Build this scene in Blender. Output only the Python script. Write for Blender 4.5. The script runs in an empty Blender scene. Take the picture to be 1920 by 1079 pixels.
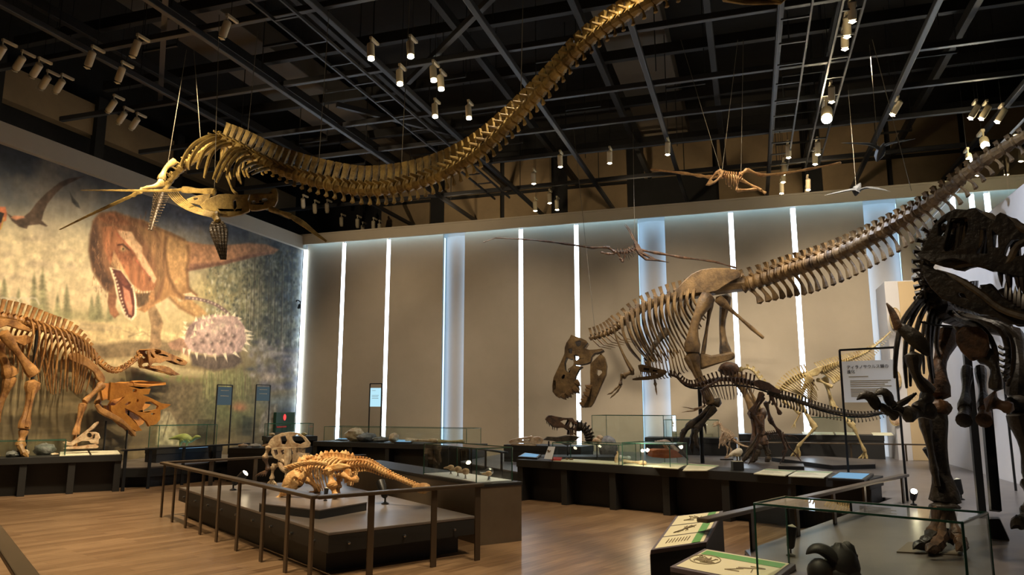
import bpy, bmesh, math, random
import numpy as np
from mathutils import Vector, Matrix
from mathutils.geometry import tessellate_polygon
random.seed(7)
S = bpy.context.scene
COL = S.collection

# ------------------------------------------------------------------ camera
F, PT, HD, EYE = 1367.0, math.radians(9.344), math.radians(17.96), 1.65
cam_d = bpy.data.cameras.new('camera')
cam_d.sensor_width = 36.0
cam_d.lens = 36.0 * F / 1920.0
cam_d.clip_start = 0.05
cam = bpy.data.objects.new('camera', cam_d)
COL.objects.link(cam)
cam.location = (0, 0, EYE)
cam.rotation_euler = (math.pi / 2 + PT, 0, HD)
S.camera = cam

# ------------------------------------------------------------------ exposure and world
S.view_settings.view_transform = 'Standard'
S.view_settings.look = 'None'
S.view_settings.gamma = 1.0
S.view_settings.use_curve_mapping = False
S.view_settings.exposure = 0.74
S.cycles.transparent_max_bounces = 32
W = bpy.data.worlds.new('world')
S.world = W
W.use_nodes = True
W.node_tree.nodes['Background'].inputs[0].default_value = (0.75, 0.85, 1.0, 1)
W.node_tree.nodes['Background'].inputs[1].default_value = 0.012

# ------------------------------------------------------------------ lights of the room
def aim(o, tgt):
    d = Vector(tgt) - o.location
    o.rotation_euler = d.to_track_quat('-Z', 'Y').to_euler()

def spot(loc, tgt, watts, col=(1, .80, .55), ang=40, blend=.7, size=.12):
    d = bpy.data.lights.new('spot_lamp', 'SPOT')
    d.energy = watts; d.color = col; d.spot_size = math.radians(ang); d.spot_blend = blend
    d.shadow_soft_size = size
    o = bpy.data.objects.new('spot_lamp', d); COL.objects.link(o)
    o.location = loc; aim(o, tgt)
    return o

def area(loc, tgt, watts, col, sx, sy, spread=180):
    d = bpy.data.lights.new('area_lamp', 'AREA')
    d.energy = watts; d.color = col; d.shape = 'RECTANGLE'; d.size = sx; d.size_y = sy
    d.spread = math.radians(spread)
    o = bpy.data.objects.new('area_lamp', d); COL.objects.link(o)
    o.location = loc; aim(o, tgt)
    return o

WARM = (1, .78, .50); NEUT = (1, .86, .68); COOL = (.72, .82, 1.0)
# mural wash: a row of track spots across the hall from the mural
for y, w in ((8.5, 760), (11.0, 950), (13.4, 1150), (15.6, 1200), (17.6, 700)):
    spot((-8.8, y - .6, 8.3), (-14.2, y, 2.9), w, WARM, 62, 1.0)
# back wall wash
for x, w in ((-11, 420), (-6.5, 560), (-2, 760), (2, 1350)):
    spot((x + .5, 14.6, 8.3), (x, 21, 2.0), w, NEUT, 60, 1.0)
# floor of the hall
for x, y, w in ((-9.5, 9.0, 1700), (-5.5, 5.0, 1250), (-3.2, 10.2, 850), (-1.2, 7.4, 1000), (-7.4, 5.6, 1500), (-1.9, 4.6, 900), (-10.5, 11.2, 700)):
    spot((x + .4, y - .8, 8.3), (x, y, 0), w, WARM, 56, 1.0)
# hadrosaur
spot((-8.6, 8.6, 8.3), (-13.0, 11.5, 2.2), 650, WARM, 34, .8)
# brown tyrannosaur skull and ribs, hips, tail
spot((-3.8, 13.4, 8.3), (-3.3, 17.3, 3.4), 800, NEUT, 36, .8)
spot((-1.2, 13.2, 8.3), (-.9, 17.4, 4.2), 620, NEUT, 34, .8)
spot((-.4, 11.6, 8.3), (2.2, 15.4, 5.0), 90, WARM, 32, .8)
spot((1.6, 15.3, 8.3), (1.6, 18.4, 2.4), 600, NEUT, 40, .8)
# plesiosaur
spot((-9.4, 4.6, 3.2), (-9.6, 10.6, 5.4), 1700, WARM, 34, .9)
spot((-.9, 9.6, 8.4), (-.4, 13.4, 5.9), 260, WARM, 40, .9)
spot((-10.6, 7.0, 8.3), (-9.4, 10.6, 5.6), 330, WARM, 40, .8)
spot((-7.4, 7.8, 8.4), (-6.0, 10.2, 5.5), 120, WARM, 44, .8)
spot((-1.6, 5.0, 8.4), (-3.6, 8.6, 5.6), 70, WARM, 44, .8)
# ankylosaur and protoceratops
spot((-4.0, 5.4, 8.3), (-5.1, 8.6, .9), 2400, WARM, 17, .6)
spot((-5.6, 6.2, 8.3), (-7.3, 10.0, 1.2), 1500, NEUT, 16, .7)
# white partition on the right, cool
for y, w in ((12.0, 720), (16.0, 640)):
    spot((.9, y - 1.0, 7.6), (4.1, y, 2.6), w, COOL, 70, 1.0)
spot((1.6, 17.2, 7.6), (4.0, 19.6, 2.2), 70, NEUT, 40, 1.0)
# cool general light on the platforms
spot((-4.6, 16.4, 8.3), (-4.6, 16.4, 0), 260, COOL, 70, 1.0)
spot((.8, 8.0, 8.3), (1.6, 9.6, .4), 900, NEUT, 60, 1.0)
spot((-1.6, 3.0, 5.5), (2.2, 7.6, 2.0), 90, WARM, 46, 1.0)
spot((.4, 6.8, 8.3), (1.35, 10.0, 1.9), 620, COOL, 22, .9)
spot((-1.2, 9.4, 8.3), (-1.2, 12.3, .7), 480, NEUT, 44, 1.0)
spot((-10.2, 8.6, 8.3), (-12.9, 11.2, .8), 700, NEUT, 24, .9)
spot((-9.6, 13.0, 8.3), (-9.3, 17.9, .8), 420, NEUT, 40, 1.0)
spot((-2.6, 12.0, 8.3), (-3.6, 14.8, 1.0), 700, NEUT, 30, 1.0)
spot((-.6, 12.6, 7.8), (2.0, 14.2, .4), 900, NEUT, 44, 1.0)
spot((-2.2, 17.2, 8.3), (-2.2, 17.0, .4), 420, COOL, 60, 1.0)
# work light washing the upper hall behind the grid
for x in (-9, -3, 2):
    spot((x, 21.6, 7.6), (x, 24.6, 10.2), 85, WARM, 110, 1.0)
area((-14.9, 13, 7.7), (-17.4, 13, 9.6), 12, WARM, 10, .3)

# ------------------------------------------------------------------ placing helpers
cp, sp, ch, sh = math.cos(PT), math.sin(PT), math.cos(HD), math.sin(HD)

def ray(u, v):
    a = (u - 960) / F; b = (539.5 - v) / F
    y = cp - sp * b; z = sp + cp * b
    return Vector((a * ch - y * sh, a * sh + y * ch, z))

EYEV = Vector((0, 0, EYE))

def at(u, v, d):
    r = ray(u, v)
    return EYEV + r * (d / (-r.x * sh + r.y * ch))

def onz(u, v, z):
    r = ray(u, v); return EYEV + r * ((z - EYE) / r.z)

def ony(u, v, y):
    r = ray(u, v); return EYEV + r * (y / r.y)

def onx(u, v, x):
    r = ray(u, v); return EYEV + r * (x / r.x)

def cr(ox, oy, s):
    return lambda pts: [(ox + p[0] / s, oy + p[1] / s) + tuple(p[2:]) for p in pts]

# ------------------------------------------------------------------ materials
def lin(c):
    return tuple((x / 12.92 if x <= .04045 else ((x + .055) / 1.055) ** 2.4) for x in c)

def rgb(r, g, b):
    return lin((r / 255, g / 255, b / 255)) + (1,)

def mat(name, col, rough=.6, metal=0.0, col2=None, nscale=6.0, bump=0.0, bscale=30.0, spec=.5, coat=0.0):
    m = bpy.data.materials.new(name); m.use_nodes = True
    nt = m.node_tree; b = nt.nodes['Principled BSDF']
    b.inputs['Base Color'].default_value = col
    b.inputs['Roughness'].default_value = rough
    b.inputs['Metallic'].default_value = metal
    b.inputs['Specular IOR Level'].default_value = spec
    if coat: b.inputs['Coat Weight'].default_value = coat
    tc = nt.nodes.new('ShaderNodeTexCoord')
    if col2:
        n = nt.nodes.new('ShaderNodeTexNoise'); n.inputs['Scale'].default_value = nscale
        n.inputs['Detail'].default_value = 6; n.inputs['Roughness'].default_value = .65
        r = nt.nodes.new('ShaderNodeValToRGB')
        r.color_ramp.elements[0].position = .35; r.color_ramp.elements[0].color = col2
        r.color_ramp.elements[1].position = .65; r.color_ramp.elements[1].color = col
        nt.links.new(tc.outputs['Object'], n.inputs['Vector'])
        nt.links.new(n.outputs['Fac'], r.inputs['Fac'])
        nt.links.new(r.outputs['Color'], b.inputs['Base Color'])
    if bump:
        n2 = nt.nodes.new('ShaderNodeTexNoise'); n2.inputs['Scale'].default_value = bscale
        n2.inputs['Detail'].default_value = 4
        bp = nt.nodes.new('ShaderNodeBump'); bp.inputs['Strength'].default_value = bump
        bp.inputs['Distance'].default_value = .02
        nt.links.new(tc.outputs['Object'], n2.inputs['Vector'])
        nt.links.new(n2.outputs['Fac'], bp.inputs['Height'])
        nt.links.new(bp.outputs['Normal'], b.inputs['Normal'])
    return m

def emit(name, col, strength):
    m = bpy.data.materials.new(name); m.use_nodes = True
    nt = m.node_tree; nt.nodes.clear()
    e = nt.nodes.new('ShaderNodeEmission'); o = nt.nodes.new('ShaderNodeOutputMaterial')
    e.inputs[0].default_value = col; e.inputs[1].default_value = strength
    nt.links.new(e.outputs[0], o.inputs[0]); return m

def glass_mat(name, tint=(.96, .985, .975, 1), ior=1.5):
    m = bpy.data.materials.new(name); m.use_nodes = True
    nt = m.node_tree; nt.nodes.clear()
    o = nt.nodes.new('ShaderNodeOutputMaterial')
    t = nt.nodes.new('ShaderNodeBsdfTransparent'); t.inputs[0].default_value = tint
    g = nt.nodes.new('ShaderNodeBsdfGlossy'); g.inputs['Roughness'].default_value = .01
    f = nt.nodes.new('ShaderNodeFresnel'); f.inputs['IOR'].default_value = ior
    ge = nt.nodes.new('ShaderNodeNewGeometry'); mu = nt.nodes.new('ShaderNodeMath'); mu.operation = 'MULTIPLY'
    iv = nt.nodes.new('ShaderNodeMath'); iv.operation = 'SUBTRACT'; iv.inputs[0].default_value = 1.0
    nt.links.new(ge.outputs['Backfacing'], iv.inputs[1]); nt.links.new(iv.outputs[0], mu.inputs[0]); nt.links.new(f.outputs[0], mu.inputs[1])
    x = nt.nodes.new('ShaderNodeMixShader')
    nt.links.new(mu.outputs[0], x.inputs[0]); nt.links.new(t.outputs[0], x.inputs[1])
    nt.links.new(g.outputs[0], x.inputs[2]); nt.links.new(x.outputs[0], o.inputs[0])
    return m

M = {}
M['bone_trex'] = mat('tan fossil bone', rgb(146, 116, 74), .55, 0, rgb(66, 48, 28), 3.0, .5, 24)
M['bone_plesio'] = mat('ochre fossil bone', rgb(186, 158, 88), .5, 0, rgb(106, 84, 42), 4, .5, 26)
M['bone_had'] = mat('amber fossil bone', rgb(190, 140, 80), .5, 0, rgb(112, 72, 36), 4, .5, 22)
M['bone_cer'] = mat('orange fossil bone', rgb(200, 138, 60), .5, 0, rgb(160, 100, 40), 3, .4, 18)
M['bone_dark'] = mat('blackened fossil bone', rgb(104, 88, 66), .5, 0, rgb(40, 32, 25), 5, .5, 22)
M['bone_brown'] = mat('dark brown fossil bone', rgb(112, 80, 54), .5, 0, rgb(48, 34, 24), 8, .5, 30)
M['bone_pale'] = mat('pale yellow fossil bone', rgb(206, 186, 132), .55, 0, rgb(150, 124, 76), 6, .4, 30)
M['bone_cream'] = mat('cream fossil bone', rgb(226, 204, 170), .55, 0, rgb(168, 126, 88), 9, .4, 40)
M['bone_anky'] = mat('honey fossil bone', rgb(236, 200, 142), .55, 0, rgb(190, 134, 70), 9, .5, 40)
M['bone_proto'] = mat('brown and cream fossil bone', rgb(204, 178, 136), .55, 0, rgb(138, 104, 66), 7, .5, 36)
M['bone_ptero'] = mat('thin tan fossil bone', rgb(198, 158, 106), .55, 0, rgb(138, 98, 58), 9, .3, 40)
M['bone_inner_shade'] = mat('inner bone with painted shade', rgb(58, 46, 34), .7, 0, rgb(30, 24, 18), 6, .5, 30)  # skull interior bone, its colour darkened to stand for shade
M['bone_black'] = mat('black fossil bone', rgb(62, 54, 44), .42, 0, rgb(26, 22, 18), 5, .5, 24)
M['tooth'] = mat('brown tooth enamel', rgb(120, 92, 60), .3)
M['tooth_dark'] = mat('dark tooth enamel', rgb(60, 48, 36), .3)
M['black'] = mat('matt black lacquer', rgb(34, 33, 31), .55)
M['blackmetal'] = mat('black powder coated steel', rgb(30, 30, 30), .42, .3)
M['bronze'] = mat('bronze anodised metal', rgb(104, 88, 68), .34, .75)
M['railmetal'] = mat('dark bronze rail', rgb(92, 80, 66), .38, .6)
M['steel'] = mat('brushed steel', rgb(170, 170, 170), .3, 1)
M['cable'] = mat('steel cable', rgb(120, 112, 96), .5, .4)
M['deck'] = mat('grey vinyl deck', rgb(112, 104, 98), .33, 0, rgb(98, 91, 86), 2.5)
M['taupe'] = mat('taupe laminate', rgb(112, 98, 80), .5, 0, rgb(104, 90, 72), 3)
M['wallpanel'] = mat('warm grey wall panel', rgb(186, 172, 150), .85, 0, rgb(180, 166, 144), 1.2, .05, 60)
M['wallwhite'] = mat('white painted wall', rgb(214, 210, 208), .85, 0, rgb(208, 204, 202), 1.0)
M['wallbeige'] = mat('beige painted wall', rgb(206, 180, 138), .85)
M['band'] = mat('pale grey painted band', rgb(196, 186, 168), .85, 0, rgb(190, 180, 162), 1.0)
M['ceil'] = mat('black painted ceiling', rgb(34, 33, 32), .9, 0, rgb(28, 27, 26), 2)
M['ceilpanel'] = mat('beige acoustic panel', rgb(150, 128, 96), .9, 0, rgb(132, 112, 84), .8)
M['beam'] = mat('grey galvanised channel', rgb(70, 70, 72), .45, .4)
M['beamdark'] = mat('black steel channel', rgb(48, 47, 46), .55, .3)
M['led'] = emit('cool white led', (.70, .85, 1, 1), 6.0)
M['ledblue'] = emit('blue white led cove', (.36, .66, 1, 1), 5.0)
M['lamp'] = emit('warm lamp face', (1, .82, .52, 1), 26.0)
M['lampbright'] = emit('dazzling lamp face', (1, .84, .55, 1), 160.0)
M['spothouse'] = mat('cream track lamp housing', rgb(214, 200, 168), .45)
M['spotdark'] = mat('dark track lamp housing', rgb(60, 56, 50), .5)
M['glass'] = glass_mat('clear case glass')
M['glassedge'] = mat('green glass edge', rgb(52, 92, 76), .15)
M['paper'] = mat('ivory printed panel', rgb(226, 220, 188), .5)
M['white'] = mat('white board', rgb(226, 230, 236), .5)
M['green'] = mat('green printed band', rgb(104, 164, 96), .5)
M['ink'] = mat('grey ink', rgb(74, 74, 76), .6)
M['inkfaint'] = mat('faint brown ink', rgb(150, 138, 112), .6)
M['greyframe'] = mat('violet grey console frame', rgb(110, 102, 110), .45)
M['screen'] = emit('tablet screen glow', (.22, .42, .62, 1), .55)
M['signlit'] = emit('backlit sign glow', (.42, .70, .82, 1), .7)
M['ledpil'] = emit('pilaster edge led', (.40, .68, 1, 1), 1.5)
M['signdim'] = emit('dim backlit sign glow', (.24, .34, .38, 1), .14)
M['red'] = mat('red card', rgb(200, 52, 46), .5)
M['redsign'] = emit('red exit pictogram', (1, .05, .05, 1), 1.2)
M['greensign'] = mat('dark green box', rgb(28, 62, 48), .5)
M['orange_rock'] = mat('orange sandstone block', rgb(206, 116, 62), .9, 0, rgb(160, 84, 42), 6, .6, 18)
M['greyrock'] = mat('grey fossil stone', rgb(150, 146, 140), .7, 0, rgb(96, 92, 88), 8, .6, 24)
M['greenskin'] = mat('pale green model skin', rgb(176, 190, 112), .55, 0, rgb(140, 160, 90), 12, .3, 50)
M['whitefeather'] = mat('white model body', rgb(232, 222, 200), .8, 0, rgb(214, 200, 174), 14)
M['gullwhite'] = mat('white model wing', rgb(66, 68, 70), .7)
M['blueskirt'] = mat('black skirt board', rgb(30, 32, 38), .5)

def wood_floor():
    m = bpy.data.materials.new('oak plank floor'); m.use_nodes = True
    nt = m.node_tree; b = nt.nodes['Principled BSDF']; L = nt.links.new
    tc = nt.nodes.new('ShaderNodeTexCoord'); mp = nt.nodes.new('ShaderNodeMapping')
    mp.inputs['Rotation'].default_value = (0, 0, math.radians(-68.5))
    L(tc.outputs['Object'], mp.inputs['Vector'])
    br = nt.nodes.new('ShaderNodeTexBrick')
    br.inputs['Scale'].default_value = 1; br.inputs['Brick Width'].default_value = 1.2
    br.inputs['Row Height'].default_value = .15; br.inputs['Mortar Size'].default_value = .0016
    br.inputs['Color1'].default_value = rgb(160, 130, 98); br.inputs['Color2'].default_value = rgb(130, 102, 74)
    br.inputs['Mortar'].default_value = rgb(92, 70, 48); br.offset = .37
    L(mp.outputs[0], br.inputs['Vector'])
    mp2 = nt.nodes.new('ShaderNodeMapping'); mp2.inputs['Scale'].default_value = (.9, 14, 1)
    L(mp.outputs[0], mp2.inputs['Vector'])
    n = nt.nodes.new('ShaderNodeTexNoise'); n.inputs['Scale'].default_value = 2.2; n.inputs['Detail'].default_value = 7
    L(mp2.outputs[0], n.inputs['Vector'])
    r = nt.nodes.new('ShaderNodeValToRGB')
    r.color_ramp.elements[0].position = .3; r.color_ramp.elements[0].color = (.42, .40, .38, 1)
    r.color_ramp.elements[1].position = .7; r.color_ramp.elements[1].color = (1, 1, 1, 1)
    L(n.outputs['Fac'], r.inputs['Fac'])
    mx = nt.nodes.new('ShaderNodeMix'); mx.data_type = 'RGBA'; mx.blend_type = 'MULTIPLY'
    mx.inputs['Factor'].default_value = .9
    L(br.outputs['Color'], mx.inputs['A']); L(r.outputs['Color'], mx.inputs['B'])
    L(mx.outputs['Result'], b.inputs['Base Color'])
    b.inputs['Roughness'].default_value = .36
    return m
M['wood'] = wood_floor()
# ------------------------------------------------------------------ mesh helpers
class MB:
    def __init__(s): s.v = []; s.f = []
    def add(s, vs, fs):
        o = len(s.v); s.v += [Vector(p) for p in vs]; s.f += [tuple(i + o for i in f) for f in fs]; return s

def frames(pts, up=None):
    n = len(pts); T = []
    for i in range(n):
        a = pts[max(0, i - 1)]; b = pts[min(n - 1, i + 1)]
        t = (b - a); T.append(t.normalized() if t.length > 1e-9 else Vector((0, 0, 1)))
    out = []
    ref = Vector(up) if up is not None else Vector((0, 0, 1))
    if abs(ref.dot(T[0])) > .95: ref = Vector((0, 1, 0)) if abs(T[0].y) < .9 else Vector((1, 0, 0))
    for t in T:
        nrm = ref - t * ref.dot(t)
        if nrm.length < 1e-6: nrm = t.orthogonal()
        nrm.normalize(); out.append((t, nrm, t.cross(nrm)))
        if up is None: ref = nrm
    return out

def tube(mb, pts, rad, n=8, flat=1.0, up=None, cap=True):
    pts = [Vector(p) for p in pts]
    if not hasattr(rad, '__len__'): rad = [rad] * len(pts)
    fr = frames(pts, up); vs = []; fs = []
    k = len(pts)
    for (p, r, (t, a, b)) in zip(pts, rad, fr):
        for j in range(n):
            c = math.cos(2 * math.pi * j / n); q = math.sin(2 * math.pi * j / n)
            vs.append(p + a * (c * r) + b * (q * r * flat))
    for i in range(k - 1):
        for j in range(n):
            j2 = (j + 1) % n
            fs.append((i * n + j, i * n + j2, (i + 1) * n + j2, (i + 1) * n + j))
    if cap:
        vs.append(pts[0] - fr[0][0] * rad[0] * .5); vs.append(pts[-1] + fr[-1][0] * rad[-1] * .5)
        a = k * n; b = a + 1
        for j in range(n):
            j2 = (j + 1) % n
            fs.append((a, j2, j)); fs.append((b, (k - 1) * n + j, (k - 1) * n + j2))
    mb.add(vs, fs); return mb

def crom(pts, m):
    pts = [Vector(p) for p in pts]; n = len(pts)
    if n == 2: return [pts[0].lerp(pts[1], i / (m - 1)) for i in range(m)]
    dense = []
    for i in range(n - 1):
        p0 = pts[max(0, i - 1)]; p1 = pts[i]; p2 = pts[i + 1]; p3 = pts[min(n - 1, i + 2)]
        for j in range(16):
            t = j / 16
            dense.append(.5 * ((2 * p1) + (p2 - p0) * t + (2 * p0 - 5 * p1 + 4 * p2 - p3) * t * t + (3 * p1 - p0 - 3 * p2 + p3) * t ** 3))
    dense.append(pts[-1])
    L = [0]
    for a, b in zip(dense, dense[1:]): L.append(L[-1] + (b - a).length)
    out = []; k = 0
    for i in range(m):
        s = L[-1] * i / (m - 1)
        while k < len(L) - 2 and L[k + 1] < s: k += 1
        d = L[k + 1] - L[k]
        out.append(dense[k].lerp(dense[k + 1], (s - L[k]) / d if d > 1e-9 else 0))
    return out

def lerp_list(lst, t):
    x = t * (len(lst) - 1); i = min(int(x), len(lst) - 2); return lst[i] + (lst[i + 1] - lst[i]) * (x - i)

def box(mb, c, s, rz=0.0, R=None):
    c = Vector(c); R = R or Matrix.Rotation(rz, 3, 'Z'); h = Vector(s) / 2
    vs = [c + R @ Vector((x * h.x, y * h.y, z * h.z)) for z in (-1, 1) for x, y in ((-1, -1), (1, -1), (1, 1), (-1, 1))]
    mb.add(vs, [(3, 2, 1, 0), (4, 5, 6, 7), (0, 1, 5, 4), (1, 2, 6, 5), (2, 3, 7, 6), (3, 0, 4, 7)]); return mb

def bar(mb, a, b, w, h, up=(0, 0, 1)):
    a = Vector(a); b = Vector(b); t, n, s = frames([a, b], up)[0]
    vs = [p + n * (y * h / 2) + s * (x * w / 2) for p in (a, b) for x, y in ((-1, -1), (1, -1), (1, 1), (-1, 1))]
    mb.add(vs, [(0, 1, 2, 3), (7, 6, 5, 4), (0, 4, 5, 1), (1, 5, 6, 2), (2, 6, 7, 3), (3, 7, 4, 0)]); return mb

def prism(mb, poly, z0, z1):
    n = len(poly); vs = [(p[0], p[1], z0) for p in poly] + [(p[0], p[1], z1) for p in poly]
    fs = [tuple(range(n - 1, -1, -1)), tuple(range(n, 2 * n))]
    for i in range(n):
        j = (i + 1) % n; fs.append((i, j, n + j, n + i))
    mb.add(vs, fs); return mb

def quad(mb, a, b, c, d): mb.add([a, b, c, d], [(0, 1, 2, 3)]); return mb

def blob(mb, c, r, n=12, m=8, rot=None, jit=0.0, rnd=None):
    c = Vector(c); rnd = rnd or random.Random(3); R = rot or Matrix.Identity(3)
    vs = [c + R @ Vector((0, 0, r[2]))]
    for i in range(1, m):
        th = math.pi * i / m
        for j in range(n):
            ph = 2 * math.pi * j / n; k = 1 + jit * (rnd.random() - .5)
            vs.append(c + R @ Vector((r[0] * math.sin(th) * math.cos(ph) * k, r[1] * math.sin(th) * math.sin(ph) * k, r[2] * math.cos(th) * k)))
    vs.append(c + R @ Vector((0, 0, -r[2]))); e = len(vs) - 1; fs = []
    for j in range(n):
        j2 = (j + 1) % n; fs.append((0, 1 + j, 1 + j2)); fs.append((e, 1 + (m - 2) * n + j2, 1 + (m - 2) * n + j))
        for i in range(m - 2): fs.append((1 + i * n + j, 1 + (i + 1) * n + j, 1 + (i + 1) * n + j2, 1 + i * n + j2))
    mb.add(vs, fs); return mb

def plate(mb, outer, holes, nrm, thick, off=None):
    """outline with holes (3D points) given real thickness; off(i, p) shifts each outline point along nrm"""
    loops = [[Vector(p) for p in outer]] + [[Vector(p) for p in h] for h in holes]
    flat = [p for l in loops for p in l]
    sh_ = [nrm * (off(p) if off else 0) for p in flat]
    tri = tessellate_polygon(loops); n = len(flat)
    c = sum(flat, Vector()) / n
    fr = [p + s + nrm * (thick / 2) for p, s in zip(flat, sh_)]
    bk = [p + s - nrm * (thick / 2) for p, s in zip(flat, sh_)]
    fs = []
    for t in tri:
        a, b, d = t
        N = (flat[b] - flat[a]).cross(flat[d] - flat[a])
        if N.dot(nrm) < 0: a, d = d, a
        fs.append((a, b, d)); fs.append((n + d, n + b, n + a))
    i0 = 0
    for l in loops:
        k = len(l)
        for i in range(k):
            j = (i + 1) % k; fs.append((i0 + i, n + i0 + i, n + i0 + j, i0 + j))
        i0 += k
    mb.add(fr + bk, fs); return mb

# ------------------------------------------------------------------ objects
WL = {}
def link(o): COL.objects.link(o); return o

def thing(name, label, cat, loc=(0, 0, 0), group=None, kind=None):
    o = bpy.data.objects.new(name, None); link(o); o.location = loc; o.empty_display_size = .1
    o['label'] = label; o['category'] = cat
    if group: o['group'] = group
    if kind: o['kind'] = kind
    WL[o] = Vector(loc); return o

def obj(name, mb, m, parent=None, smooth=True, bevel=0.0, seg=2, base=None, label=None, ang=40):
    w = WL[parent] if parent else (Vector(base) if base is not None else Vector((0, 0, 0)))
    me = bpy.data.meshes.new(name)
    me.from_pydata([tuple(p - w) for p in mb.v], [], mb.f); me.validate()
    bm = bmesh.new(); bm.from_mesh(me); bmesh.ops.remove_doubles(bm, verts=bm.verts, dist=1e-5)
    bmesh.ops.recalc_face_normals(bm, faces=bm.faces); bm.to_mesh(me); bm.free()
    me.materials.append(M[m] if isinstance(m, str) else m)
    o = bpy.data.objects.new(name, me); link(o)
    if parent: o.parent = parent
    else: o.location = w
    WL[o] = w
    if smooth:
        try: me.set_sharp_from_angle(angle=math.radians(ang))
        except Exception: pass
        for p in me.polygons: p.use_smooth = True
    if bevel:
        b = o.modifiers.new('edge', 'BEVEL'); b.width = bevel; b.segments = seg; b.limit_method = 'ANGLE'; b.angle_limit = math.radians(45)
    if label: o['label'] = label
    return o

def tagged(o, label, cat, group=None, kind=None):
    o['label'] = label; o['category'] = cat
    if group: o['group'] = group
    if kind: o['kind'] = kind
    return o

def struct(name, mb, m, smooth=False, bevel=0):
    o = obj(name, mb, m, None, smooth, bevel); o['kind'] = 'structure'; return o

def copy_tree(o, parent=None):
    c = o.copy(); link(c); c.parent = parent
    WL[c] = WL.get(o, Vector())
    for k in list(o.children): copy_tree(k, c)
    return c

def text(name, s, size, M4, m, parent=None, sx=1.0, align='LEFT'):
    cu = bpy.data.curves.new(name, 'FONT'); cu.body = s; cu.size = size; cu.extrude = .001; cu.align_x = align
    o = bpy.data.objects.new(name, cu); link(o); cu.materials.append(M[m])
    w = WL[parent] if parent else Vector()
    dg = bpy.context.evaluated_depsgraph_get(); me = bpy.data.meshes.new_from_object(o.evaluated_get(dg))
    bpy.data.objects.remove(o); bpy.data.curves.remove(cu)
    me.transform(Matrix.Translation(-w) @ M4 @ Matrix.Diagonal((sx, 1, 1, 1)))
    if not me.materials: me.materials.append(M[m])
    o = bpy.data.objects.new(name, me); link(o); o.parent = parent
    return o

def basis(origin, x, y):
    x = Vector(x).normalized(); y = Vector(y); y = (y - x * y.dot(x)).normalized(); z = x.cross(y)
    m = Matrix((x, y, z)).transposed().to_4x4(); m.translation = origin; return m

# ------------------------------------------------------------------ bones
def long_bone(root, name, a, b, r, m, ends=(1.7, 1.6), mid=None, flat=.85, n=9):
    a = Vector(a); b = Vector(b); c = Vector(mid) if mid is not None else a.lerp(b, .5)
    pts = crom([a, c, b], 9)
    pr = [ends[0], ends[0] * 1.02, 1.2, .95, .85, .92, 1.15, ends[1] * 1.04, ends[1]]
    mb = tube(MB(), pts, [r * k for k in pr], n, flat)
    return obj(name, mb, m, root)

def vert_mesh(p, t, up, L, r, hs, tw, hc=0.0, lean=.25, sw=.55):
    side = t.cross(up).normalized(); mb = MB()
    tube(mb, [p - t * L * .46, p - t * L * .36, p, p + t * L * .36, p + t * L * .46], [r * .9, r, r * .74, r, r * .9], 8)
    # arch and neural spine
    if hs > 0:
        b0 = p + up * r * .6; b1 = p + up * (r + hs) - t * hs * lean; w = L * sw / 2; th = max(r * .2, L * .1)
        rr = [(b0, w * 1.1, th * 1.8), (b0.lerp(b1, .3), w * .85, th), (b0.lerp(b1, .8), w, th), (b1, w * 1.12, th * 1.5)]
        vs = []; fs = []
        for q, ww, tt in rr:
            vs += [q - t * ww - side * tt, q + t * ww - side * tt, q + t * ww + side * tt, q - t * ww + side * tt]
        for i in range(3):
            for j in range(4):
                k = (j + 1) % 4; fs.append((i * 4 + j, i * 4 + k, (i + 1) * 4 + k, (i + 1) * 4 + j))
        fs += [(3, 2, 1, 0), (12, 13, 14, 15)]; mb.add(vs, fs)
    if tw > 0:
        for s in (-1, 1):
            q0 = p + up * r * .7; q1 = p + up * r * 1.0 + side * (s * tw) - t * tw * .25
            tube(mb, [q0, q0.lerp(q1, .6), q1], [r * .34, r * .26, r * .2], 6, .7)
    if hc > 0:
        q0 = p - up * r * .75 + t * L * .4; q1 = p - up * (r + hc) + t * hc * .38 + t * L * .4
        bend = q0.lerp(q1, .55) + t * hc * .1
        tube(mb, crom([q0, bend, q1], 6), [r * .30, r * .22, r * .20, r * .24, r * .36, r * .44], 6, .6, up=t)
    return mb

def spine(root, path, n, rad, hs, tw, m, hc=(0, 0), up=(0, 0, 1), name='vertebra', lean=.25, sw=.55):
    pts = crom(path, n + 1); ups = Vector(up); out = []
    for i in range(n):
        a, b = pts[i], pts[i + 1]; t = (b - a).normalized(); p = (a + b) / 2; L = (b - a).length
        u = (ups - t * ups.dot(t)).normalized(); k = i / max(1, n - 1)
        r = lerp_list(rad, k)
        obj(name, vert_mesh(p, t, u, L, r, lerp_list(hs, k), lerp_list(tw, k), lerp_list(hc, k), lean, sw), m, root)
        out.append((p, t, u, t.cross(u).normalized(), r))
    return out

def ribs(root, fr, depth, width, sweep, r, m, tuck=.25, name='rib', sides=(-1, 1), fwd=0.0):
    n = len(fr)
    for i, (p, t, u, s, rr) in enumerate(fr):
        k = i / max(1, n - 1); d = lerp_list(depth, k); w = lerp_list(width, k); sw = lerp_list(sweep, k)
        for sg in sides:
            pts = [p + u * rr * .5, p + s * sg * w * .55 + u * rr * .5 - t * fwd * .2, p + s * sg * w - u * d * .25 + t * (sw * .2 - fwd),
                   p + s * sg * w * .98 - u * d * .6 + t * (sw * .6 - fwd * .8), p + s * sg * w * (1 - tuck) - u * d + t * sw]
            obj(name, tube(MB(), crom(pts, 11), [r * x for x in (1.2, 1.3, 1.35, 1.3, 1.2, 1.05, .95, .85, .78, .68, .5)], 6, .7), m, root)

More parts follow.
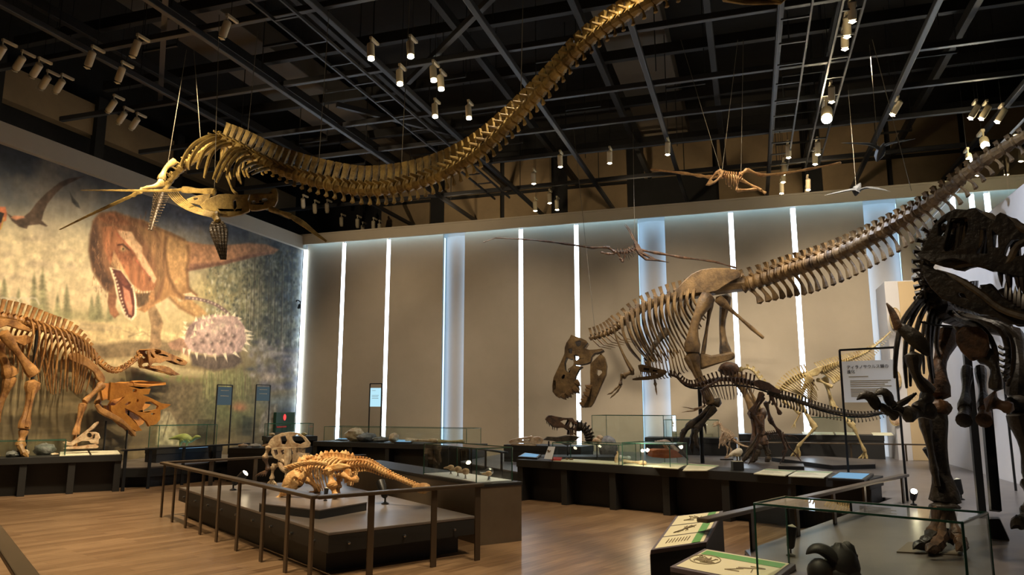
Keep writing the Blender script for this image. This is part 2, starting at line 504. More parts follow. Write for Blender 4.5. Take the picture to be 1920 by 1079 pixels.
def teeth(root, pts, down, size, m, name='tooth'):
    for i, p in enumerate(pts):
        p = Vector(p); L = size * (.7 + .6 * random.random()); d = Vector(down)
        q = p + d * L
        obj(name, tube(MB(), [p - d * L * .2, p, p.lerp(q, .5) , q], [L * .17, L * .18, L * .13, L * .02], 6), m, root)

def toe(root, pts, r, m, name='toe'):
    pts = [Vector(p) for p in pts]; mb = MB()
    for i in range(len(pts) - 1):
        a, b = pts[i], pts[i + 1]; k = r * (1 - .13 * i)
        if i == len(pts) - 2:
            tube(mb, crom([a, a.lerp(b, .5) + Vector((0, 0, k * .4)), b], 5), [k * .95, k, k * .75, k * .45, k * .08], 7)
        else:
            tube(mb, [a, a.lerp(b, .12), a.lerp(b, .5), a.lerp(b, .88), b], [k, k * 1.08, k * .72, k * 1.0, k * .9], 7)
    return obj(name, mb, m, root)

def chain(root, names, pts, rs, m, ends=(1.5, 1.4)):
    for nm, a, b, r in zip(names, pts, pts[1:], rs): long_bone(root, nm, a, b, r, m, ends)

class Plane:
    """vertical plane through point q with horizontal direction h; pixels are laid on it, side = metres towards the viewer"""
    def __init__(s, q, h):
        s.q = Vector(q); s.h = Vector((h[0], h[1], 0)).normalized(); s.n = Vector((s.h.y, -s.h.x, 0))
        if s.n.dot(EYEV - s.q) < 0: s.n = -s.n
    def __call__(s, u, v, side=0.0):
        r = ray(u, v); k = (s.q + s.n * side - EYEV).dot(s.n) / r.dot(s.n); return EYEV + r * k
    def many(s, pts, side=0.0): return [s(p[0], p[1], side) for p in pts]

def skull(root, pl, outer, holes, half, thick, m, name='skull', snout=None, back=None, roof=None, bevel=.012, inner=None, far=None):
    """two cheek plates that spread from snout to back, joined by a roof of bone along part of the outline"""
    O = pl.many(outer); H = [pl.many(h) for h in holes]
    A = pl(*snout); B = pl(*back); ax = (B - A); L2 = ax.dot(ax)
    def off(sg): return lambda p: sg * half * (.22 + .78 * max(0, min(1, (p - A).dot(ax) / L2)))
    mb = MB()
    for sg in (-1, 1): plate(mb, O, [pl.many(h) for h in far] if far and sg < 0 else H, pl.n, thick, off(sg))
    if roof:
        seq = O[roof[0]:roof[1] + 1]
        cen = sum(O, Vector()) / len(O)
        for a, b in zip(seq, seq[1:]):
            vs = []
            for p in (a, b):
                w = off(1)(p); inn = (cen - p).normalized() * thick * 1.2
                vs += [p + pl.n * w, p - pl.n * w, p - pl.n * w + inn, p + pl.n * w + inn]
            mb.add(vs, [(0, 1, 5, 4), (3, 7, 6, 2), (0, 4, 7, 3), (1, 2, 6, 5), (0, 3, 2, 1), (4, 5, 6, 7)])
    o = obj(name, mb, m, root, True, bevel, 2)
    if inner is not None:  # median plate, coloured dark so the skull openings look shaded
        obj('braincase_shade' if name == 'skull' else 'inner_shade_plate', plate(MB(), O, [pl.many(h) for h in far] if far else [H[i] for i in inner], pl.n, thick * .8), 'bone_inner_shade', o, True, bevel * .5)
    return o

def flat_bone(root, name, pl, outer, thick, m, side=0, holes=(), bevel=None):
    mb = plate(MB(), pl.many(outer, side), [pl.many(h, side) for h in holes], pl.n, thick)
    return obj(name, mb, m, root, True, bevel if bevel is not None else thick * .4, 3)

def circ(x, y, r, n=10, ry=None):
    ry = ry or r; return [(x + r * math.cos(2 * math.pi * i / n), y + ry * math.sin(2 * math.pi * i / n)) for i in range(n)]
# ------------------------------------------------------------------ room shell
YB, XL, XR = 21.0, -14.29, 4.09
DK = .42
struct('floor', box(MB(), (-4, 8, -.05), (30, 40, .1)), 'wood')
struct('ceiling', box(MB(), (-4, 8, 11.6), (30, 40, .1)), 'ceil')
# back wall: panels, led strips, glowing pilasters
strips = [-12.72, -11.06, -6.52, -4.77, -.29, 1.36]
cols = [(-9.13, -8.38), (-2.93, -2.14), (3.12, 3.94)]
ev = sorted([(s - .065, s + .065) for s in strips] + cols + [(5.19, 5.31), (5.62, 5.74), (5.96, 6.1)])
mb = MB(); x = XL + .16
for a, b in ev + [(9.0, 9.0)]:
    box(mb, ((x + a) / 2, YB + .06, 3.6), (a - x, .12, 7.2)); x = b
struct('wall_back', mb, 'wallpanel', bevel=.006)
mb = MB()
box(mb, (-2.5, YB + .5, 3.7), (24, .1, 7.4)); struct('wall_back_lining', mb, 'wallwhite')
order = ['first', 'second', 'third', 'fourth', 'fifth', 'sixth', 'seventh', 'eighth', 'ninth', 'tenth', 'eleventh', 'twelfth', 'thirteenth', 'fourteenth', 'fifteenth']
for i, s in enumerate(strips):
    o = obj('light_strip', box(MB(), (s, YB + .035, 3.55), (.128, .07, 7.08)), 'led', base=(s, YB, 0))
    tagged(o, 'bright vertical white light strip on the back wall, %s from the left' % order[i], 'light strip', 'light strips on the back wall')
for i, s in enumerate((5.25, 5.68, 6.03)):
    o = obj('light_strip', box(MB(), (s, YB + .035, 3.55), (.12, .07, 7.08)), 'led', base=(s, YB, 0))
    tagged(o, 'vertical white light strip showing over the right partition, %s of three from the left' % order[i], 'light strip', 'light strips over the right partition')
nm = ['left', 'middle', 'right']
for i, (a, b) in enumerate(cols):
    t = thing('lit_pilaster', ['pale pilaster glowing blue at its edges, nearest the mural',
                               'pale pilaster glowing blue at its edges, behind the tan dinosaur hips',
                               'pale pilaster glowing blue at its edges, beside the white partition'][i], 'pilaster', ((a + b) / 2, YB + .3, 0), 'glowing pilasters on the back wall')
    mb = MB(); n = 10
    pr = [(a - .02 + (b - a + .04) * k / n, YB + .34 - .10 * math.sin(math.pi * k / n)) for k in range(n + 1)] + [(b + .02, YB + .44), (a - .02, YB + .44)]
    obj('column_face', prism(mb, pr, 0, 7.1), 'wallwhite', t)
    for e, sg in ((a, -1), (b, 1)):
        obj('edge_light', box(MB(), (e + sg * .035, YB + .2, 3.55), (.05, .1, 7.0)), 'ledpil', t)
# corner light between mural and back wall
o = obj('light_strip', box(MB(), (XL + .1, YB - .02, 3.5), (.12, .06, 6.9)), 'led', base=(XL + .1, YB, 0))
tagged(o, 'cool vertical light strip in the corner between mural and back wall', 'light strip')
# bands above
mb = MB(); box(mb, (-2.5, YB - .29, 7.22), (23.6, .06, .30)); box(mb, (-2.5, YB + .05, 7.40), (23.6, .75, .05)); struct('trim_1', mb, 'band')
o = obj('cove_light', box(MB(), (-2.5, YB - .12, 7.30), (23, .1, .03)), 'ledblue', base=(-2.5, YB, 7.3))
tagged(o, 'hidden cool cove light along the top of the back wall', 'cove light')
mb = MB(); box(mb, (XL + .05, 9.0, 7.15), (.24, 23.8, .42)); box(mb, (XL - .9, 9.0, 7.33), (1.8, 23.8, .05)); struct('trim_2', mb, 'band')
mb = MB(); box(mb, (XL - .1, 9, 3.6), (.1, 24, 7.2)); struct('wall_left', mb, 'wallwhite')
# white partition on the right with a balustrade
mb = MB(); box(mb, (XR + .1, 12.4, 2.5), (.2, 16.8, 5.0)); struct('wall_right', mb, 'wallwhite', bevel=.01)
struct('wall_right_end', box(MB(), (3.67, 20.25, 2.35), (.84, 1.3, 4.7)), 'wallwhite', bevel=.01)
struct('trim_3', box(MB(), (3.82, 19.585, 2.55), (.54, .025, 4.25)), 'wallbeige')
bal = thing('glass_balustrade', 'glass balustrade with thin steel handrail on top of the white partition', 'balustrade', (XR + .1, 12.4, 5.0))
obj('handrail', tube(MB(), [(XR + .1, 4.2, 6.0), (XR + .1, 20.7, 6.0)], .022, 8), 'steel', bal)
for y in (5.2, 8.0, 10.8, 13.6, 16.4, 19.2):
    obj('glass_pane', box(MB(), (XR + .1, y + 1.3, 5.5), (.016, 2.7, .98)), 'glass', bal)
# upper hall
mb = MB(); box(mb, (-4, 25.2, 9.4), (30, .1, 4.5)); struct('wall_upper_back', mb, 'ceil')
mb = MB(); box(mb, (-17.9, 9, 9.4), (.1, 32, 4.5)); struct('wall_upper_left', mb, 'ceil')
mb = MB(); box(mb, (-17.3, 9, 9.62), (.3, 31, .9)); struct('trim_4', mb, 'ceilpanel')
mb = MB(); box(mb, (10.5, 9, 5.6), (.1, 32, 12)); struct('wall_upper_right', mb, 'ceil')
mb = MB()
x = -13.6
while x < 8:
    w = 1.9 + random.random() * .9
    for z0, z1 in ((8.2, 9.5), (9.65, 10.9)):
        if random.random() < .86: box(mb, (x + w / 2, 25.08, (z0 + z1) / 2), (w - .12, .1, z1 - z0))
    x += w + (.5 if random.random() < .35 else .05)
struct('wall_upper_panels', mb, 'ceilpanel')
mb = MB()
for y in range(3, 24, 3):
    box(mb, (-17.1, y, 8.6), (.18, .3, 3.4))
struct('column_upper_left', mb, 'ceil')

# ceiling grid
ZG = 8.6
def yb(u, v, z=ZG): return onz(u, v, z).x
def xb(u, v, z=ZG): return onz(u, v, z).y
for x in (-12.1, -9.54, -6.91, -4.31, -1.75, .84, 3.43, 6.0):
    struct('ceiling_beam', box(MB(), (x, 10.5, ZG), (.11, 29, .12)), 'beam', bevel=.012)
for y in (5.4, 7.9, 10.4, 12.93, 15.42, 17.3, 19.2, 21.9):
    struct('ceiling_beam', box(MB(), (-4, y, ZG + .13), (24, .11, .12)), 'beam', bevel=.012)
for x in (-13.3, -10.8, -8.2, -5.6, -3.0, -.45, 2.1, 4.7):
    struct('ceiling_beam', box(MB(), (x, 10.5, 9.7), (.14, 29, .22)), 'beamdark', bevel=.01)
for y in (6.6, 9.1, 11.6, 14.1, 16.6, 19.4, 22.6):
    struct('ceiling_beam', box(MB(), (-4, y, 10.1), (24, .16, .26)), 'beamdark', bevel=.01)
for y0, x0, y1, x1 in ((8.2, -8.3, 13.2, -13.2), (14.6, -9.2, 18.0, -6.7), (9.5, -2.0, 14.0, -7.0)):
    struct('ceiling_beam', bar(MB(), (x0, y0, ZG + .3), (x1, y1, ZG + .3), .1, .12), 'beam')
for x0, x1, y0, y1 in ((-3.0, -1.5, 3, 24), (-12.8, -10.9, 3, 24)):
    o = obj('air_duct', box(MB(), ((x0 + x1) / 2, (y0 + y1) / 2, 10.75), (x1 - x0, y1 - y0, .6)), mat('dark grey duct', rgb(96, 86, 72), .7), base=((x0 + x1) / 2, 13, 10.75), bevel=.02)
    tagged(o, 'wide grey air duct under the black ceiling, ' + ('over the tan dinosaur' if x0 > -5 else 'near the mural'), 'air duct')
# hanger rods and ladder trays of the grid
mb = MB(); rr = random.Random(5)
for x in (-12.1, -9.54, -6.91, -4.31, -1.75, .84, 3.43):
    for y in np.arange(4.2, 23, 2.5):
        yy = y + rr.uniform(-.4, .4); tube(mb, [(x + .2, yy, ZG), (x + .2, yy, 11.5)], .012, 5, cap=False)
        if rr.random() < .5: bar(mb, (x + .2, yy, 9.1), (x + 1.1, yy, 9.1), .05, .05); tube(mb, [(x + 1.1, yy, 9.1), (x + 1.1, yy, 11.5)], .012, 5, cap=False)
struct('ceiling_hangers', mb, 'beamdark')
for i, (x0, w) in enumerate(((1.05, .5), (1.95, .34), (-7.3, .5))):
    t = thing('cable_tray', ['wide cable ladder hanging in the ceiling grid above the tan dinosaur tail', 'narrow cable ladder beside the wide one, carrying the dazzling lamp', 'cable ladder hanging over the plesiosaur neck'][i], 'cable tray', (x0, 14, 8.3))
    for s in (-1, 1): obj('side_rail', box(MB(), (x0 + s * w / 2, 14, 8.3), (.035, 15, .06)), 'beam', t)
    for y in np.arange(7.2, 21.2, .9): obj('rung', box(MB(), (x0, y, 8.29), (w, .04, .03)), 'beam', t)

# track lights -------------------------------------------------------------
def lathe(mb, a, b, prof, n=12):
    a = Vector(a); b = Vector(b); tube(mb, [a.lerp(b, k) for k, r in prof], [r for k, r in prof], n); return mb

def track_light(u, v, z, d, label, group, lens='spothouse', size=1.0, adapt=(0, 1, 0), hs=1.0):
    p = onz(u, v, z); t = thing('track_spotlight', label, 'spotlight', p, group)
    d = Vector(d).normalized(); ax = Vector(adapt)
    top = p + Vector((0, 0, .16 * size))
    obj('adapter', bar(MB(), top - ax * .02, top + ax * .24 * size, .05 * size, .045 * size), 'spothouse', t, bevel=.006)
    obj('bracket', tube(MB(), [top, p], .014 * size, 6), 'spothouse', t)
    obj('hanger_rod', tube(MB(), [top + ax * .1, (top.x, top.y + .1 if ax.y else top.y, 11.58)], .007, 5, cap=False), 'beamdark', t)
    a = p - d * .06 * size; b = p + d * .20 * size
    obj('housing', lathe(MB(), a, b, [(0, .045 * size), (.06, .06 * size), (.9, .062 * size), (1, .056 * size)]), 'spothouse', t)
    obj('lens', lathe(MB(), b + d * .03 * size, b + d * (.03 * size + .012), [(0, .054 * size), (.5, .054 * size), (1, .04 * size)]), lens, t)
    return t
down = (0, .1, -1)
sets = [
 ('cream track spotlight in the row above the mural', [(4, 92), (40, 112), (72, 125), (88, 148), (115, 155), (213, 193), (232, 215), (256, 226)], (-.7, .1, -.7), 'spotlights above the mural', 'spothouse'),
 ('cream track spotlight hanging singly in the dark left ceiling', [(172, 103), (228, 132), (257, 82), (425, 46)], (-.35, 0, -1), 'single spotlights in the left ceiling', 'spothouse'),
 ('lit track spotlight in the ceiling over the plesiosaur neck', [(695, 88), (749, 137), (769, 84), (812, 130), (826, 147), (815, 200), (878, 203)], (.12, -.1, -1), 'lit spotlights over the plesiosaur neck', 'lamp'),
 ('cream track spotlight behind the plesiosaur spine', [(568, 376), (590, 386), (613, 385), (640, 411), (670, 414), (680, 426), (700, 418), (711, 423)], (-.3, .6, -.8), 'spotlights behind the plesiosaur spine', 'spothouse'),
 ('small track spotlight above the middle of the back wall', [(1000, 328), (1003, 381), (1030, 366), (1044, 379), (1050, 295), (1143, 288), (1252, 271)], (-.1, .5, -.9), 'spotlights above the middle of the back wall', 'lamp'),
 ('track spotlight on the right cable ladders', [(1598, 10), (1588, 40), (1584, 64), (1559, 168), (1533, 271), (1528, 290), (1478, 277), (1470, 309), (1468, 325), (1465, 347), (1515, 340), (1513, 358)], (.0, .45, -.9), 'spotlights on the cable ladders', 'lamp'),
 ('round track spotlight in the far right ceiling', [(1685, 195), (1832, 202), (1852, 203), (1882, 209)], (-.5, .3, -.8), 'spotlights in the far right ceiling', 'lamp'),
]
for lab, pts, d, g, lens in sets:
    pts = sorted(pts)
    for i, (u, v) in enumerate(pts):
        track_light(u, v, 8.36, d, '%s, %s from the left' % (lab, order[i]), g, lens, 1.15)
track_light(1550, 210, 8.2, (-.1, -.72, -.62), 'dazzling warm spotlight facing the viewer on the narrow cable ladder', 'dazzling spotlights', 'lampbright', 2.0)
track_light(1845, 264, 7.9, (-.2, -.8, -.6), 'dazzling warm spotlight above the tan tail, the upper of two', 'dazzling spotlights', 'lampbright', 1.6)
track_light(1816, 293, 7.6, (-.2, -.8, -.6), 'dazzling warm spotlight above the tan tail, the lower of two', 'dazzling spotlights', 'lampbright', 1.2)
# ------------------------------------------------------------------ mural painting
def mural():
    y0, y1, z0, z1, st = 3.0, 20.94, 0.0, 6.95, .021
    ys = np.arange(y0, y1 + st * .5, st); zs = np.arange(z0, z1 + st * .5, st)
    Y, Z = np.meshgrid(ys, zs); nz, ny = Y.shape
    X = XL + .02
    cx = X * ch + Y * sh; cy = -X * sh + Y * ch; cz = Z - EYE
    dep = cy * cp + cz * sp; U = 960 + F * cx / dep; V = 539.5 - F * (-cy * sp + cz * cp) / dep
    rng = np.random.RandomState(4)
    def noise(fy, fz, oct=4, seed=0):
        r = np.random.RandomState(seed); tot = np.zeros_like(Y); amp = 1; s = 0
        for k in range(oct):
            g = r.rand(int(fz * 2 ** k * 8) + 3, int(fy * 2 ** k * 20) + 3)
            a = (Z - z0) / (z1 - z0) * (g.shape[0] - 2); b = (Y - y0) / (y1 - y0) * (g.shape[1] - 2)
            i = a.astype(int); j = b.astype(int); p = a - i; q = b - j; p = p * p * (3 - 2 * p); q = q * q * (3 - 2 * q)
            tot += amp * ((g[i, j] * (1 - q) + g[i, j + 1] * q) * (1 - p) + (g[i + 1, j] * (1 - q) + g[i + 1, j + 1] * q) * p)
            s += amp; amp *= .55
        return tot / s
    N1 = noise(1, 1, 4, 1); N2 = noise(3, 3, 4, 2); N3 = noise(8, 8, 3, 3); NH = noise(.8, 6, 4, 5); NV = noise(7, 1.2, 4, 6)
    C = np.zeros((nz, ny, 3))
    stops = [(200, (48, 56, 68)), (320, (66, 74, 86)), (370, (116, 118, 116)), (415, (176, 166, 138)), (460, (206, 188, 146)), (560, (206, 182, 136)), (620, (190, 168, 116)), (660, (176, 150, 98)), (700, (140, 120, 76)), (760, (112, 96, 62)), (900, (96, 82, 54))]
    vv = [s[0] for s in stops]
    for k in range(3): C[..., k] = np.interp(V, vv, [s[1][k] for s in stops])
    def blend(mask, col, jit=0.0, nz_=None):
        col = np.array(col, float); n = nz_ if nz_ is not None else N3
        c = col[None, None, :] * (1 + jit * (n[..., None] - .5) * 2)
        m = np.clip(mask, 0, 1)[..., None]; C[:] = C * (1 - m) + c * m
    def poly(pts, col, f=3, jit=.25, a=1.0, n=None):
        pts = np.array([p[:2] for p in pts], float); lo = pts.min(0) - f * 2; hi = pts.max(0) + f * 2
        sel = (U > lo[0]) & (U < hi[0]) & (V > lo[1]) & (V < hi[1])
        if not sel.any(): return
        u = U[sel]; v = V[sel]; ins = np.zeros(u.shape, bool); D = np.full(u.shape, 1e9)
        k = len(pts)
        for i in range(k):
            (x1, y1_), (x2, y2_) = pts[i], pts[(i + 1) % k]
            if y1_ != y2_:
                c = ((y1_ > v) != (y2_ > v)) & (u < (x2 - x1) * (v - y1_) / (y2_ - y1_) + x1); ins ^= c
            dx, dy = x2 - x1, y2_ - y1_; L = dx * dx + dy * dy + 1e-9
            t = np.clip(((u - x1) * dx + (v - y1_) * dy) / L, 0, 1)
            D = np.minimum(D, np.hypot(u - x1 - t * dx, v - y1_ - t * dy))
        sd = np.where(ins, D, -D); m = np.zeros_like(U); m[sel] = np.clip(sd / f + .5, 0, 1) * a
        blend(m, col, jit, n)
    def line(pts, w, col, f=1.5, a=1.0):
        for (x1, y1_), (x2, y2_) in zip(pts, pts[1:]):
            d = math.hypot(x2 - x1, y2_ - y1_) or 1; nx, ny_ = -(y2_ - y1_) / d * w / 2, (x2 - x1) / d * w / 2
            poly([(x1 + nx, y1_ + ny_), (x2 + nx, y2_ + ny_), (x2 - nx, y2_ - ny_), (x1 - nx, y1_ - ny_)], col, f, .1, a)
    def soft(u, v, ru, rv, col, a=1.0, n=None):
        c0, c1 = np.searchsorted(UC, (u - 2.6 * ru - 16, u + 2.6 * ru + 16)); 
        if c1 <= c0: return
        sl = (slice(None), slice(c0, c1))
        m = np.exp(-(((U[sl] - u) / ru) ** 2 + ((V[sl] - v) / rv) ** 2)) * a
        if n is not None: m = m * np.clip((n[sl] - .38) * 5, 0, 1)
        c = np.array(col, float)[None, None, :] * (1 + .15 * (N3[sl][..., None] - .5) * 2); m = np.clip(m, 0, 1)[..., None]
        C[sl] = C[sl] * (1 - m) + c * m
    UC = U[nz // 2]
    K = cr(0, 360, 3); T = cr(150, 380, 4.15); A_ = cr(320, 540, 3.721); P_ = cr(0, 260, 5.394)
    # sky
    soft(470, 440, 130, 70, (52, 66, 104), .95); soft(330, 400, 140, 40, (60, 72, 104), .7); soft(60, 330, 120, 60, (44, 54, 70), .6)
    soft(60, 480, 130, 50, (216, 196, 150), .7); soft(40, 550, 120, 40, (222, 200, 158), .5)
    blend(np.clip((N1 - .52) * 4, 0, 1) * np.clip((600 - V) / 160, 0, 1) * .5, (172, 156, 132))
    for u, v in ((30, 478), (70, 495), (140, 500), (20, 520), (120, 470), (170, 540), (60, 450)): soft(u, v, 34, 7, (160, 140, 118), .6, N2)
    for u, v in ((440, 395), (400, 420), (350, 392), (300, 350), (260, 345)): soft(u, v, 30, 12, (150, 140, 140), .5, N2)
    # forests
    soft(520, 560, 60, 130, (60, 68, 70), .95); soft(450, 540, 60, 90, (124, 122, 84), .85); soft(545, 520, 22, 120, (46, 60, 78), .9); soft(400, 560, 50, 60, (168, 150, 92), .8)
    for i in range(260):
        u = 395 + rng.rand() * 165; v = 480 + rng.rand() * 170
        c = [(96, 102, 74), (58, 66, 62), (150, 146, 110), (178, 176, 150)][rng.randint(4)]
        r = rng.uniform(2, 8); soft(u, v, r, r * 1.3, c, .5)
    for i in range(60):
        u = 500 + rng.rand() * 60; v = 450 + rng.rand() * 200; soft(u, v, 5, 9, [(40, 52, 66), (120, 130, 136), (62, 78, 92)][rng.randint(3)], .6)
    for i in range(1500):
        u = 385 + rng.rand() ** .8 * 178; v = 470 + rng.rand() * 190; dk = (u - 385) / 178
        c = [(108, 112, 80), (52, 60, 58), (168, 164, 128), (190, 188, 166), (84, 92, 72)][rng.randint(5)]
        c = tuple(x * (1.1 - .45 * dk) for x in c); r = rng.uniform(1.0, 2.8); soft(u, v, r, r * rng.uniform(.9, 2.2), c, .6)
    for i in range(16):
        u = 400 + rng.rand() * 155; line([(u, 480 + rng.rand() * 60), (u - 3, 640)], 1.4, (150, 142, 112) if i % 2 else (66, 62, 52), 1.2, .55)
    for u in (478, 505, 530, 548): line([(u, 480), (u - 3, 650)], 2.2, (72, 66, 54), 2, .6)
    def fir(u, vt, vb, w, col):
        n = 9
        for i in range(n):
            v = vt + (vb - vt) * i / n; ww = w * (.25 + .75 * i / n)
            poly([(u, v - 6), (u + ww, v + (vb - vt) / n * 1.5), (u - ww, v + (vb - vt) / n * 1.5)], col, 5, .35, .55, N3)
    for u, vt, vb, w in ((80, 508, 585, 18), (64, 515, 585, 14), (8, 525, 580, 16), (125, 540, 598, 14), (108, 555, 598, 10), (184, 552, 602, 16), (172, 560, 602, 11), (35, 545, 585, 12), (205, 570, 602, 9)):
        fir(u, vt, vb, w, (112, 114, 78))
    soft(110, 592, 120, 12, (140, 138, 92), .6)
    # ground
    poly([(-300, 600), (120, 600), (240, 610), (420, 640), (420, 690), (240, 660), (-300, 650)], (214, 186, 128), 10, .12)
    for u0, v0, u1, v1 in ((90, 612, 210, 620), (150, 608, 230, 616)): line([(u0, v0), (u1, v1)], 6, (170, 148, 112), 6, .7)
    poly([(150, 650), (240, 640), (340, 640), (340, 668), (250, 672), (170, 672)], (126, 104, 72), 8, .2, .9)
    poly([(180, 676), (260, 668), (340, 690), (420, 700), (420, 712), (300, 704), (190, 690)], (196, 174, 124), 6, .15, .8)
    line([(240, 632), (268, 622), (285, 634)], 3, (176, 150, 104), 2); line([(230, 620), (262, 630), (290, 622)], 2.5, (186, 160, 112), 2); line([(255, 612), (262, 626)], 2, (180, 150, 108), 2)
    # lower half: dim water and reeds
    low = np.clip((V - 700) / 40, 0, 1); blend(low * np.clip((NH - .45) * 3, 0, 1) * .6, (150, 130, 84)); blend(low * np.clip((.5 - NH) * 3, 0, 1) * .6, (92, 78, 50))
    soft(320, 712, 70, 10, (104, 120, 56), .8, N3); poly([(300, 716), (410, 720), (410, 800), (300, 800)], (108, 92, 66), 14, .3, .8)
    soft(430, 705, 40, 18, (134, 136, 78), .8, NV); soft(430, 770, 60, 40, (104, 118, 70), .8); soft(500, 700, 50, 40, (128, 124, 92), .7, N3)
    for i in range(70):
        u = 380 + rng.rand() * 90; line([(u, 690 + rng.rand() * 20), (u + rng.uniform(-4, 4), 735 + rng.rand() * 20)], 1.6, [(150, 152, 92), (104, 112, 62)][rng.randint(2)], 1.5, .6)
    for i in range(70):
        u = 470 + rng.rand() * 95; v = 640 + rng.rand() * 90; soft(u, v, rng.uniform(3, 11), rng.uniform(3, 9), [(176, 162, 152), (98, 94, 100), (70, 72, 84), (136, 128, 122)][rng.randint(4)], .8)
    soft(505, 708, 16, 9, (186, 162, 140), .9); soft(528, 755, 40, 12, (110, 134, 150), .6); soft(540, 770, 24, 8, (60, 78, 100), .8)
    soft(448, 762, 14, 8, (176, 112, 72), .8); soft(450, 766, 10, 5, (196, 120, 78), .8)
    # pale sitting reptile and darker head at the bottom right
    poly([(292, 835), (298, 790), (306, 772), (318, 772), (330, 790), (338, 836)], (168, 156, 118), 4, .3); line([(318, 776), (312, 800), (306, 820)], 2, (110, 98, 70))
    poly([(485, 812), (490, 780), (505, 762), (520, 758), (516, 790), (505, 815)], (126, 118, 100), 5, .3)
    # feathered two-legged beast -------------------------------------------------
    tail = K([(1000, 270), (1150, 295), (1250, 302), (1400, 288), (1500, 296), (1570, 325), (1540, 350), (1400, 368), (1250, 402), (1130, 425), (1040, 440)])
    poly(tail, (184, 124, 82), 4, .18); poly(K([(1060, 405), (1250, 392), (1400, 352), (1540, 340), (1400, 375), (1250, 412), (1060, 446)]), (142, 92, 70), 4, .2, .9)
    poly(K([(830, 660), (870, 635), (905, 700), (918, 740), (905, 800), (908, 880), (840, 890), (850, 760)]), (150, 116, 78), 3, .25)
    poly(K([(900, 600), (960, 560), (1010, 620), (1070, 600), (1150, 668), (1165, 690), (1100, 705), (1010, 655), (950, 590)]), (190, 142, 84), 4, .15)
    poly(K([(700, 170), (800, 155), (880, 195), (960, 230), (1040, 268), (1075, 310), (1055, 440), (1062, 540), (1112, 585), (1040, 615), (960, 580), (920, 610), (860, 640), (760, 640), (700, 500)]), (172, 120, 68), 4, .2, 1, NV)
    poly(K([(940, 250), (1040, 280), (1060, 360), (1050, 520), (1000, 560), (950, 480), (930, 360)]), (200, 148, 88), 8, .15, .8)
    for ln, w_, c_ in (([(1055, 300), (1062, 360), (1052, 440), (1060, 540), (1108, 585)], 5, (120, 78, 46)), ([(935, 250), (925, 330), (945, 470), (985, 555), (1030, 600)], 6, (110, 70, 40)), ([(950, 590), (1010, 650), (1100, 700)], 5, (126, 86, 52)), ([(870, 200), (960, 235), (1040, 272)], 4, (120, 80, 50)), ([(1050, 440), (1250, 402), (1400, 366)], 4, (112, 70, 50))):
        line(K(ln), w_, c_, 5, .75)
    poly(K([(510, 250), (500, 330), (520, 440), (580, 540), (640, 590), (720, 640), (820, 650), (900, 600), (930, 480), (925, 330), (880, 220), (800, 160), (700, 130), (650, 108), (560, 115), (520, 165)]), (134, 86, 54), 5, .3, 1, NV)
    poly(K([(505, 240), (500, 340), (525, 450), (600, 560), (640, 520), (570, 400), (560, 260), (540, 160)]), (84, 54, 38), 8, .25, .9)
    poly(K([(760, 180), (860, 220), (920, 320), (930, 470), (880, 580), (850, 520), (880, 420), (840, 320)]), (160, 112, 66), 7, .25, .9, NV)
    poly(K([(540, 150), (620, 115), (680, 135), (740, 180), (690, 190), (600, 175)]), (146, 84, 50), 6, .3)
    poly(K([(575, 200), (650, 190), (730, 250), (800, 340), (860, 450), (880, 520), (860, 556), (790, 560), (735, 520), (700, 445), (620, 405), (580, 310)]), (178, 104, 62), 4, .25, 1, NV)
    poly(K([(660, 215), (740, 225), (765, 270), (800, 310), (800, 345), (850, 430), (880, 490), (868, 520), (800, 425), (760, 345), (720, 300), (680, 255)]), (222, 172, 124), 3, .12)
    line(K([(655, 235), (700, 280), (735, 320), (760, 380), (810, 440), (850, 490)]), 2.2, (196, 84, 60), 1.5, .8)
    poly(K([(600, 380), (640, 330), (660, 290), (720, 300), (760, 360), (740, 420), (690, 400)]), (140, 76, 46), 5, .25, .8)
    soft(231, 467, 5, 4.5, (216, 180, 112), .95); soft(231, 467, 2, 2.4, (40, 26, 18), .95); line(K([(660, 300), (690, 295), (730, 330)]), 3, (72, 40, 26), 2, .9)
    soft(281, 524, 3, 5, (110, 60, 40), .8)
    poly(K([(640, 330), (700, 440), (745, 520), (800, 558), (860, 556), (850, 565), (780, 575), (730, 545), (690, 470), (625, 410)]), (206, 158, 104), 3, .3, .8, NV)
    poly(K([(615, 425), (680, 440), (748, 525), (768, 610), (768, 700), (738, 728), (700, 705), (660, 610), (640, 500)]), (226, 198, 156), 2, .1)
    poly(K([(628, 432), (680, 445), (742, 530), (758, 610), (757, 695), (735, 715), (708, 695), (672, 605), (650, 500)]), (96, 42, 34), 2, .2)
    poly(K([(690, 530), (728, 560), (745, 640), (742, 695), (725, 690), (700, 610)]), (206, 122, 92), 3, .15)
    poly(K([(650, 455), (685, 455), (725, 520), (700, 530), (668, 490)]), (122, 58, 44), 3, .2)
    for side in (K([(622, 428), (655, 500), (680, 590), (705, 680), (730, 712)]), K([(748, 530), (760, 600), (762, 680), (745, 715)])):
        pts = crom([(a, b, 0) for a, b in side], 16)
        for p in pts: soft(p.x, p.y, 1.7, 1.9, (240, 226, 190), .95)
    for p in crom([(a, b, 0) for a, b in K([(740, 530), (790, 560), (860, 560)])], 9): soft(p.x, p.y + 1.5, 1.3, 2.4, (236, 220, 180), .9)
    poly(K([(612, 565), (655, 585), (650, 650), (672, 690), (645, 712), (618, 685), (605, 620)]), (150, 92, 58), 3, .2)
    poly(K([(840, 565), (872, 555), (868, 640), (815, 680), (770, 662), (830, 630)]), (172, 118, 70), 3, .2)
    poly(K([(765, 575), (840, 570), (835, 620), (780, 650)]), (84, 66, 44), 4, .2, .8)
    poly(K([(1030, 575), (1075, 565), (1105, 590), (1060, 602)]), (226, 196, 150), 3, .1)
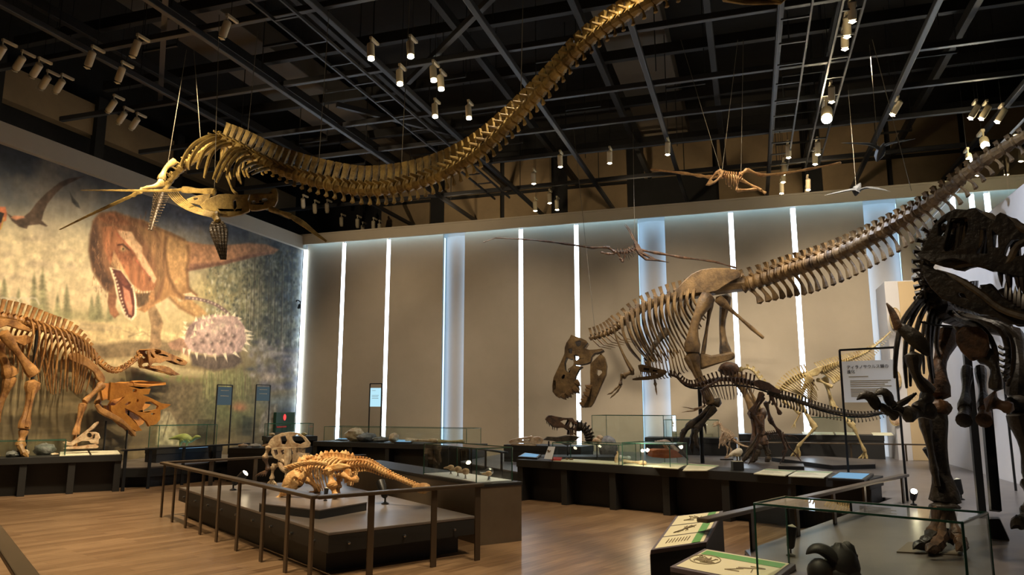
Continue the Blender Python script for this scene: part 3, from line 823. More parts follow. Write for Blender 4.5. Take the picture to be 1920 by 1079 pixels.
    for i in range(420):
        f = rng.rand(); g = rng.rand(); u = 172 + 135 * f; v = 395 + 175 * g
        if ((u - 235) / 75) ** 2 + ((v - 480) / 100) ** 2 < 1 and not (205 < u < 258 and 500 < v < 602): line([(u, v), (u + rng.uniform(-1, 3), v + rng.uniform(4, 11))], 1.1, [(92, 58, 36), (196, 140, 92), (150, 92, 54)][rng.randint(3)], 1.2, .5)
    # armoured beast --------------------------------------------------------------
    line(A_([(100, 70), (180, 75), (260, 95), (330, 125), (380, 160), (408, 188)]), 6, (120, 92, 92), 2)
    for p in crom([(a, b, 0) for a, b in A_([(130, 70), (260, 95), (340, 130), (395, 178)])], 12): soft(p.x, p.y, 1.5, 1.5, (214, 190, 170), .9)
    poly(A_([(60, 350), (110, 360), (150, 430), (120, 480), (60, 440), (0, 430), (-20, 390)]), (176, 128, 100), 3, .2)
    poly(A_([(115, 290), (180, 215), (290, 188), (400, 188), (470, 205), (520, 280), (525, 370), (495, 445), (400, 478), (300, 475), (200, 458), (130, 440), (95, 370)]), (192, 156, 148), 3, .2)
    poly(A_([(120, 260), (190, 225), (170, 300), (130, 360), (110, 320)]), (128, 100, 100), 8, .2, .8); poly(A_([(230, 330), (330, 220), (420, 230), (350, 300), (260, 400)]), (206, 172, 162), 8, .12, .7)
    poly(A_([(130, 450), (300, 482), (480, 450), (500, 520), (440, 560), (300, 580), (150, 540)]), (92, 76, 70), 6, .2, .9)
    spikes = [(180, 235, 175, 200), (230, 220, 225, 185), (270, 215, 268, 182), (310, 205, 312, 172), (350, 200, 355, 168), (395, 200, 402, 168), (440, 200, 450, 170), (470, 215, 500, 215), (110, 250, 85, 235), (120, 285, 90, 268), (105, 315, 75, 300), (100, 350, 65, 340), (170, 300, 172, 255), (220, 290, 212, 250), (255, 265, 245, 232), (170, 340, 165, 300), (290, 250, 285, 222), (515, 300, 570, 308), (522, 330, 580, 335), (525, 355, 575, 358), (522, 380, 560, 405), (500, 420, 540, 450), (180, 450, 185, 505), (240, 455, 245, 500), (305, 458, 318, 515), (375, 455, 398, 522), (440, 450, 485, 490), (95, 420, 90, 470), (130, 430, 128, 478), (150, 350, 150, 330)]
    for x0, y0_, x1, y1_ in spikes:
        d = math.hypot(x1 - x0, y1_ - y0_); nx, ny_ = -(y1_ - y0_) / d * 13, (x1 - x0) / d * 13
        poly(A_([(x0 + nx, y0_ + ny_), (x1, y1_), (x0 - nx, y0_ - ny_)]), (232, 212, 178), 1.5, .1)
    for x0, y0_ in ((165, 395), (220, 375), (288, 388), (350, 382), (420, 392), (255, 330), (375, 325), (300, 305), (330, 280), (365, 262), (440, 340), (300, 440), (460, 270)):
        p = A_([(x0, y0_)])[0]; soft(p[0], p[1], 4, 4, (98, 76, 74) if y0_ > 320 else (226, 202, 176), .9); soft(p[0] - 2, p[1] - 2, 2, 2, (232, 210, 186), .6)
    # flying reptiles
    poly(P_([(70, 755), (140, 800), (240, 790), (300, 745), (370, 650), (470, 550), (600, 445), (700, 402), (850, 383), (770, 420), (640, 485), (560, 560), (480, 660), (440, 750), (422, 830), (482, 886), (465, 890), (400, 868), (285, 880), (272, 912), (245, 908), (190, 890), (120, 835)]), (88, 68, 54), 2, .25)
    poly(P_([(140, 780), (240, 785), (250, 800), (160, 825), (110, 800)]), (206, 130, 92), 3, .2); poly(P_([(-40, 690), (55, 692), (72, 760), (62, 830), (20, 850), (-10, 960), (-30, 940)]), (202, 104, 62), 2.5, .2)
    poly(P_([(-10, 740), (45, 755), (10, 850), (-20, 860)]), (44, 34, 30), 2); line(P_([(40, 800), (8, 920)]), 2, (214, 170, 70), 1.5)
    poly(P_([(705, 542), (742, 600), (792, 655), (812, 708), (770, 690), (728, 640)]), (66, 66, 66), 2)
    for u in (4, 22, 40, 58): line([(u - 8, 565), (u, 558), (u + 10, 560), (u + 16, 572)], 3, (196, 186, 160), 2, .8)
    C *= (1 + .10 * (N3[..., None] - .5) * 2) * (1 + .08 * (NV[..., None] - .5) * 2)
    gray = C.mean(2, keepdims=True); C = C * .72 + gray * .28 * np.array([1.03, 1.0, .93])
    c = np.clip(C / 255 * 1.06, 0, 1); c = np.where(c <= .04045, c / 12.92, ((c + .055) / 1.055) ** 2.4)
    idx = np.arange(nz * ny).reshape(nz, ny)
    fs = np.stack([idx[:-1, :-1], idx[:-1, 1:], idx[1:, 1:], idx[1:, :-1]], -1).reshape(-1, 4)
    me = bpy.data.meshes.new('mural')
    co = np.stack([np.full_like(Y, 0), Y - 12, Z], -1).reshape(-1, 3)
    me.vertices.add(len(co)); me.vertices.foreach_set('co', co.ravel().astype(np.float32))
    me.loops.add(fs.size); me.loops.foreach_set('vertex_index', fs.ravel().astype(np.int32))
    me.polygons.add(len(fs)); me.polygons.foreach_set('loop_start', np.arange(0, fs.size, 4, dtype=np.int32))
    me.update(calc_edges=True)
    at_ = me.color_attributes.new('paint', 'FLOAT_COLOR', 'POINT')
    at_.data.foreach_set('color', np.concatenate([c.reshape(-1, 3), np.ones((nz * ny, 1))], 1).ravel().astype(np.float32))
    m = bpy.data.materials.new('printed mural'); m.use_nodes = True; nt = m.node_tree
    a = nt.nodes.new('ShaderNodeAttribute'); a.attribute_name = 'paint'
    b = nt.nodes['Principled BSDF']; b.inputs['Roughness'].default_value = .75
    nt.links.new(a.outputs['Color'], b.inputs['Base Color']); me.materials.append(m)
    o = bpy.data.objects.new('mural', me); link(o); o.location = (XL + .02, 12, 0)
    tagged(o, 'huge painted mural of a feathered meat eater facing a spiked armoured dinosaur', 'mural')
mural()
# ------------------------------------------------------------------ platforms
def off_poly(poly, d):
    c = sum((Vector((p[0], p[1])) for p in poly), Vector((0, 0))) / len(poly)
    return [tuple(Vector(p[:2]) + (c - Vector(p[:2])).normalized() * d) for p in poly]

def platform(label, poly, z, group=None, edge=.10, m='deck', studs=()):
    c = Vector((sum(p[0] for p in poly) / len(poly), sum(p[1] for p in poly) / len(poly), 0))
    t = thing('display_platform', label, 'platform', c, group)
    obj('deck', prism(MB(), poly, z - .03, z), m, t, False, .006)
    obj('fascia', prism(MB(), off_poly(poly, .004), z - .20, z - .03), 'black', t, False)
    obj('plinth', prism(MB(), off_poly(poly, edge * 2.4), 0.0, z - .20), 'blueskirt', t, False)
    for p in studs:
        n = Vector((p[2], p[3], 0)).normalized(); q = Vector((p[0], p[1], z - .12))
        obj('stud', tube(MB(), [q, q + n * .025], .014, 8), 'steel', t)
    return t
A0, A1, A2, A3 = (-8.55, 9.55), (-4.06, 6.62), (-3.08, 8.12), (-6.95, 11.15)
st = []
for k in range(9):
    f = .06 + k * .11; st.append((A0[0] + (A1[0] - A0[0]) * f, A0[1] + (A1[1] - A0[1]) * f, -3, -4.5))
for k in range(3):
    f = .12 + k * .36; st.append((A1[0] + (A2[0] - A1[0]) * f, A1[1] + (A2[1] - A1[1]) * f, 1.5, -1))
platform('low grey platform carrying the horned skull skeleton and the honey armoured skeleton', [A0, A1, A2, A3], DK, studs=st)
platform('low grey platform in front of the mural carrying the amber skeleton', [(-14.2, 10.5), (-12.5, 12.28), (-12.02, 12.5), (-11.6, 14.6), (-12.0, 16.4), (-14.2, 16.4)], DK)
platform('wide grey platform carrying both large meat eater skeletons', [(4.07, 4.6), (4.07, 20.9), (-6.45, 20.9), (-6.45, 15.95), (-4.35, 13.8), (1.78, 11.46), (-.12, 6.95), (.0, 6.25), (.24, 5.95), (.24, 5.5), (-.03, 5.2), (-.03, 4.6)], DK)

def slab(name, label, poly, z0, z1, m='deck', bev=.005):
    c = (poly[0][0], poly[0][1], z0)
    t = thing(name, label, 'plinth', c)
    obj('top', prism(MB(), poly, z1 - .012, z1), m, t, False)
    obj('body', prism(MB(), off_poly(poly, .003), z0, z1 - .012), 'black', t, False); return t
sl = [tuple(onz(u, v, DK + .10)[:2]) for u, v in ((486, 944), (600, 957), (688, 942), (640, 912), (520, 912))]
slab('plinth', 'thin dark base under the honey armoured skeleton', sl, DK, DK + .10)
sl = [tuple(onz(u, v, DK + .09)[:2]) for u, v in ((1446, 858), (1560, 873), (1641, 871), (1641, 862), (1520, 855))]
slab('plinth', 'low faceted base under the pale yellow skeleton feet', sl, DK, DK + .09)

# ------------------------------------------------------------------ counters
def counter(label, a, b, depth, z1, z0=0.0, legs=4, face='black', top='black', slabh=.13, name='display_counter', group=None, recess=.28, over=None):
    a = Vector((a[0], a[1], 0)); b = Vector((b[0], b[1], 0)); ax = (b - a).normalized(); n = Vector((-ax.y, ax.x, 0))
    if n.y < 0: n = -n
    t = thing(name, label, 'counter', (a + b) / 2 + Vector((0, 0, z0)), group); L = (b - a).length
    def q(s, w): p = a + ax * s + n * w; return (p.x, p.y)
    obj('worktop', prism(MB(), [q(0, 0), q(L, 0), q(L, depth), q(0, depth)], z1 - slabh, z1), top, t, False, .006)
    if legs:
        obj('back_panel', prism(MB(), [q(.03, recess), q(L - .03, recess), q(L - .03, depth - .02), q(.03, depth - .02)], z0, z1 - slabh), 'black', t, False)
        for i in range(legs):
            s = (L - .12) * i / (legs - 1); obj('leg_panel', prism(MB(), [q(s, .03), q(s + .12, .03), q(s + .12, recess), q(s, recess)], z0, z1 - slabh), face, t, False, .004)
    else:
        obj('front_panel', prism(MB(), [q(.01, .01), q(L - .01, .01), q(L - .01, depth - .01), q(.01, depth - .01)], z0, z1 - slabh), face, t, False)
    return q, L
TB = .72
qL, LL = counter('long black display counter at the left edge in front of the amber skeleton', (-13.62, 9.9), (-12.02, 11.8), .60, TB, legs=4)
qR, LR = counter('long black display counter in front of the big tan skeleton', (-4.1, 12.9), (1.42, 10.75), .72, TB, legs=7)
qB, LB = counter('black display counter under the long glass case by the back wall', (-11.62, 17.95), (-6.72, 17.25), 1.0, TB, legs=5)
qM, LM = counter('taupe fronted counter behind the armoured skeleton carrying a small glass case', (-6.75, 11.5), (-3.2, 8.62), .62, TB, legs=0, face='taupe', slabh=.04)
g0 = onz(292, 869, DK); g1 = onz(393, 864, DK)
qG, LG = counter('blue black counter holding the green model dinosaur', g0, (g0.x + .55, g0.y + 1.5), .55, .74, z0=DK, legs=0, face='blueskirt')
qH, LH = counter('dark counter with small fossils between the green model and the horned skull', (-11.35, 14.1), (-9.75, 14.5), .9, .74, legs=0)
qI, LI = counter('low counter in the corner below the mural end', (-12.9, 17.6), (-11.9, 18.6), .8, .84, legs=3)
k0 = onz(944, 866, DK); qK, LK = counter('black block carrying the long low reptile skull', (k0.x, k0.y), (k0.x + 1.9, k0.y - .35), .75, .80, z0=DK, legs=0)
qF, LF = counter('black counter with text panels against the back wall under the light strips', (-.35, 19.75), (3.0, 19.75), .8, .98, z0=DK, legs=0)
qE, LE = counter('black counter with a small glass case by the back wall right of the tan head', (-2.75, 19.95), (-.4, 19.95), .8, .86, z0=DK, legs=0)

# ------------------------------------------------------------------ glass cases
def glass_case(label, quadpts, z0, h, base=None, group=None):
    P = [Vector((p[0], p[1], 0)) for p in quadpts]; t = thing('glass_case', label, 'glass case', P[0] + Vector((0, 0, z0)), group); th = .010
    for i in range(4):
        a, b = P[i], P[(i + 1) % 4]; d = (b - a).normalized()
        mb = bar(MB(), a + d * th + Vector((0, 0, z0 + h / 2)), b - d * th + Vector((0, 0, z0 + h / 2)), th, h - 2 * th)
        obj('glass_pane', mb, 'glass', t, False)
    obj('glass_top', prism(MB(), [(p.x, p.y) for p in P], z0 + h - th, z0 + h), 'glass', t, False)
    mb = MB()
    for i in range(4):
        a = P[i]; b = P[(i + 1) % 4]
        bar(mb, a + Vector((0, 0, z0)), a + Vector((0, 0, z0 + h)), .012, .012, (1, 0, 0)); bar(mb, a + Vector((0, 0, z0 + h)), b + Vector((0, 0, z0 + h)), .012, .012)
    obj('glass_edge', mb, 'glassedge', t, False)
    if base: obj('base_board', prism(MB(), [(p.x, p.y) for p in P], z0, z0 + .012), base, t, False)
    return t
def quad_of(q, s0, s1, w0, w1): return [q(s0, w0), q(s1, w0), q(s1, w1), q(s0, w1)]
glass_case('low glass case over grey fossils at the left end of the left counter', quad_of(qL, .2, 1.5, .04, .56), TB, .30)
glass_case('long low glass case lit by many reflections on the counter by the back wall', quad_of(qB, .25, 4.8, .15, .9), TB, .40)
cm = [(-4.42, 9.50), (-3.40, 8.70), (-3.13, 9.28), (-4.12, 10.1)]
glass_case('glass case with small pale skulls at the end of the taupe counter', [qM(2.95, .03), qM(4.42, .03), qM(4.42, .56), qM(2.95, .56)], TB, .42, 'white')
glass_case('glass case over a red card and a white tag on the long counter', quad_of(qR, .78, 2.12, .05, .6), TB, .32, 'paper')
glass_case('glass case with crossed pale bones on the long counter', quad_of(qR, 1.95, 3.02, -.0 + .04, .62)if False else quad_of(qR, 2.2, 3.05, .03, .62), TB, .36, 'paper')
glass_case('tall glass case behind the dark skull in front of the back wall', [(-3.5, 16.75), (-1.85, 16.45), (-1.65, 17.15), (-3.3, 17.45)], DK, 1.05)
glass_case('glass case on the counter by the back wall right of the tan head', quad_of(qE, .5, 1.9, .1, .7), .86, .46)
glass_case('small glass case on the text panel counter by the back wall', quad_of(qF, 1.75, 2.75, .15, .7), .98, .42)
glass_case('glass case over the green model dinosaur', quad_of(qG, .05, 1.45, .05, .5), .74, .5)
glass_case('glass case over small fossils in the corner below the mural', quad_of(qI, .05, 1.3, .08, .7), .84, .35)
FL, FR, BR, BL = onz(1414, 945, 1.05), onz(1804, 981, 1.05), onz(1851, 962, 1.05), onz(1472, 932.5, 1.05)
slab('plinth', 'dark plinth under the large glass case with the black claw', [(p.x, p.y) for p in (FL, FR, BR, BL)], DK, .565, 'blackmetal')
glass_case('large glass case with the black claw cast in front of the dark skeleton', [FL, FR, BR, BL], .566, .484, 'greyframe')

# ------------------------------------------------------------------ barrier rails
def rail(label, path, posts, h, m='railmetal', z0=0.0, w=.10, pw=.068):
    t = thing('barrier_railing', label, 'railing', (path[0][0], path[0][1], z0))
    P = [Vector((p[0], p[1], z0 + h)) for p in path]
    mb = MB()
    for a, b in zip(P, P[1:]): bar(mb, a, b, w, .035)
    obj('handrail', mb, m, t, False, .008)
    for p in posts:
        obj('post', bar(MB(), (p[0], p[1], z0), (p[0], p[1], z0 + h - .01), pw, .022, (p[2], p[3], 0) if len(p) > 2 else (1, 0, 0)), m, t, False, .003)
    return t
def along(a, b, fs): return [(a[0] + (b[0] - a[0]) * f, a[1] + (b[1] - a[1]) * f, a[1] - b[1], b[0] - a[0]) for f in fs]
R0, R1, R2, R3 = (-8.72, 9.36), (-4.0, 6.28), (-2.9, 7.86), (-8.05, 10.98)
pts = along(R0, R1, [.02, .13, .25, .37, .49, .62, .76, .88, .985]) + along(R1, R2, [.30, .68, .97]) + along(R3, R0, [.1, .55])
rail('bronze barrier railing around the platform with the armoured skeleton', [(-6.6, 11.9), R3, R0, R1, R2], pts, .80)
rail('bronze barrier railing before the platform under the mural', [(-12.0, 11.75), (-11.4, 14.9)], along((-12.0, 11.75), (-11.4, 14.9), [.03, .2, .45, .7, .95]), .80, 'blackmetal')
rail('dark barrier railing at the middle platform behind the small glass case', [(-6.7, 15.9), (-5.9, 15.1), (-4.5, 13.5)], along((-6.7, 15.9), (-5.9, 15.1), [.05, .6]) + along((-5.9, 15.1), (-4.5, 13.5), [.1, .5, .9]), .80, 'blackmetal')
rail('bronze barrier railing leading past the long counter to the large glass case', [(-.42, 6.2), (1.9, 11.1)], along((-.42, 6.2), (1.9, 11.1), [.16, .34, .52, .7, .97]), .76)
rail('thin rail in front of the text panel counter', [(-.6, 19.2), (3.9, 19.3)], along((-.6, 19.2), (3.9, 19.3), [.1, .36, .62, .88]), .38, 'railmetal', DK + .0, .05, .04)
c0, c1 = onz(-30, 968, .80), onz(52, 1085, .80)
c2 = c1 + (c1 - c0) * .6
rail('bronze barrier railing end in the bottom left corner of the view', [c0, c2], along(c0, c2, [.1, .95]), .80)

# ------------------------------------------------------------------ text panels and tablets on counters
def lay_panel(label, quadpix, z, name='text_panel', m='paper', th=.012, lines=True, group=None, band=True):
    P = [onz(u, v, z) for u, v in quadpix]; t = thing(name, label, 'text panel', P[0] - Vector((0, 0, th)), group)
    obj('board', prism(MB(), [(p.x, p.y) for p in P], z - th, z), m, t, False)
    if band:
        a, b = P[3].lerp(P[0], .1), P[2].lerp(P[1], .1); c, d = P[3].lerp(P[0], .22), P[2].lerp(P[1], .22); up = Vector((0, 0, .0015))
        obj('coloured_band', MB().add([a + up, b + up, d + up, c + up], [(0, 1, 2, 3)]), 'green', t, False)
    if lines:
        mb = MB()
        for k in range(4):
            f = .36 + k * .13; a = P[3].lerp(P[0], f); b = P[2].lerp(P[1], f); bar(mb, a.lerp(b, .1) + Vector((0, 0, .001)), a.lerp(b, .55 + .3 * ((k * 7) % 3) / 3) + Vector((0, 0, .001)), .012, .001)
        obj('printed_lines', mb, 'inkfaint', t, False)
    return t
Z1 = TB + .013
lay_panel('cream text panel on the left counter below the crested skull', [(112, 855), (168, 853), (164, 846), (113, 848)], Z1, band=False)
lay_panel('cream text panel at the right end of the left counter', [(172, 853), (226, 851.5), (220, 845), (168, 846)], Z1, band=False)
cz = cr(1280, 820, 5.053)
for lab, q in (('pale text panel left of the black block on the long counter', [(0, 316), (232, 316), (345, 270), (60, 252)]),
               ('pale text panel right of the black block on the long counter', [(672, 345), (968, 366), (1075, 318), (790, 300)]),
               ('pale text panel next to the tablet on the long counter', [(1000, 368), (1335, 384), (1425, 328), (1090, 318)])):
    lay_panel(lab, cz(q), Z1)
lay_panel('pale text panel beside the bone case on the long counter', cr(1100, 760, 8.3)([(1030, 965), (1420, 990), (1560, 915), (1180, 895)]), Z1)
def tablet(label, quadpix, z, th=.03):
    P = [onz(u, v, z) for u, v in quadpix]; t = thing('tablet', label, 'tablet', P[0] - Vector((0, 0, th)))
    obj('case', prism(MB(), [(p.x, p.y) for p in P], z - th, z), 'blackmetal', t, False, .004)
    c = sum(P, Vector()) / 4; obj('screen', MB().add([c.lerp(p, .82) + Vector((0, 0, .002)) for p in P], [(0, 1, 2, 3)]), 'screen', t, False)
tablet('black tablet with glowing blue screen at the right end of the long counter', cz([(1370, 388), (1720, 408), (1810, 345), (1470, 330)]), Z1 + .02)
tablet('tilted blue tablet at the left end of the long counter', cr(930, 760, 8.3)([(340, 800), (640, 822), (705, 770), (450, 740)]), Z1 + .02)
tablet('small dark tablet on the counter by the back wall', cr(570, 700, 5.679)([(960, 735), (1155, 738), (1160, 712), (990, 708)]), Z1 + .02)
tablet('small dark tablet at the left end of the counter by the back wall', cr(570, 700, 5.679)([(330, 706), (465, 708), (465, 696), (385, 692)]), Z1 + .02)
for i, (a, b) in enumerate(((1505, 1563), (1567, 1603), (1636, 1674))):
    p = [ony(a, 821, 20.0), ony(b, 821, 20.0)]
    t = thing('text_panel', ['wide tilted text panel on the counter by the back wall, between the thin pale legs', 'tilted text panel next to the small case on the counter by the back wall', 'tilted text panel at the right end of the counter by the back wall'][i], 'text panel', (p[0].x, 19.85, .98))
    obj('board', MB().add([(p[0].x, 19.82, .985), (p[1].x, 19.82, .985), (p[1].x, 20.15, 1.04), (p[0].x, 20.15, 1.04), (p[0].x, 19.82, .975), (p[1].x, 19.82, .975), (p[1].x, 20.15, 1.03), (p[0].x, 20.15, 1.03)], [(0, 1, 2, 3), (7, 6, 5, 4), (0, 4, 5, 1), (1, 5, 6, 2), (2, 6, 7, 3), (3, 7, 4, 0)]), 'paper', t, False)

# ------------------------------------------------------------------ sign stands
def sign_stand(label, bl, br, ztop, zb, brd, z0, lines, name='sign_stand', m='white', head=None, lit=False):
    bl = Vector((bl[0], bl[1], 0)); br = Vector((br[0], br[1], 0)); t = thing(name, label, 'sign stand', bl + Vector((0, 0, z0))); up = Vector((0, 0, 1))
    ax = (br - bl).normalized(); n = Vector((ax.y, -ax.x, 0)); 
    if n.y > 0: n = -n
    for p in (bl, br): obj('upright', bar(MB(), p + up * z0, p + up * ztop, .028, .028, (1, 0, 0)), 'blackmetal', t, False)
    obj('crossbar', bar(MB(), bl + up * ztop, br + up * ztop, .028, .028), 'blackmetal', t, False)
    a = bl + ax * .02; b = br - ax * .02; th = n * .006
    for s in ('sign_board',):
        vs = [a + up * zb[0], b + up * zb[0], b + up * zb[1], a + up * zb[1]]
        obj(s, MB().add([p + th for p in vs] + [p - th for p in vs], [(0, 1, 2, 3), (7, 6, 5, 4), (0, 4, 5, 1), (1, 5, 6, 2), (2, 6, 7, 3), (3, 7, 4, 0)]), lit if lit else m, t, False)
    W_ = (b - a).length; H_ = zb[1] - zb[0]
    for s, fx, fy, sz in lines:
        text('lettering', s, sz, basis(a + ax * (W_ * fx) + up * (zb[0] + H_ * fy) + n * .009, ax, up), 'ink', t)
    mb = MB()
    for fx0, fx1, fy in head or []:
        bar(mb, a + ax * (W_ * fx0) + up * (zb[0] + H_ * fy) + n * .008, a + ax * (W_ * fx1) + up * (zb[0] + H_ * fy) + n * .008, .002, .010, up)
    if mb.v: obj('printed_lines', mb, 'inkfaint', t, False)
    return t
pl_, pr_ = at(1574, 657, 10.55), at(1677, 652, 10.05)
zt = (pl_.z + pr_.z) / 2
zb1 = (at(1579, 678, 10.53).z + at(1675, 675, 10.06).z) / 2; zb0 = (at(1586, 756, 10.5).z + at(1681, 754, 10.05).z) / 2
hl = [(.12, .50, .62)] + [(.14, .92 - .06 * (k % 3), .52 - .045 * k) for k in range(4)] + [(.14, .82 - .1 * (k % 2), .32 - .035 * k) for k in range(6)]
sign_stand('black framed sign stand about tyrannosaur evolution beside the dark skeleton', pl_, pr_, zt, (zb0, zb1), None, DK, [('ティラノサウルス類の', .09, .82, .056), ('進化', .09, .71, .056)], head=hl)
a, b = at(694, 720, 22.0), at(716, 720, 21.95)
hl2 = [(.15, .5, .86), (.15, .8, .6), (.15, .75, .52), (.15, .78, .44)]
sign_stand('thin sign stand with pale blue sheet against the back wall between two light strips', a, b, a.z, (at(705, 763, 22).z, at(705, 728, 22).z), None, 0, [], head=hl2, lit='signlit')
for i, (u0, u1, v0, v1, v2) in enumerate(((408, 436, 722, 760, 815), (481, 507, 722, 752, 812))):
    a, b = onx(u0, v0, -13.55), onx(u1, v0, -13.5)
    sign_stand(['dim blue sign stand before the mural below the spiked beast', 'dim blue sign stand before the mural near its right end'][i], a, b, a.z, (onx(u0, v1, -13.5).z, a.z - .05), None, DK if i == 0 else .0, [], m='signdim', lit='signdim', head=[(.2, .8, .8), (.2, .8, .5)])
# exit sign box and camera in the corner
p = onx(533, 792, -14.2)
t = thing('exit_sign', 'dark green exit box with red mark low at the right end of the mural', 'exit sign', p)
obj('box', box(MB(), p, (.1, 1.0, .62)), 'greensign', t, False, .01)
q = onx(534, 783, -14.14); obj('pictogram', blob(MB(), q, (.012, .07, .10), 10, 6), 'redsign', t)
q2 = onx(528, 801, -14.14); obj('arrow_bar', box(MB(), q2, (.012, .5, .04)), 'red', t, False)
p = ony(562, 572, 20.7)
t = thing('security_camera', 'small black security camera hanging in the corner beside the mural', 'camera', p)
obj('arm', tube(MB(), crom([(XL + .02, p.y, p.z + .12), p + Vector((-.1, 0, .16)), p + Vector((.02, 0, .1)), p], 8), .02, 6), 'blackmetal', t)
obj('body', tube(MB(), [p, p + Vector((.02, -.06, -.12))], [.05, .06], 8), 'blackmetal', t)

# ------------------------------------------------------------------ foreground consoles
def console(label, quadpix, zs, sheets, name, fr='greyframe', longways=True):
    P = [onz(u, v, z) for (u, v), z in zip(quadpix, zs)]   # order: back left, back right, front right, front left
    t = thing(name, label, 'console', Vector((P[3].x, P[3].y, 0)))
    P[2] = P[1] + P[3] - P[0]
    nrm = (P[1] - P[0]).cross(P[3] - P[0]).normalized()
    if nrm.z < 0: nrm = -nrm
    mb = MB(); vs = P + [p - nrm * .035 for p in P]
    mb.add(vs, [(0, 1, 2, 3), (7, 6, 5, 4), (0, 4, 5, 1), (1, 5, 6, 2), (2, 6, 7, 3), (3, 7, 4, 0)]); obj('tray', mb, fr, t, False, .004)
    vs = [p - nrm * .035 for p in P] + [Vector((p.x, p.y, 0)) for p in P]
    obj('body', MB().add(vs, [(0, 1, 2, 3), (7, 6, 5, 4), (0, 4, 5, 1), (1, 5, 6, 2), (2, 6, 7, 3), (3, 7, 4, 0)]), 'black', t, False)
    def S(x, y): return P[3].lerp(P[2], x).lerp(P[0].lerp(P[1], x), y)
    for (x0, x1, y0, y1), bd, marks in sheets:
        sh_ = obj('printed_sheet', MB().add([S(x0, y0) + nrm * .003, S(x1, y0) + nrm * .003, S(x1, y1) + nrm * .003, S(x0, y1) + nrm * .003], [(0, 1, 2, 3)]), 'paper', t, False)
        bx0, bx1, by0, by1 = bd
        obj('green_band', MB().add([S(bx0, by0) + nrm * .005, S(bx1, by0) + nrm * .005, S(bx1, by1) + nrm * .005, S(bx0, by1) + nrm * .005], [(0, 1, 2, 3)]), 'green', sh_, False)
        mb = MB()
        for mk in marks:
            pts = [S(x, y) + nrm * .006 for x, y in mk]; tube(mb, pts, .003, 4)
        if mb.v: obj('drawing', mb, 'inkfaint', sh_)
    return t
rr = random.Random(2)
def scrib(x0, x1, y0, y1, n): return [[(rr.uniform(x0, x1), rr.uniform(y0, y1)), (rr.uniform(x0, x1), rr.uniform(y0, y1)), (rr.uniform(x0, x1), rr.uniform(y0, y1))] for _ in range(n)]
def bones_row(x0, x1, y, n): return [[(x0 + (x1 - x0) * i / n, y - .05), (x0 + (x1 - x0) * (i + .2) / n, y + .06)] for i in range(n)]
console('sloping black console with three sheets banded in green beside the railing', [(1267, 968), (1356, 958), (1340, 1023), (1220, 1032)], (.74, .74, .62, .62),
        [((.06, .93, .02, .31), (.70, .86, .02, .31), bones_row(.2, .64, .17, 8)), ((.06, .93, .335, .64), (.70, .86, .335, .64), scrib(.2, .6, .4, .58, 7)), ((.06, .93, .665, .97), (.70, .86, .665, .97), scrib(.15, .6, .72, .92, 5))], 'info_console')
S_oval = [[(.2 + .16 * math.cos(a) * 1.0, .5 + .2 * math.sin(a)) for a in [2 * math.pi * i / 16 for i in range(17)]]]
console('low console with one sheet showing a skull drawing at the bottom edge', [(1321, 1029), (1492, 1058), (1452, 1110), (1256, 1063)], (.62, .62, .59, .59),
        [((.05, .95, .05, .95), (.07, .93, .70, .90), S_oval + scrib(.1, .34, .35, .65, 14) + scrib(.5, .85, .25, .55, 3))], 'info_console')

# ------------------------------------------------------------------ floor uplights
def uplight(u, v, z, d, label, lit=True, s=1.0):
    p = onz(u, v, z); t = thing('floor_spotlight', label, 'floor light', p); d = Vector(d).normalized()
    obj('foot', tube(MB(), [p + Vector((0, 0, .004)), p + Vector((0, 0, .012))], .05 * s, 12), 'blackmetal', t)
    obj('stem', tube(MB(), [p, p + Vector((0, 0, .10 * s))], .012 * s, 6), 'blackmetal', t)
    a = p + Vector((0, 0, .09 * s)); b = a + d * .24 * s
    obj('housing', tube(MB(), [a, a.lerp(b, .1), b], [.03 * s, .045 * s, .06 * s], 14), 'blackmetal', t)
    obj('lens', tube(MB(), [b, b + d * .008], [.05 * s, .045 * s], 14), 'lamp' if lit else 'paper', t)
    return b
b = uplight(437, 920, DK, (.6, .1, .55), 'black floor spotlight shining left of the horned skeleton')
spot(b + Vector((.08, .02, .08)), (-6.6, 9.4, 1.2), 90, WARM, 40, .7, .04)
uplight(722, 946, DK, (-.45, .35, .6), 'black floor spotlight tilted at the tail of the armoured skeleton', False)
uplight(610, 940, DK + .1, (-.1, .3, .8), 'black floor spotlight under the belly of the armoured skeleton', False, .45)
uplight(1483, 1044, DK, (.12, .05, .9), 'black floor spotlight seen through the large glass case', False, .72)
uplight(1803, 938, DK, (-.12, .12, .9), 'black floor spotlight behind the shin of the dark skeleton', False, .8)
uplight(1747, 871, DK, (-.35, -.1, .8), 'far black floor spotlight against the white partition', False, 1.1)
uplight(1713, 948, DK, (-.05, -.75, .55), 'lit floor spotlight facing the viewer left of the dark skeleton shin', True, .8)
uplight(545, 900, DK, (.1, -.5, .8), 'small lit floor spotlight between the horned and armoured skeletons', True, .7)
uplight(395, 868, DK, (-.3, .3, .8), 'black floor spotlight on the platform under the mural', False, 1.2)
# ================================================================== skeletons
def cables(root, lst, m='cable', r=.006):
    for a, b in lst: obj('suspension_cable', tube(MB(), [a, b], r, 5), m, root)

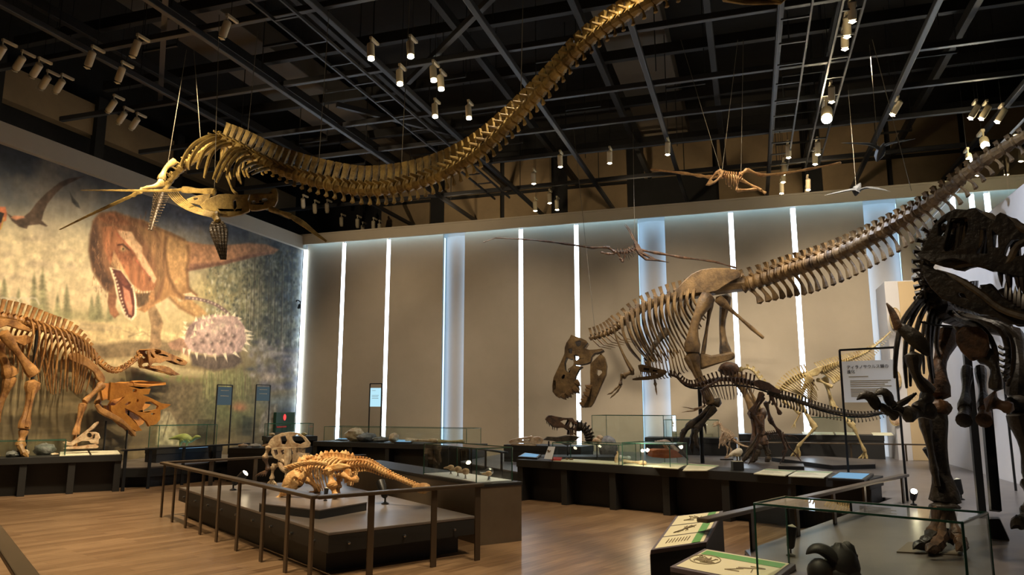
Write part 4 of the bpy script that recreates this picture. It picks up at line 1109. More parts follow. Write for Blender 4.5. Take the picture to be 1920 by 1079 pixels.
# ------------------------------------------------------------------ big tan meat eater
def tan_rex():
    m = 'bone_trex'
    q1 = at(1340, 535, 16.9); q2 = at(1100, 640, 17.4); pl = Plane(q1, q2 - q1)
    t = thing('tyrannosaur_skeleton', 'big tan meat eater skeleton striding with gaping skull lowered toward the left', 'dinosaur skeleton', pl(1420, 866))
    Z6 = cr(1000, 480, 2.7); S6 = cr(1020, 600, 6)
    spine(t, pl.many([(1106, 634), (1128, 629), (1150, 619), (1166, 606)]), 8, [.075, .10], [.16, .2], [.12, .16], m, name='neck_vertebra', lean=.1)
    fr = spine(t, pl.many([(1166, 606), (1195, 583), (1235, 566), (1275, 556), (1312, 548)]), 13, [.11, .14], [.14, .17, .22, .24], [.2, .24], m, name='back_vertebra', sw=.5, lean=.05)
    tail = pl.many([(1392, 536)]) + [at(*p) for p in ((1430, 524, 16.5), (1480, 507, 15.9), (1533, 490, 15.2), (1580, 472, 14.6), (1630, 448, 13.9), (1680, 421, 13.2), (1730, 391, 12.5), (1780, 354, 11.9), (1830, 312, 11.3), (1880, 280, 10.8), (1950, 240, 10.2), (2010, 205, 9.6))]
    spine(t, tail, 40, [.20, .18, .155, .13, .11, .08], [.17, .16, .15, .12, .08, .05], [.13, .14, .12, .10, .06, .03], m, [.30, .44, .40, .36, .26, .16, .08], name='tail_vertebra', lean=.25, sw=.42)
    ribs(t, fr, [.95, 1.2, 1.35, 1.35, 1.25, 1.0, .65], [.34, .46, .55, .58, .55, .48, .4], [-.35, -.3, -.2, -.1, .0, .05, .05], .045, m, .5, fwd=.16)
    # neck ribs
    for i in range(7):
        u = 1112 + i * 8; v = 638 - i * 2.5
        for s in (-.14, .14): obj('neck_rib', tube(MB(), [pl(u, v, s * .6), pl(u + 12, v + 12, s), pl(u + 34, v + 17, s)], [.02, .016, .006], 5), m, t)
    for i in range(14):
        f = i / 13; a = (1212 + 78 * f, 676 - 16 * f - 12 * math.sin(f * 3.1)); b = (1216 + 80 * f, 712 - 22 * f + 6 * math.sin(f * 3))
        P = [pl(a[0] - 4, a[1], -.34), pl(b[0], b[1] - 8, -.26), pl(b[0] + 6, b[1], 0), pl(b[0], b[1] - 8, .26), pl(a[0] - 4, a[1], .34)]
        obj('belly_rib', tube(MB(), crom(P, 13), .014, 5), m, t)
    il = Z6([(700, 205), (722, 170), (760, 130), (800, 92), (850, 70), (905, 62), (970, 62), (1030, 68), (1052, 85), (1046, 112), (1005, 130), (960, 158), (935, 178), (905, 182), (880, 200), (850, 188), (800, 192), (755, 205), (722, 224)])
    flat_bone(t, 'ilium', pl, il, .07, m, .26, (), .03); flat_bone(t, 'ilium', pl, il, .07, m, -.26, (), .03)
    obj('sacrum', tube(MB(), pl.many([(1300, 549), (1340, 538), (1394, 533)]), [.16, .2, .17], 8, 1.2), m, t)
    # pelvis below
    long_bone(t, 'pubis', pl(1334, 560, .05), pl(1318, 664, .02), .06, m, (1.7, 1.2), None, .7)
    flat_bone(t, 'pubic_boot', pl, Z6([(815, 520), (850, 490), (900, 505), (960, 495), (1005, 485), (1025, 505), (1015, 525), (960, 540), (900, 560), (850, 578), (828, 560)]), .16, m, .0, (), .05)
    long_bone(t, 'ischium', pl(1346, 560, .1), pl(1431, 634, .03), .045, m, (2.4, .9), pl(1396, 604, .06), .8)
    # legs
    sN, sF = .42, -.42
    long_bone(t, 'femur', pl(1328, 556, sN - .08), pl(1297, 660, sN), .118, m, (1.5, 1.55), pl(1303, 606, sN + .04))
    long_bone(t, 'tibia', pl(1296, 664, sN), pl(1333, 757, sN), .075, m, (2.0, 1.5)); long_bone(t, 'fibula', pl(1287, 670, sN + .12), pl(1326, 752, sN + .1), .038, m, (1.8, 1.3))
    long_bone(t, 'ankle_bone', pl(1328, 752, sN), pl(1349, 756, sN), .09, 'bone_dark', (1.2, 1.2))
    for k, (a, b) in enumerate((((1338, 762), (1300, 800)), ((1334, 764), (1292, 800)), ((1340, 766), (1306, 806)))):
        long_bone(t, 'metatarsal', pl(*a, sN + (k - 1) * .08), pl(*b, sN + (k - 1) * .1), .06, 'bone_dark', (1.3, 1.4))
    toe(t, pl.many([(1293, 798), (1281, 812), (1275, 834), (1280, 850), (1291, 864)], sN), .075, 'bone_dark')
    toe(t, pl.many([(1305, 806), (1304, 822), (1306, 836), (1312, 848)], sN + .16), .065, 'bone_dark')
    toe(t, pl.many([(1302, 804), (1298, 822), (1296, 838), (1299, 852)], sN - .16), .065, 'bone_dark')
    toe(t, pl.many([(1318, 786), (1322, 800), (1324, 815)], sN - .08), .03, 'bone_dark')
    long_bone(t, 'femur', pl(1362, 556, sF + .08), pl(1362, 672, sF), .10, m, (1.5, 1.6), pl(1354, 612, sF))
    obj('knee_block', blob(MB(), pl(1366, 692, sF), (.24, .2, .17), 10, 7, None, .15), 'bone_brown', t)
    long_bone(t, 'tibia', pl(1378, 704, sF), pl(1416, 772, sF), .085, m, (1.7, 1.5)); long_bone(t, 'fibula', pl(1392, 704, sF + .1), pl(1424, 768, sF + .1), .036, m, (1.6, 1.3))
    long_bone(t, 'ankle_bone', pl(1406, 776, sF), pl(1434, 776, sF), .11, 'bone_brown', (1.2, 1.2))
    for k in (-1, 0, 1): long_bone(t, 'metatarsal', pl(1420 + k * 6, 780, sF + k * .05), pl(1424 + k * 10, 834, sF + k * .12), .07, 'bone_brown', (1.4, 1.5))
    toe(t, pl.many([(1418, 832), (1406, 846), (1399, 858), (1392, 869)], sF + .1), .085, 'bone_dark'); toe(t, pl.many([(1424, 836), (1420, 850), (1414, 862), (1406, 872)], sF + .3), .085, 'bone_dark')
    toe(t, pl.many([(1434, 836), (1440, 850), (1440, 862), (1436, 872)], sF + .1), .08, 'bone_dark'); toe(t, pl.many([(1424, 812), (1410, 834), (1396, 852)], sF + .4), .03, 'bone_dark')
    # shoulder and arms
    for s in (.34, -.34):
        dx = 0 if s > 0 else 70
        if s > 0:
            obj('scapula', tube(MB(), crom(pl.many([(1147, 604), (1158, 640), (1172, 672), (1186, 696)], s), 9), [.05, .055, .06, .06, .065, .07, .09, .12, .13], 8, .4), m, t)
            long_bone(t, 'upper_arm', pl(1186, 697, s), pl(1168, 706, s + .1), .05, m); long_bone(t, 'forearm', pl(1167, 702, s + .1), pl(1163, 722, s + .12), .034, m)
            toe(t, pl.many([(1163, 722), (1154, 730), (1146, 738), (1138, 741)], s + .12), .026, m, 'finger'); toe(t, pl.many([(1164, 724), (1158, 734), (1150, 742), (1144, 748)], s + .14), .026, m, 'finger')
        else:
            obj('scapula', tube(MB(), crom(pl.many([(1250, 620), (1236, 636), (1222, 656), (1214, 676)], s), 9), [.13, .1, .08, .07, .065, .06, .07, .09, .1], 8, .4), 'bone_dark', t)
            long_bone(t, 'upper_arm', pl(1214, 678, s), pl(1226, 704, s), .045, m); long_bone(t, 'forearm', pl(1226, 704, s), pl(1229, 722, s), .03, m)
            toe(t, pl.many([(1229, 722), (1230, 732), (1232, 742)], s), .024, m, 'finger')
    # skull
    out = S6([(318, 183), (362, 200), (430, 222), (482, 246), (500, 268), (455, 330), (520, 350), (600, 345), (660, 335), (680, 350), (640, 372), (575, 385), (545, 420), (530, 482), (480, 500), (420, 512), (350, 505), (365, 522), (440, 533), (402, 560), (362, 640), (352, 720), (350, 772), (300, 792), (250, 832), (200, 858), (180, 886), (140, 862), (100, 812), (98, 742), (114, 655), (160, 560), (200, 480), (240, 392), (245, 322), (265, 268), (300, 222)])
    hol = [S6(h) for h in ([(358, 262), (400, 246), (430, 252), (424, 300), (395, 318), (374, 300)], [(286, 340), (320, 330), (332, 350), (322, 392), (290, 382)], [(345, 402), (395, 408), (404, 440), (385, 462), (355, 470)], [(262, 430), (300, 448), (334, 446), (345, 492), (335, 520), (300, 545), (272, 598), (246, 566), (240, 490)], [(282, 556), (306, 560), (300, 598), (276, 596)], [(203, 650), (225, 620), (246, 626), (238, 660), (212, 672)], [(112, 690), (138, 682), (136, 770), (128, 812), (110, 800)])]
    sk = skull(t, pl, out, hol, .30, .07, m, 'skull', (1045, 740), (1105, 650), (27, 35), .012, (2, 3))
    lj = S6([(528, 500), (560, 470), (600, 430), (648, 388), (690, 430), (712, 520), (702, 620), (652, 730), (610, 832), (562, 940), (530, 985), (460, 992), (438, 960), (480, 890), (512, 800), (526, 720), (524, 600)])
    j = skull(t, pl, lj, [S6([(600, 560), (650, 570), (660, 600), (620, 640), (596, 610)])], .26, .06, m, 'lower_jaw', (1095, 765), (1125, 670))
    for s in (-.13, .13):
        teeth(t, pl.many(S6([(345, 775), (322, 790), (290, 800), (262, 825), (236, 842), (208, 856), (352, 740), (362, 700)]), s), pl(1090, 746) - pl(1070, 726), 3.0 if False else .13 / max(.01, (pl(1090, 746) - pl(1070, 726)).length), 'tooth')
        teeth(t, pl.many(S6([(520, 760), (512, 800), (498, 840), (484, 880), (466, 915), (446, 955)]), s), pl(1080, 740) - pl(1100, 748), .11 / max(.01, (pl(1080, 740) - pl(1100, 748)).length), 'tooth')
    base = pl(1317, 862, .3); base.z = DK
    top = pl(1314, 655, .1); obj('support_pole', tube(MB(), [(base.x, base.y, DK), (base.x, base.y, top.z)], .045, 10), 'blackmetal', t)
    top = at(1115, 617, 17.4); up = at(1090, 380, 17.4); cables(t, [(top, top + (up - top) * ((8.55 - top.z) / (up.z - top.z)))])
    top = at(1709, 358, 12.9); up = at(1650, 130, 12.9); cables(t, [(top, top + (up - top) * ((8.55 - top.z) / (up.z - top.z)))])
tan_rex()

# ------------------------------------------------------------------ slender dark brown meat eater in front of it
def brown_theropod():
    m = 'bone_brown'; C1 = cr(1180, 640, 4.497); C2 = cr(1400, 640, 4.497)
    q1 = at(1440, 730, 15.6); q2 = at(1230, 700, 15.9); pl = Plane(q1, q2 - q1)
    t = thing('tyrannosauroid_skeleton', 'slender dark brown long tailed skeleton standing level before the big tan one', 'dinosaur skeleton', pl(1415, 872))
    spine(t, pl.many(C1([(330, 280), (400, 300), (445, 345), (510, 375), (580, 372)])), 9, [.032, .045], [.06, .08], [.06, .07], m, name='neck_vertebra')
    fr = spine(t, pl.many(C1([(580, 372), (680, 340), (760, 325), (860, 325), (960, 335), (1060, 365)])), 15, [.045, .06], [.10, .14, .13], [.09, .11], m, name='back_vertebra', lean=.2, sw=.45)
    ribs(t, fr, [.25, .38, .44, .42, .34, .2], [.12, .2, .22, .2, .15], [.03, .06, .04], .012, m, .4)
    spine(t, pl.many(C2([(180, 430), (260, 465), (380, 492), (500, 530), (640, 570), (800, 605), (950, 622), (1100, 606), (1200, 572), (1320, 505), (1420, 440)])), 46, [.065, .05, .035, .022, .012], [.09, .07, .05, .03, .01], [.11, .08, .04, .02, .01], 'bone_dark', [.14, .14, .13, .12, .09, .06], name='tail_vertebra')
    obj('support_rod', tube(MB(), crom(pl.many(C1([(410, 315), (470, 375), (560, 400), (700, 382), (860, 372), (1000, 385), (1100, 410)])) + pl.many(C2([(400, 505), (640, 590), (830, 632), (1000, 640), (1150, 610)])), 40), .018, 6), 'blackmetal', t)
    il = C1([(1038, 348), (1060, 332), (1100, 325), (1180, 352), (1250, 405), (1292, 440), (1240, 440), (1170, 420), (1110, 410), (1060, 380)])
    for s in (.1, -.1): flat_bone(t, 'ilium', pl, il, .03, m, s)
    A = C1([(1120, 440), (1030, 602), (1120, 660), (1090, 760), (1010, 960)])
    for s, P in ((.16, [(1429, 738), (1409, 774), (1428, 800), (1416, 842)]), (-.16, [(1436, 755), (1445, 790), (1462, 812), (1474, 845)])):
        long_bone(t, 'femur', pl(*P[0], s), pl(*P[1], s), .04, m); long_bone(t, 'tibia', pl(*P[1], s), pl(*P[2], s), .032, m)
        long_bone(t, 'metatarsal', pl(*P[2], s), pl(*P[3], s), .03, m)
        for k in (-1, 0, 1): toe(t, [pl(P[3][0], P[3][1], s + k * .04), pl(P[3][0] - 6, 862, s + k * .08), pl(P[3][0] - 13, 872, s + k * .13)], .024, m)
    long_bone(t, 'pubis', pl(1432, 746), pl(1414, 776), .026, m, (1.5, 2.0)); long_bone(t, 'ischium', pl(1446, 745), pl(1463, 777), .026, m, (1.6, 1.8))
    for s in (.16, -.16):
        obj('scapula', tube(MB(), pl.many(C1([(620, 412), (700, 360), (770, 318)]), s), [.04, .026, .034], 7, .5), m, t)
        long_bone(t, 'upper_arm', pl.many(C1([(610, 412)]), s)[0], pl.many(C1([(632, 520)]), s)[0], .026, m)
        fa = pl.many(C1([(636, 548), (540, 575), (440, 555)]), s); long_bone(t, 'forearm', pl.many(C1([(632, 520)]), s)[0], fa[0], .02, m)
        toe(t, fa, .018, 'bone_cream', 'finger'); toe(t, pl.many(C1([(636, 552), (540, 590), (440, 602)]), s), .016, 'bone_cream', 'finger')
    o = C1([(72, 205), (100, 196), (140, 205), (200, 222), (260, 238), (300, 245), (318, 262), (300, 285), (270, 275), (240, 272), (190, 270), (130, 262), (92, 258), (80, 235)])
    h = [C1([(120, 222), (170, 232), (165, 252), (118, 246)]), C1([(195, 240), (235, 248), (230, 262), (196, 258)])]
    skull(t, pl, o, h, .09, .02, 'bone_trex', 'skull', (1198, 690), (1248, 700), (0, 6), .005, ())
    lj = C1([(25, 318), (60, 308), (110, 302), (180, 292), (240, 276), (285, 272), (290, 295), (240, 315), (160, 328), (60, 332), (28, 330)])
    skull(t, pl, lj, [], .08, .02, 'bone_trex', 'lower_jaw', (1188, 712), (1242, 704), None, .005)
    for s in (-.03, .03):
        teeth(t, pl.many(C1([(95, 262), (110, 264), (128, 266), (146, 268), (166, 270), (190, 272)]), s), (0, 0, -1), .06, 'tooth'); teeth(t, pl.many(C1([(60, 306), (85, 304), (110, 300), (140, 298), (170, 292)]), s), (0, 0, 1), .05, 'tooth')
    b = pl(1405, 872); 
brown_theropod()

# ------------------------------------------------------------------ pale yellow meat eater at the back
def pale_theropod():
    m = 'bone_pale'; C2 = cr(1400, 640, 4.497)
    q1 = at(1530, 705, 17.45); q2 = at(1465, 730, 17.75); pl = Plane(q1, q2 - q1)
    t = thing('tyrannosauroid_skeleton', 'pale yellow long legged skeleton behind the sign stand, tail raised to the right', 'dinosaur skeleton', pl(1610, 862))
    spine(t, pl.many([(1389, 696), (1400, 690), (1415, 698), (1427, 716), (1445, 736), (1466, 732)]), 10, [.03, .05], [.06, .08], [.05, .07], m, name='neck_vertebra')
    fr = spine(t, pl.many(C2([(296, 412), (340, 362), (400, 322), (470, 292), (530, 280)])), 12, [.06, .08], [.12, .18], [.1, .12], m, name='back_vertebra')
    ribs(t, fr, [.5, .66, .7, .66, .55, .4], [.22, .3, .32, .28, .2], [.1, .16, .14], .018, m, .45)
    spine(t, pl.many(C2([(620, 258), (700, 222), (780, 190), (860, 158), (930, 130), (1000, 98), (1070, 50), (1140, -8), (1215, -80)])), 34, [.085, .06, .04, .025, .012], [.16, .13, .08, .04, .01], [.15, .1, .05, .02, .01], m, [.28, .26, .2, .14, .08, .04], name='tail_vertebra')
    for s in (.14, -.14): flat_bone(t, 'ilium', pl, C2([(470, 285), (520, 258), (580, 228), (630, 208), (645, 222), (630, 258), (600, 290), (560, 300), (510, 296)]), .04, m, s)
    for s, P in ((.22, [(1519, 708), (1496, 750), (1528, 803), (1496, 838)]), (-.22, [(1546, 708), (1562, 764), (1600, 800), (1622, 848)])):
        long_bone(t, 'femur', pl(*P[0], s), pl(*P[1], s), .055, m); long_bone(t, 'tibia', pl(*P[1], s), pl(*P[2], s), .048, m)
        for k in (-1, 0, 1): long_bone(t, 'metatarsal', pl(*P[2], s + k * .03), pl(*P[3], s + k * .05), .026, m)
        fl = 862 if s > 0 else 866
        for k in (-1, 0, 1): toe(t, [pl(P[3][0], P[3][1], s + k * .04), pl(P[3][0] - 2 + k * 5, (P[3][1] + fl) / 2, s + k * .06), pl(P[3][0] - 6 + k * 10, fl, s + k * .08)], .032, m)
    long_bone(t, 'pubis', pl(1524, 712), pl(1519, 760), .035, 'bone_brown', (1.4, 1.8)); long_bone(t, 'ischium', pl(1532, 712), pl(1560, 726), .03, m)
    for s in (.2, -.2):
        long_bone(t, 'upper_arm', pl(1468, 752, s), pl(1500, 776, s), .03, m)
        for k in range(3): toe(t, [pl(1500, 776, s), pl(1492 - k, 792 + k, s + k * .03), pl(1482 + k * 5, 806, s + k * .05)], .018, m, 'finger')
    o = [(1368, 690), (1378, 686), (1390, 690), (1392, 698), (1382, 703), (1362, 704), (1358, 698)]
    skull(t, pl, o, [[(1376, 691), (1384, 692), (1380, 698)]], .12, .03, m, 'skull', (1358, 700), (1392, 694), (0, 3), .006)
pale_theropod()

# ------------------------------------------------------------------ little pale feathered raptor
def raptor(label, cat, fn, P, m, r, name='raptor_skeleton', head=None):
    pl = fn; t = thing(name, label, cat, pl(*P['foot'][0]))
    spine(t, pl.many(P['neck']), 7, [r * .8, r], [r, r], [r, r], m, name='neck_vertebra')
    fr = spine(t, pl.many(P['back']), 9, [r, r * 1.2], [r * 2, r * 2], [r * 2, r * 2], m, name='back_vertebra')
    ribs(t, fr, P['rib'], [P['w'], P['w'] * 1.2, P['w'] * .8], [.02, .04], r * .3, m, .4)
    spine(t, pl.many(P['tail']), 16, [r, r * .3], [r, r * .2], [r, r * .2], m, name='tail_vertebra')
    for s, L in ((P['w'] * .8, P['leg'][0]), (-P['w'] * .8, P['leg'][1])):
        chain(t, ('femur', 'tibia', 'metatarsal'), pl.many(L, s), (r * .8, r * .65, r * .55), m)
        e = L[-1]
        for k in (-1, 0, 1): toe(t, [pl(e[0], e[1], s), pl(e[0] - 3 + k * 3, e[1] + 3, s + k * r * 2)], r * .5, m)
    for s in (P['w'], -P['w']): chain(t, ('upper_arm', 'forearm', 'hand'), pl.many(P['arm'], s), (r * .6, r * .5, r * .4), m)
    skull(t, pl, P['skull'], P.get('hole', []), r * 1.6, r * .5, m, 'skull', P['skull'][0], P['skull'][len(P['skull']) // 2], None, r * .15)
    if 'jaw' in P: obj('lower_jaw', tube(MB(), pl.many(P['jaw']), [r * .8, r * .6, r * .3], 6, 1.6), m, t)
    return t
pl = Plane(at(1365, 820, 17.4), (1, .25))
C1 = cr(1180, 640, 4.497)
raptor('small cream upright skeleton with trailing tail beneath the big tan hips', 'dinosaur skeleton', pl,
       dict(foot=[(1362, 860)], neck=C1([(735, 690), (762, 700), (775, 735), (785, 760)]), back=C1([(785, 760), (810, 770), (845, 790), (865, 820)]), rib=[.28, .32, .2], w=.09,
            tail=C1([(865, 825), (920, 868), (980, 890), (1060, 902)]), leg=[C1([(845, 830), (800, 860), (830, 905), (822, 975)]), C1([(850, 830), (840, 880), (860, 920), (835, 978)])],
            arm=C1([(790, 775), (765, 830), (760, 880), (755, 905)]), skull=C1([(697, 705), (720, 685), (750, 682), (758, 695), (735, 708)]), jaw=C1([(745, 700), (725, 715), (700, 722)])), 'bone_cream', .03)
slab('plinth', 'tiny base under the small cream upright skeleton', [tuple(onz(u, v, DK + .03)[:2]) for u, v in ((1350, 861), (1375, 861), (1374, 857), (1352, 857))], DK, DK + .03)
pl = Plane(at(1455, 820, 16.2), (1, .1))
C2 = cr(1400, 640, 4.497)
raptor('little pale bird like skeleton with dark legs between the two bigger tails', 'dinosaur skeleton', pl,
       dict(foot=[(1470, 868)], neck=C2([(130, 800), (150, 790), (170, 788), (185, 780)]), back=C2([(160, 785), (210, 780), (260, 775), (310, 795)]), rib=[.1, .14, .1], w=.06,
            tail=C2([(310, 795), (350, 800), (400, 805), (440, 830)]), leg=[C2([(300, 800), (330, 880), (300, 940), (310, 1005)]), C2([(310, 800), (360, 900), (420, 960), (470, 1030)])],
            arm=C2([(190, 790), (200, 830), (170, 840), (160, 850)]), skull=C2([(95, 800), (115, 785), (140, 790), (135, 808), (105, 812)])), 'bone_brown', .02)
slab('plinth', 'small black base under the little dark legged skeleton', [tuple(onz(u, v, DK + .07)[:2]) for u, v in ((1459, 874), (1508, 875), (1506, 870), (1462, 869))], DK, DK + .07)
# ------------------------------------------------------------------ near dark meat eater on the right
def dark_rex():
    m = 'bone_black'; D1 = cr(1660, 380, 4.496); D2 = cr(1660, 600, 4.496); D3 = cr(1660, 839, 4.496)
    def a(c, x, y, d): p = c([(x, y)])[0]; return at(p[0], p[1], d * .885)
    def A(c, *pts): return [a(c, *p) for p in pts]
    t = thing('tyrannosaur_skeleton', 'near black meat eater skeleton at the right edge, jaws open toward the right', 'dinosaur skeleton', onz(1745, 1028, DK))
    spine(t, A(D1, (500, 200, 7.3), (410, 260, 7.35), (360, 380, 7.4), (350, 540, 7.5), (375, 690, 7.6), (420, 850, 7.8)), 11, [.06, .075], [.05, .07], [.09, .13], m, name='neck_vertebra', up=(-1, -.2, .1), lean=.0, sw=.4)
    fr = spine(t, A(D1, (430, 870, 7.85), (520, 930, 8.3), (620, 960, 9.0), (720, 960, 9.8), (800, 940, 10.6)), 12, [.11, .13], [.22, .3], [.2, .22], m, name='back_vertebra')
    spine(t, A(D1, (850, 930, 11.0), (800, 925, 12.2), (640, 915, 13.4), (480, 905, 14.6)), 14, [.13, .05], [.25, .08], [.2, .05], m, [.3, .1], name='tail_vertebra')
    R = 'rib'
    def rb(pts, r=.03): obj(R, tube(MB(), crom(pts, 14), [r * k for k in (1.2, 1.1, 1.05, 1, 1, 1, 1, .95, .92, .9, .85, .8, .7, .5)], 7, .7), m, t)
    rb(A(D1, (330, 770, 7.7), (230, 890, 7.5), (140, 1030, 7.4)) + A(D2, (95, 240, 7.3), (80, 490, 7.35)), .034)
    rb(A(D1, (350, 790, 7.8), (270, 900, 7.55), (200, 1050, 7.5)) + A(D2, (165, 300, 7.4), (180, 575, 7.45)))
    rb(A(D1, (380, 820, 7.9), (320, 920, 7.65), (270, 1050, 7.6)) + A(D2, (215, 330, 7.5), (212, 560, 7.5)))
    rb(A(D1, (430, 880, 8.0), (380, 960, 7.8)) + A(D2, (360, 120, 7.7), (370, 330, 7.65), (400, 535, 7.7)), .036)
    rb(A(D1, (450, 900, 8.1), (420, 960, 7.9)) + A(D2, (400, 60, 7.8), (380, 300, 7.75), (412, 490, 7.8)), .034)
    rb(A(D1, (480, 920, 8.3), (460, 1000, 8.1)) + A(D2, (440, 60, 8.0), (430, 220, 8.0), (465, 330, 8.0)), .034)
    rb(A(D2, (330, 20, 8.2), (310, 200, 8.2), (320, 340, 8.3), (325, 455, 8.3)), .026)
    rb(A(D1, (600, 930, 8.3), (700, 980, 7.9)) + A(D2, (880, 30, 7.6), (1000, 120, 7.5), (1040, 300, 7.5), (1005, 520, 7.6)), .034)
    rb(A(D1, (620, 940, 8.5), (760, 980, 8.1)) + A(D2, (960, 60, 7.8), (1060, 180, 7.75), (1075, 380, 7.8), (1030, 560, 7.9)), .034)
    rb(A(D1, (560, 930, 8.0), (640, 990, 7.7)) + A(D2, (800, 60, 7.45), (900, 180, 7.4), (940, 360, 7.4), (900, 520, 7.5)), .03)
    rb(A(D1, (640, 950, 8.8), (820, 1000, 8.5)) + A(D2, (1010, 60, 8.3), (1120, 200, 8.2), (1130, 420, 8.3), (1090, 560, 8.4)), .034)
    for k in range(6):
        y = 235 + k * 50; obj('belly_rib', tube(MB(), crom(A(D2, (960, y - 10, 7.5), (1000, y + 12, 7.45), (1040, y - 4, 7.5)), 7), .016, 5), m, t)
    obj('support_rod', tube(MB(), A(D1, (290, 1005, 7.5), (420, 1035, 7.55), (560, 1045, 7.7)), .01, 6), 'blackmetal', t)
    # skull
    s0 = at(1775, 490, 6.45); s1 = at(1925, 500, 6.0); pl = Plane(s0, s1 - s0)
    out = D1([(530, 250), (600, 170), (650, 135), (700, 108), (790, 112), (820, 98), (855, 92), (900, 138), (960, 178), (1000, 190), (1012, 150), (1045, 124), (1085, 138), (1120, 178), (1169, 222), (1280, 260), (1420, 360), (1520, 480), (1560, 580), (1500, 655), (1400, 650), (1300, 655), (1169, 642), (1080, 622), (980, 600), (900, 560), (820, 555), (740, 522), (680, 510), (620, 520), (560, 545), (480, 532), (420, 502), (395, 478), (440, 450), (480, 370)])
    hol = [D1(h) for h in ([(575, 230), (625, 192), (640, 215), (622, 290), (600, 330), (566, 330)], [(668, 190), (790, 172), (796, 250), (770, 330), (735, 400), (690, 445), (620, 455), (606, 430), (640, 320), (655, 250)], [(888, 266), (934, 262), (938, 360), (940, 464), (856, 464), (884, 372)], [(980, 268), (1022, 312), (1022, 410), (986, 412)], [(1088, 400), (1130, 345), (1180, 335), (1250, 400), (1210, 470), (1100, 490), (1062, 468)], [(1300, 420), (1360, 430), (1380, 500), (1320, 500)])]
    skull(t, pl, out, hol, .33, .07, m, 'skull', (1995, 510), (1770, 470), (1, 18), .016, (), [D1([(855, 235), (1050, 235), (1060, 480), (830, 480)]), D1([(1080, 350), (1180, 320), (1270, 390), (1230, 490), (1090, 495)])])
    lj = D1([(420, 560), (500, 588), (600, 622), (680, 690), (780, 745), (850, 770), (900, 720), (950, 700), (1000, 760), (1040, 812), (1169, 880), (1350, 930), (1480, 955), (1470, 1020), (1300, 1048), (1169, 1040), (1080, 1038), (960, 965), (860, 958), (700, 892), (560, 832), (475, 740), (432, 660)])
    skull(t, pl, lj, [D1([(690, 780), (740, 790), (760, 830), (700, 815)])], .28, .06, m, 'lower_jaw', (1985, 600), (1760, 520), None, .014)
    for s in (-.14, .14):
        for x, y in ((970, 600), (1040, 620), (1110, 640), (1150, 650), (1190, 650), (1240, 655), (1300, 660)):
            p = pl.many(D1([(x, y)]), s)[0]; teeth(t, [p], (0, 0, -1), .13, 'tooth_dark')
        for x, y in ((1020, 790), (1055, 805), (1095, 830), (1130, 850), (1165, 875), (1210, 890), (1260, 905)):
            p = pl.many(D1([(x, y)]), s)[0]; teeth(t, [p], (.1, 0, 1), .12, 'tooth_dark')
    N = lambda pts, s: pl.many(D1(pts), s)
    for s in (.30, -.30):
        for pts, r in (([(560, 205), (650, 142), (800, 116), (865, 112), (955, 186), (1010, 170), (1060, 150), (1130, 205), (1300, 285)], .035), ([(395, 485), (560, 530), (740, 508), (900, 540), (1000, 525), (1060, 465), (1095, 390), (1175, 325), (1290, 380)], .03), ([(600, 470), (640, 330), (650, 170)], .03), ([(450, 462), (545, 350), (572, 215)], .028), ([(800, 170), (800, 330), (740, 420)], .03)):
            obj('skull_ridge', tube(MB(), crom(N(pts, s * (.62 if pts[0][0] < 700 else .8)), 18), r, 7, .8), 'bone_dark', t)
        obj('jaw_ridge', tube(MB(), crom(N([(425, 590), (600, 645), (800, 765), (960, 890), (1169, 965), (1400, 990)], s * .75), 14), .03, 7, .8), 'bone_dark', t)
    for s in (-.2, .2):
        obj('cheek_strut', tube(MB(), pl.many(D1([(640, 150), (620, 330), (590, 480)]), s), [.03, .024, .03], 7), m, t)
        obj('cheek_strut', tube(MB(), pl.many(D1([(560, 270), (530, 360), (450, 470)]), s), [.03, .022, .03], 7), m, t)
    # shoulder, arm and two clawed hand
    obj('scapula', tube(MB(), crom(A(D2, (112, 50, 7.2), (190, 110, 7.15), (280, 190, 7.1), (365, 300, 7.1)), 9), [.03, .05, .06, .068, .07, .065, .055, .04, .02], 9, .5), m, t)
    obj('scapula_blade', tube(MB(), crom(A(D1, (10, 850, 7.3), (60, 930, 7.25), (110, 1060, 7.2)), 7), [.008, .02, .03, .035, .04, .04, .045], 7, .4), 'bone_brown', t)
    long_bone(t, 'upper_arm', a(D2, 235, 300, 7.15), a(D2, 370, 600, 7.2), .055, m, (1.5, 1.2), a(D2, 265, 470, 7.15))
    long_bone(t, 'forearm', a(D2, 385, 765, 7.2), a(D2, 180, 800, 7.1), .05, m, (1.5, 1.4)); long_bone(t, 'forearm', a(D2, 360, 640, 7.2), a(D2, 270, 760, 7.15), .05, m, (1.3, 1.2))
    T2 = cr(1400, 640, 4.497)
    def hand(seq, r, nm):
        P = [a(T2, *p) for p in seq]; toe(t, P, r, m, nm)
    hand([(1260, 640, 7.1), (1170, 580, 7.1), (1090, 530, 7.1)], .042, 'finger_bone'); hand([(1330, 600, 7.15), (1240, 545, 7.1), (1180, 480, 7.1)], .04, 'finger_bone')
    def claw(seq, nm='claw'):
        P = crom([a(T2, *p) for p in seq], 9); obj(nm, tube(MB(), P, [.045, .055, .06, .058, .05, .042, .03, .018, .004], 8, .5), m, t)
    claw([(1110, 560, 7.1), (1050, 480, 7.08), (990, 458, 7.08), (928, 496, 7.08)]); claw([(1215, 530, 7.1), (1180, 450, 7.08), (1130, 425, 7.08), (1076, 462, 7.08)])
    obj('hand_splint', tube(MB(), A(D2, (90, 730, 7.1), (180, 680, 7.15), (262, 620, 7.2)), [.03, .028, .01], 6, .5), m, t)
    # chest plate
    pc = Plane(at(1820, 640, 6.6), (1, -.2))
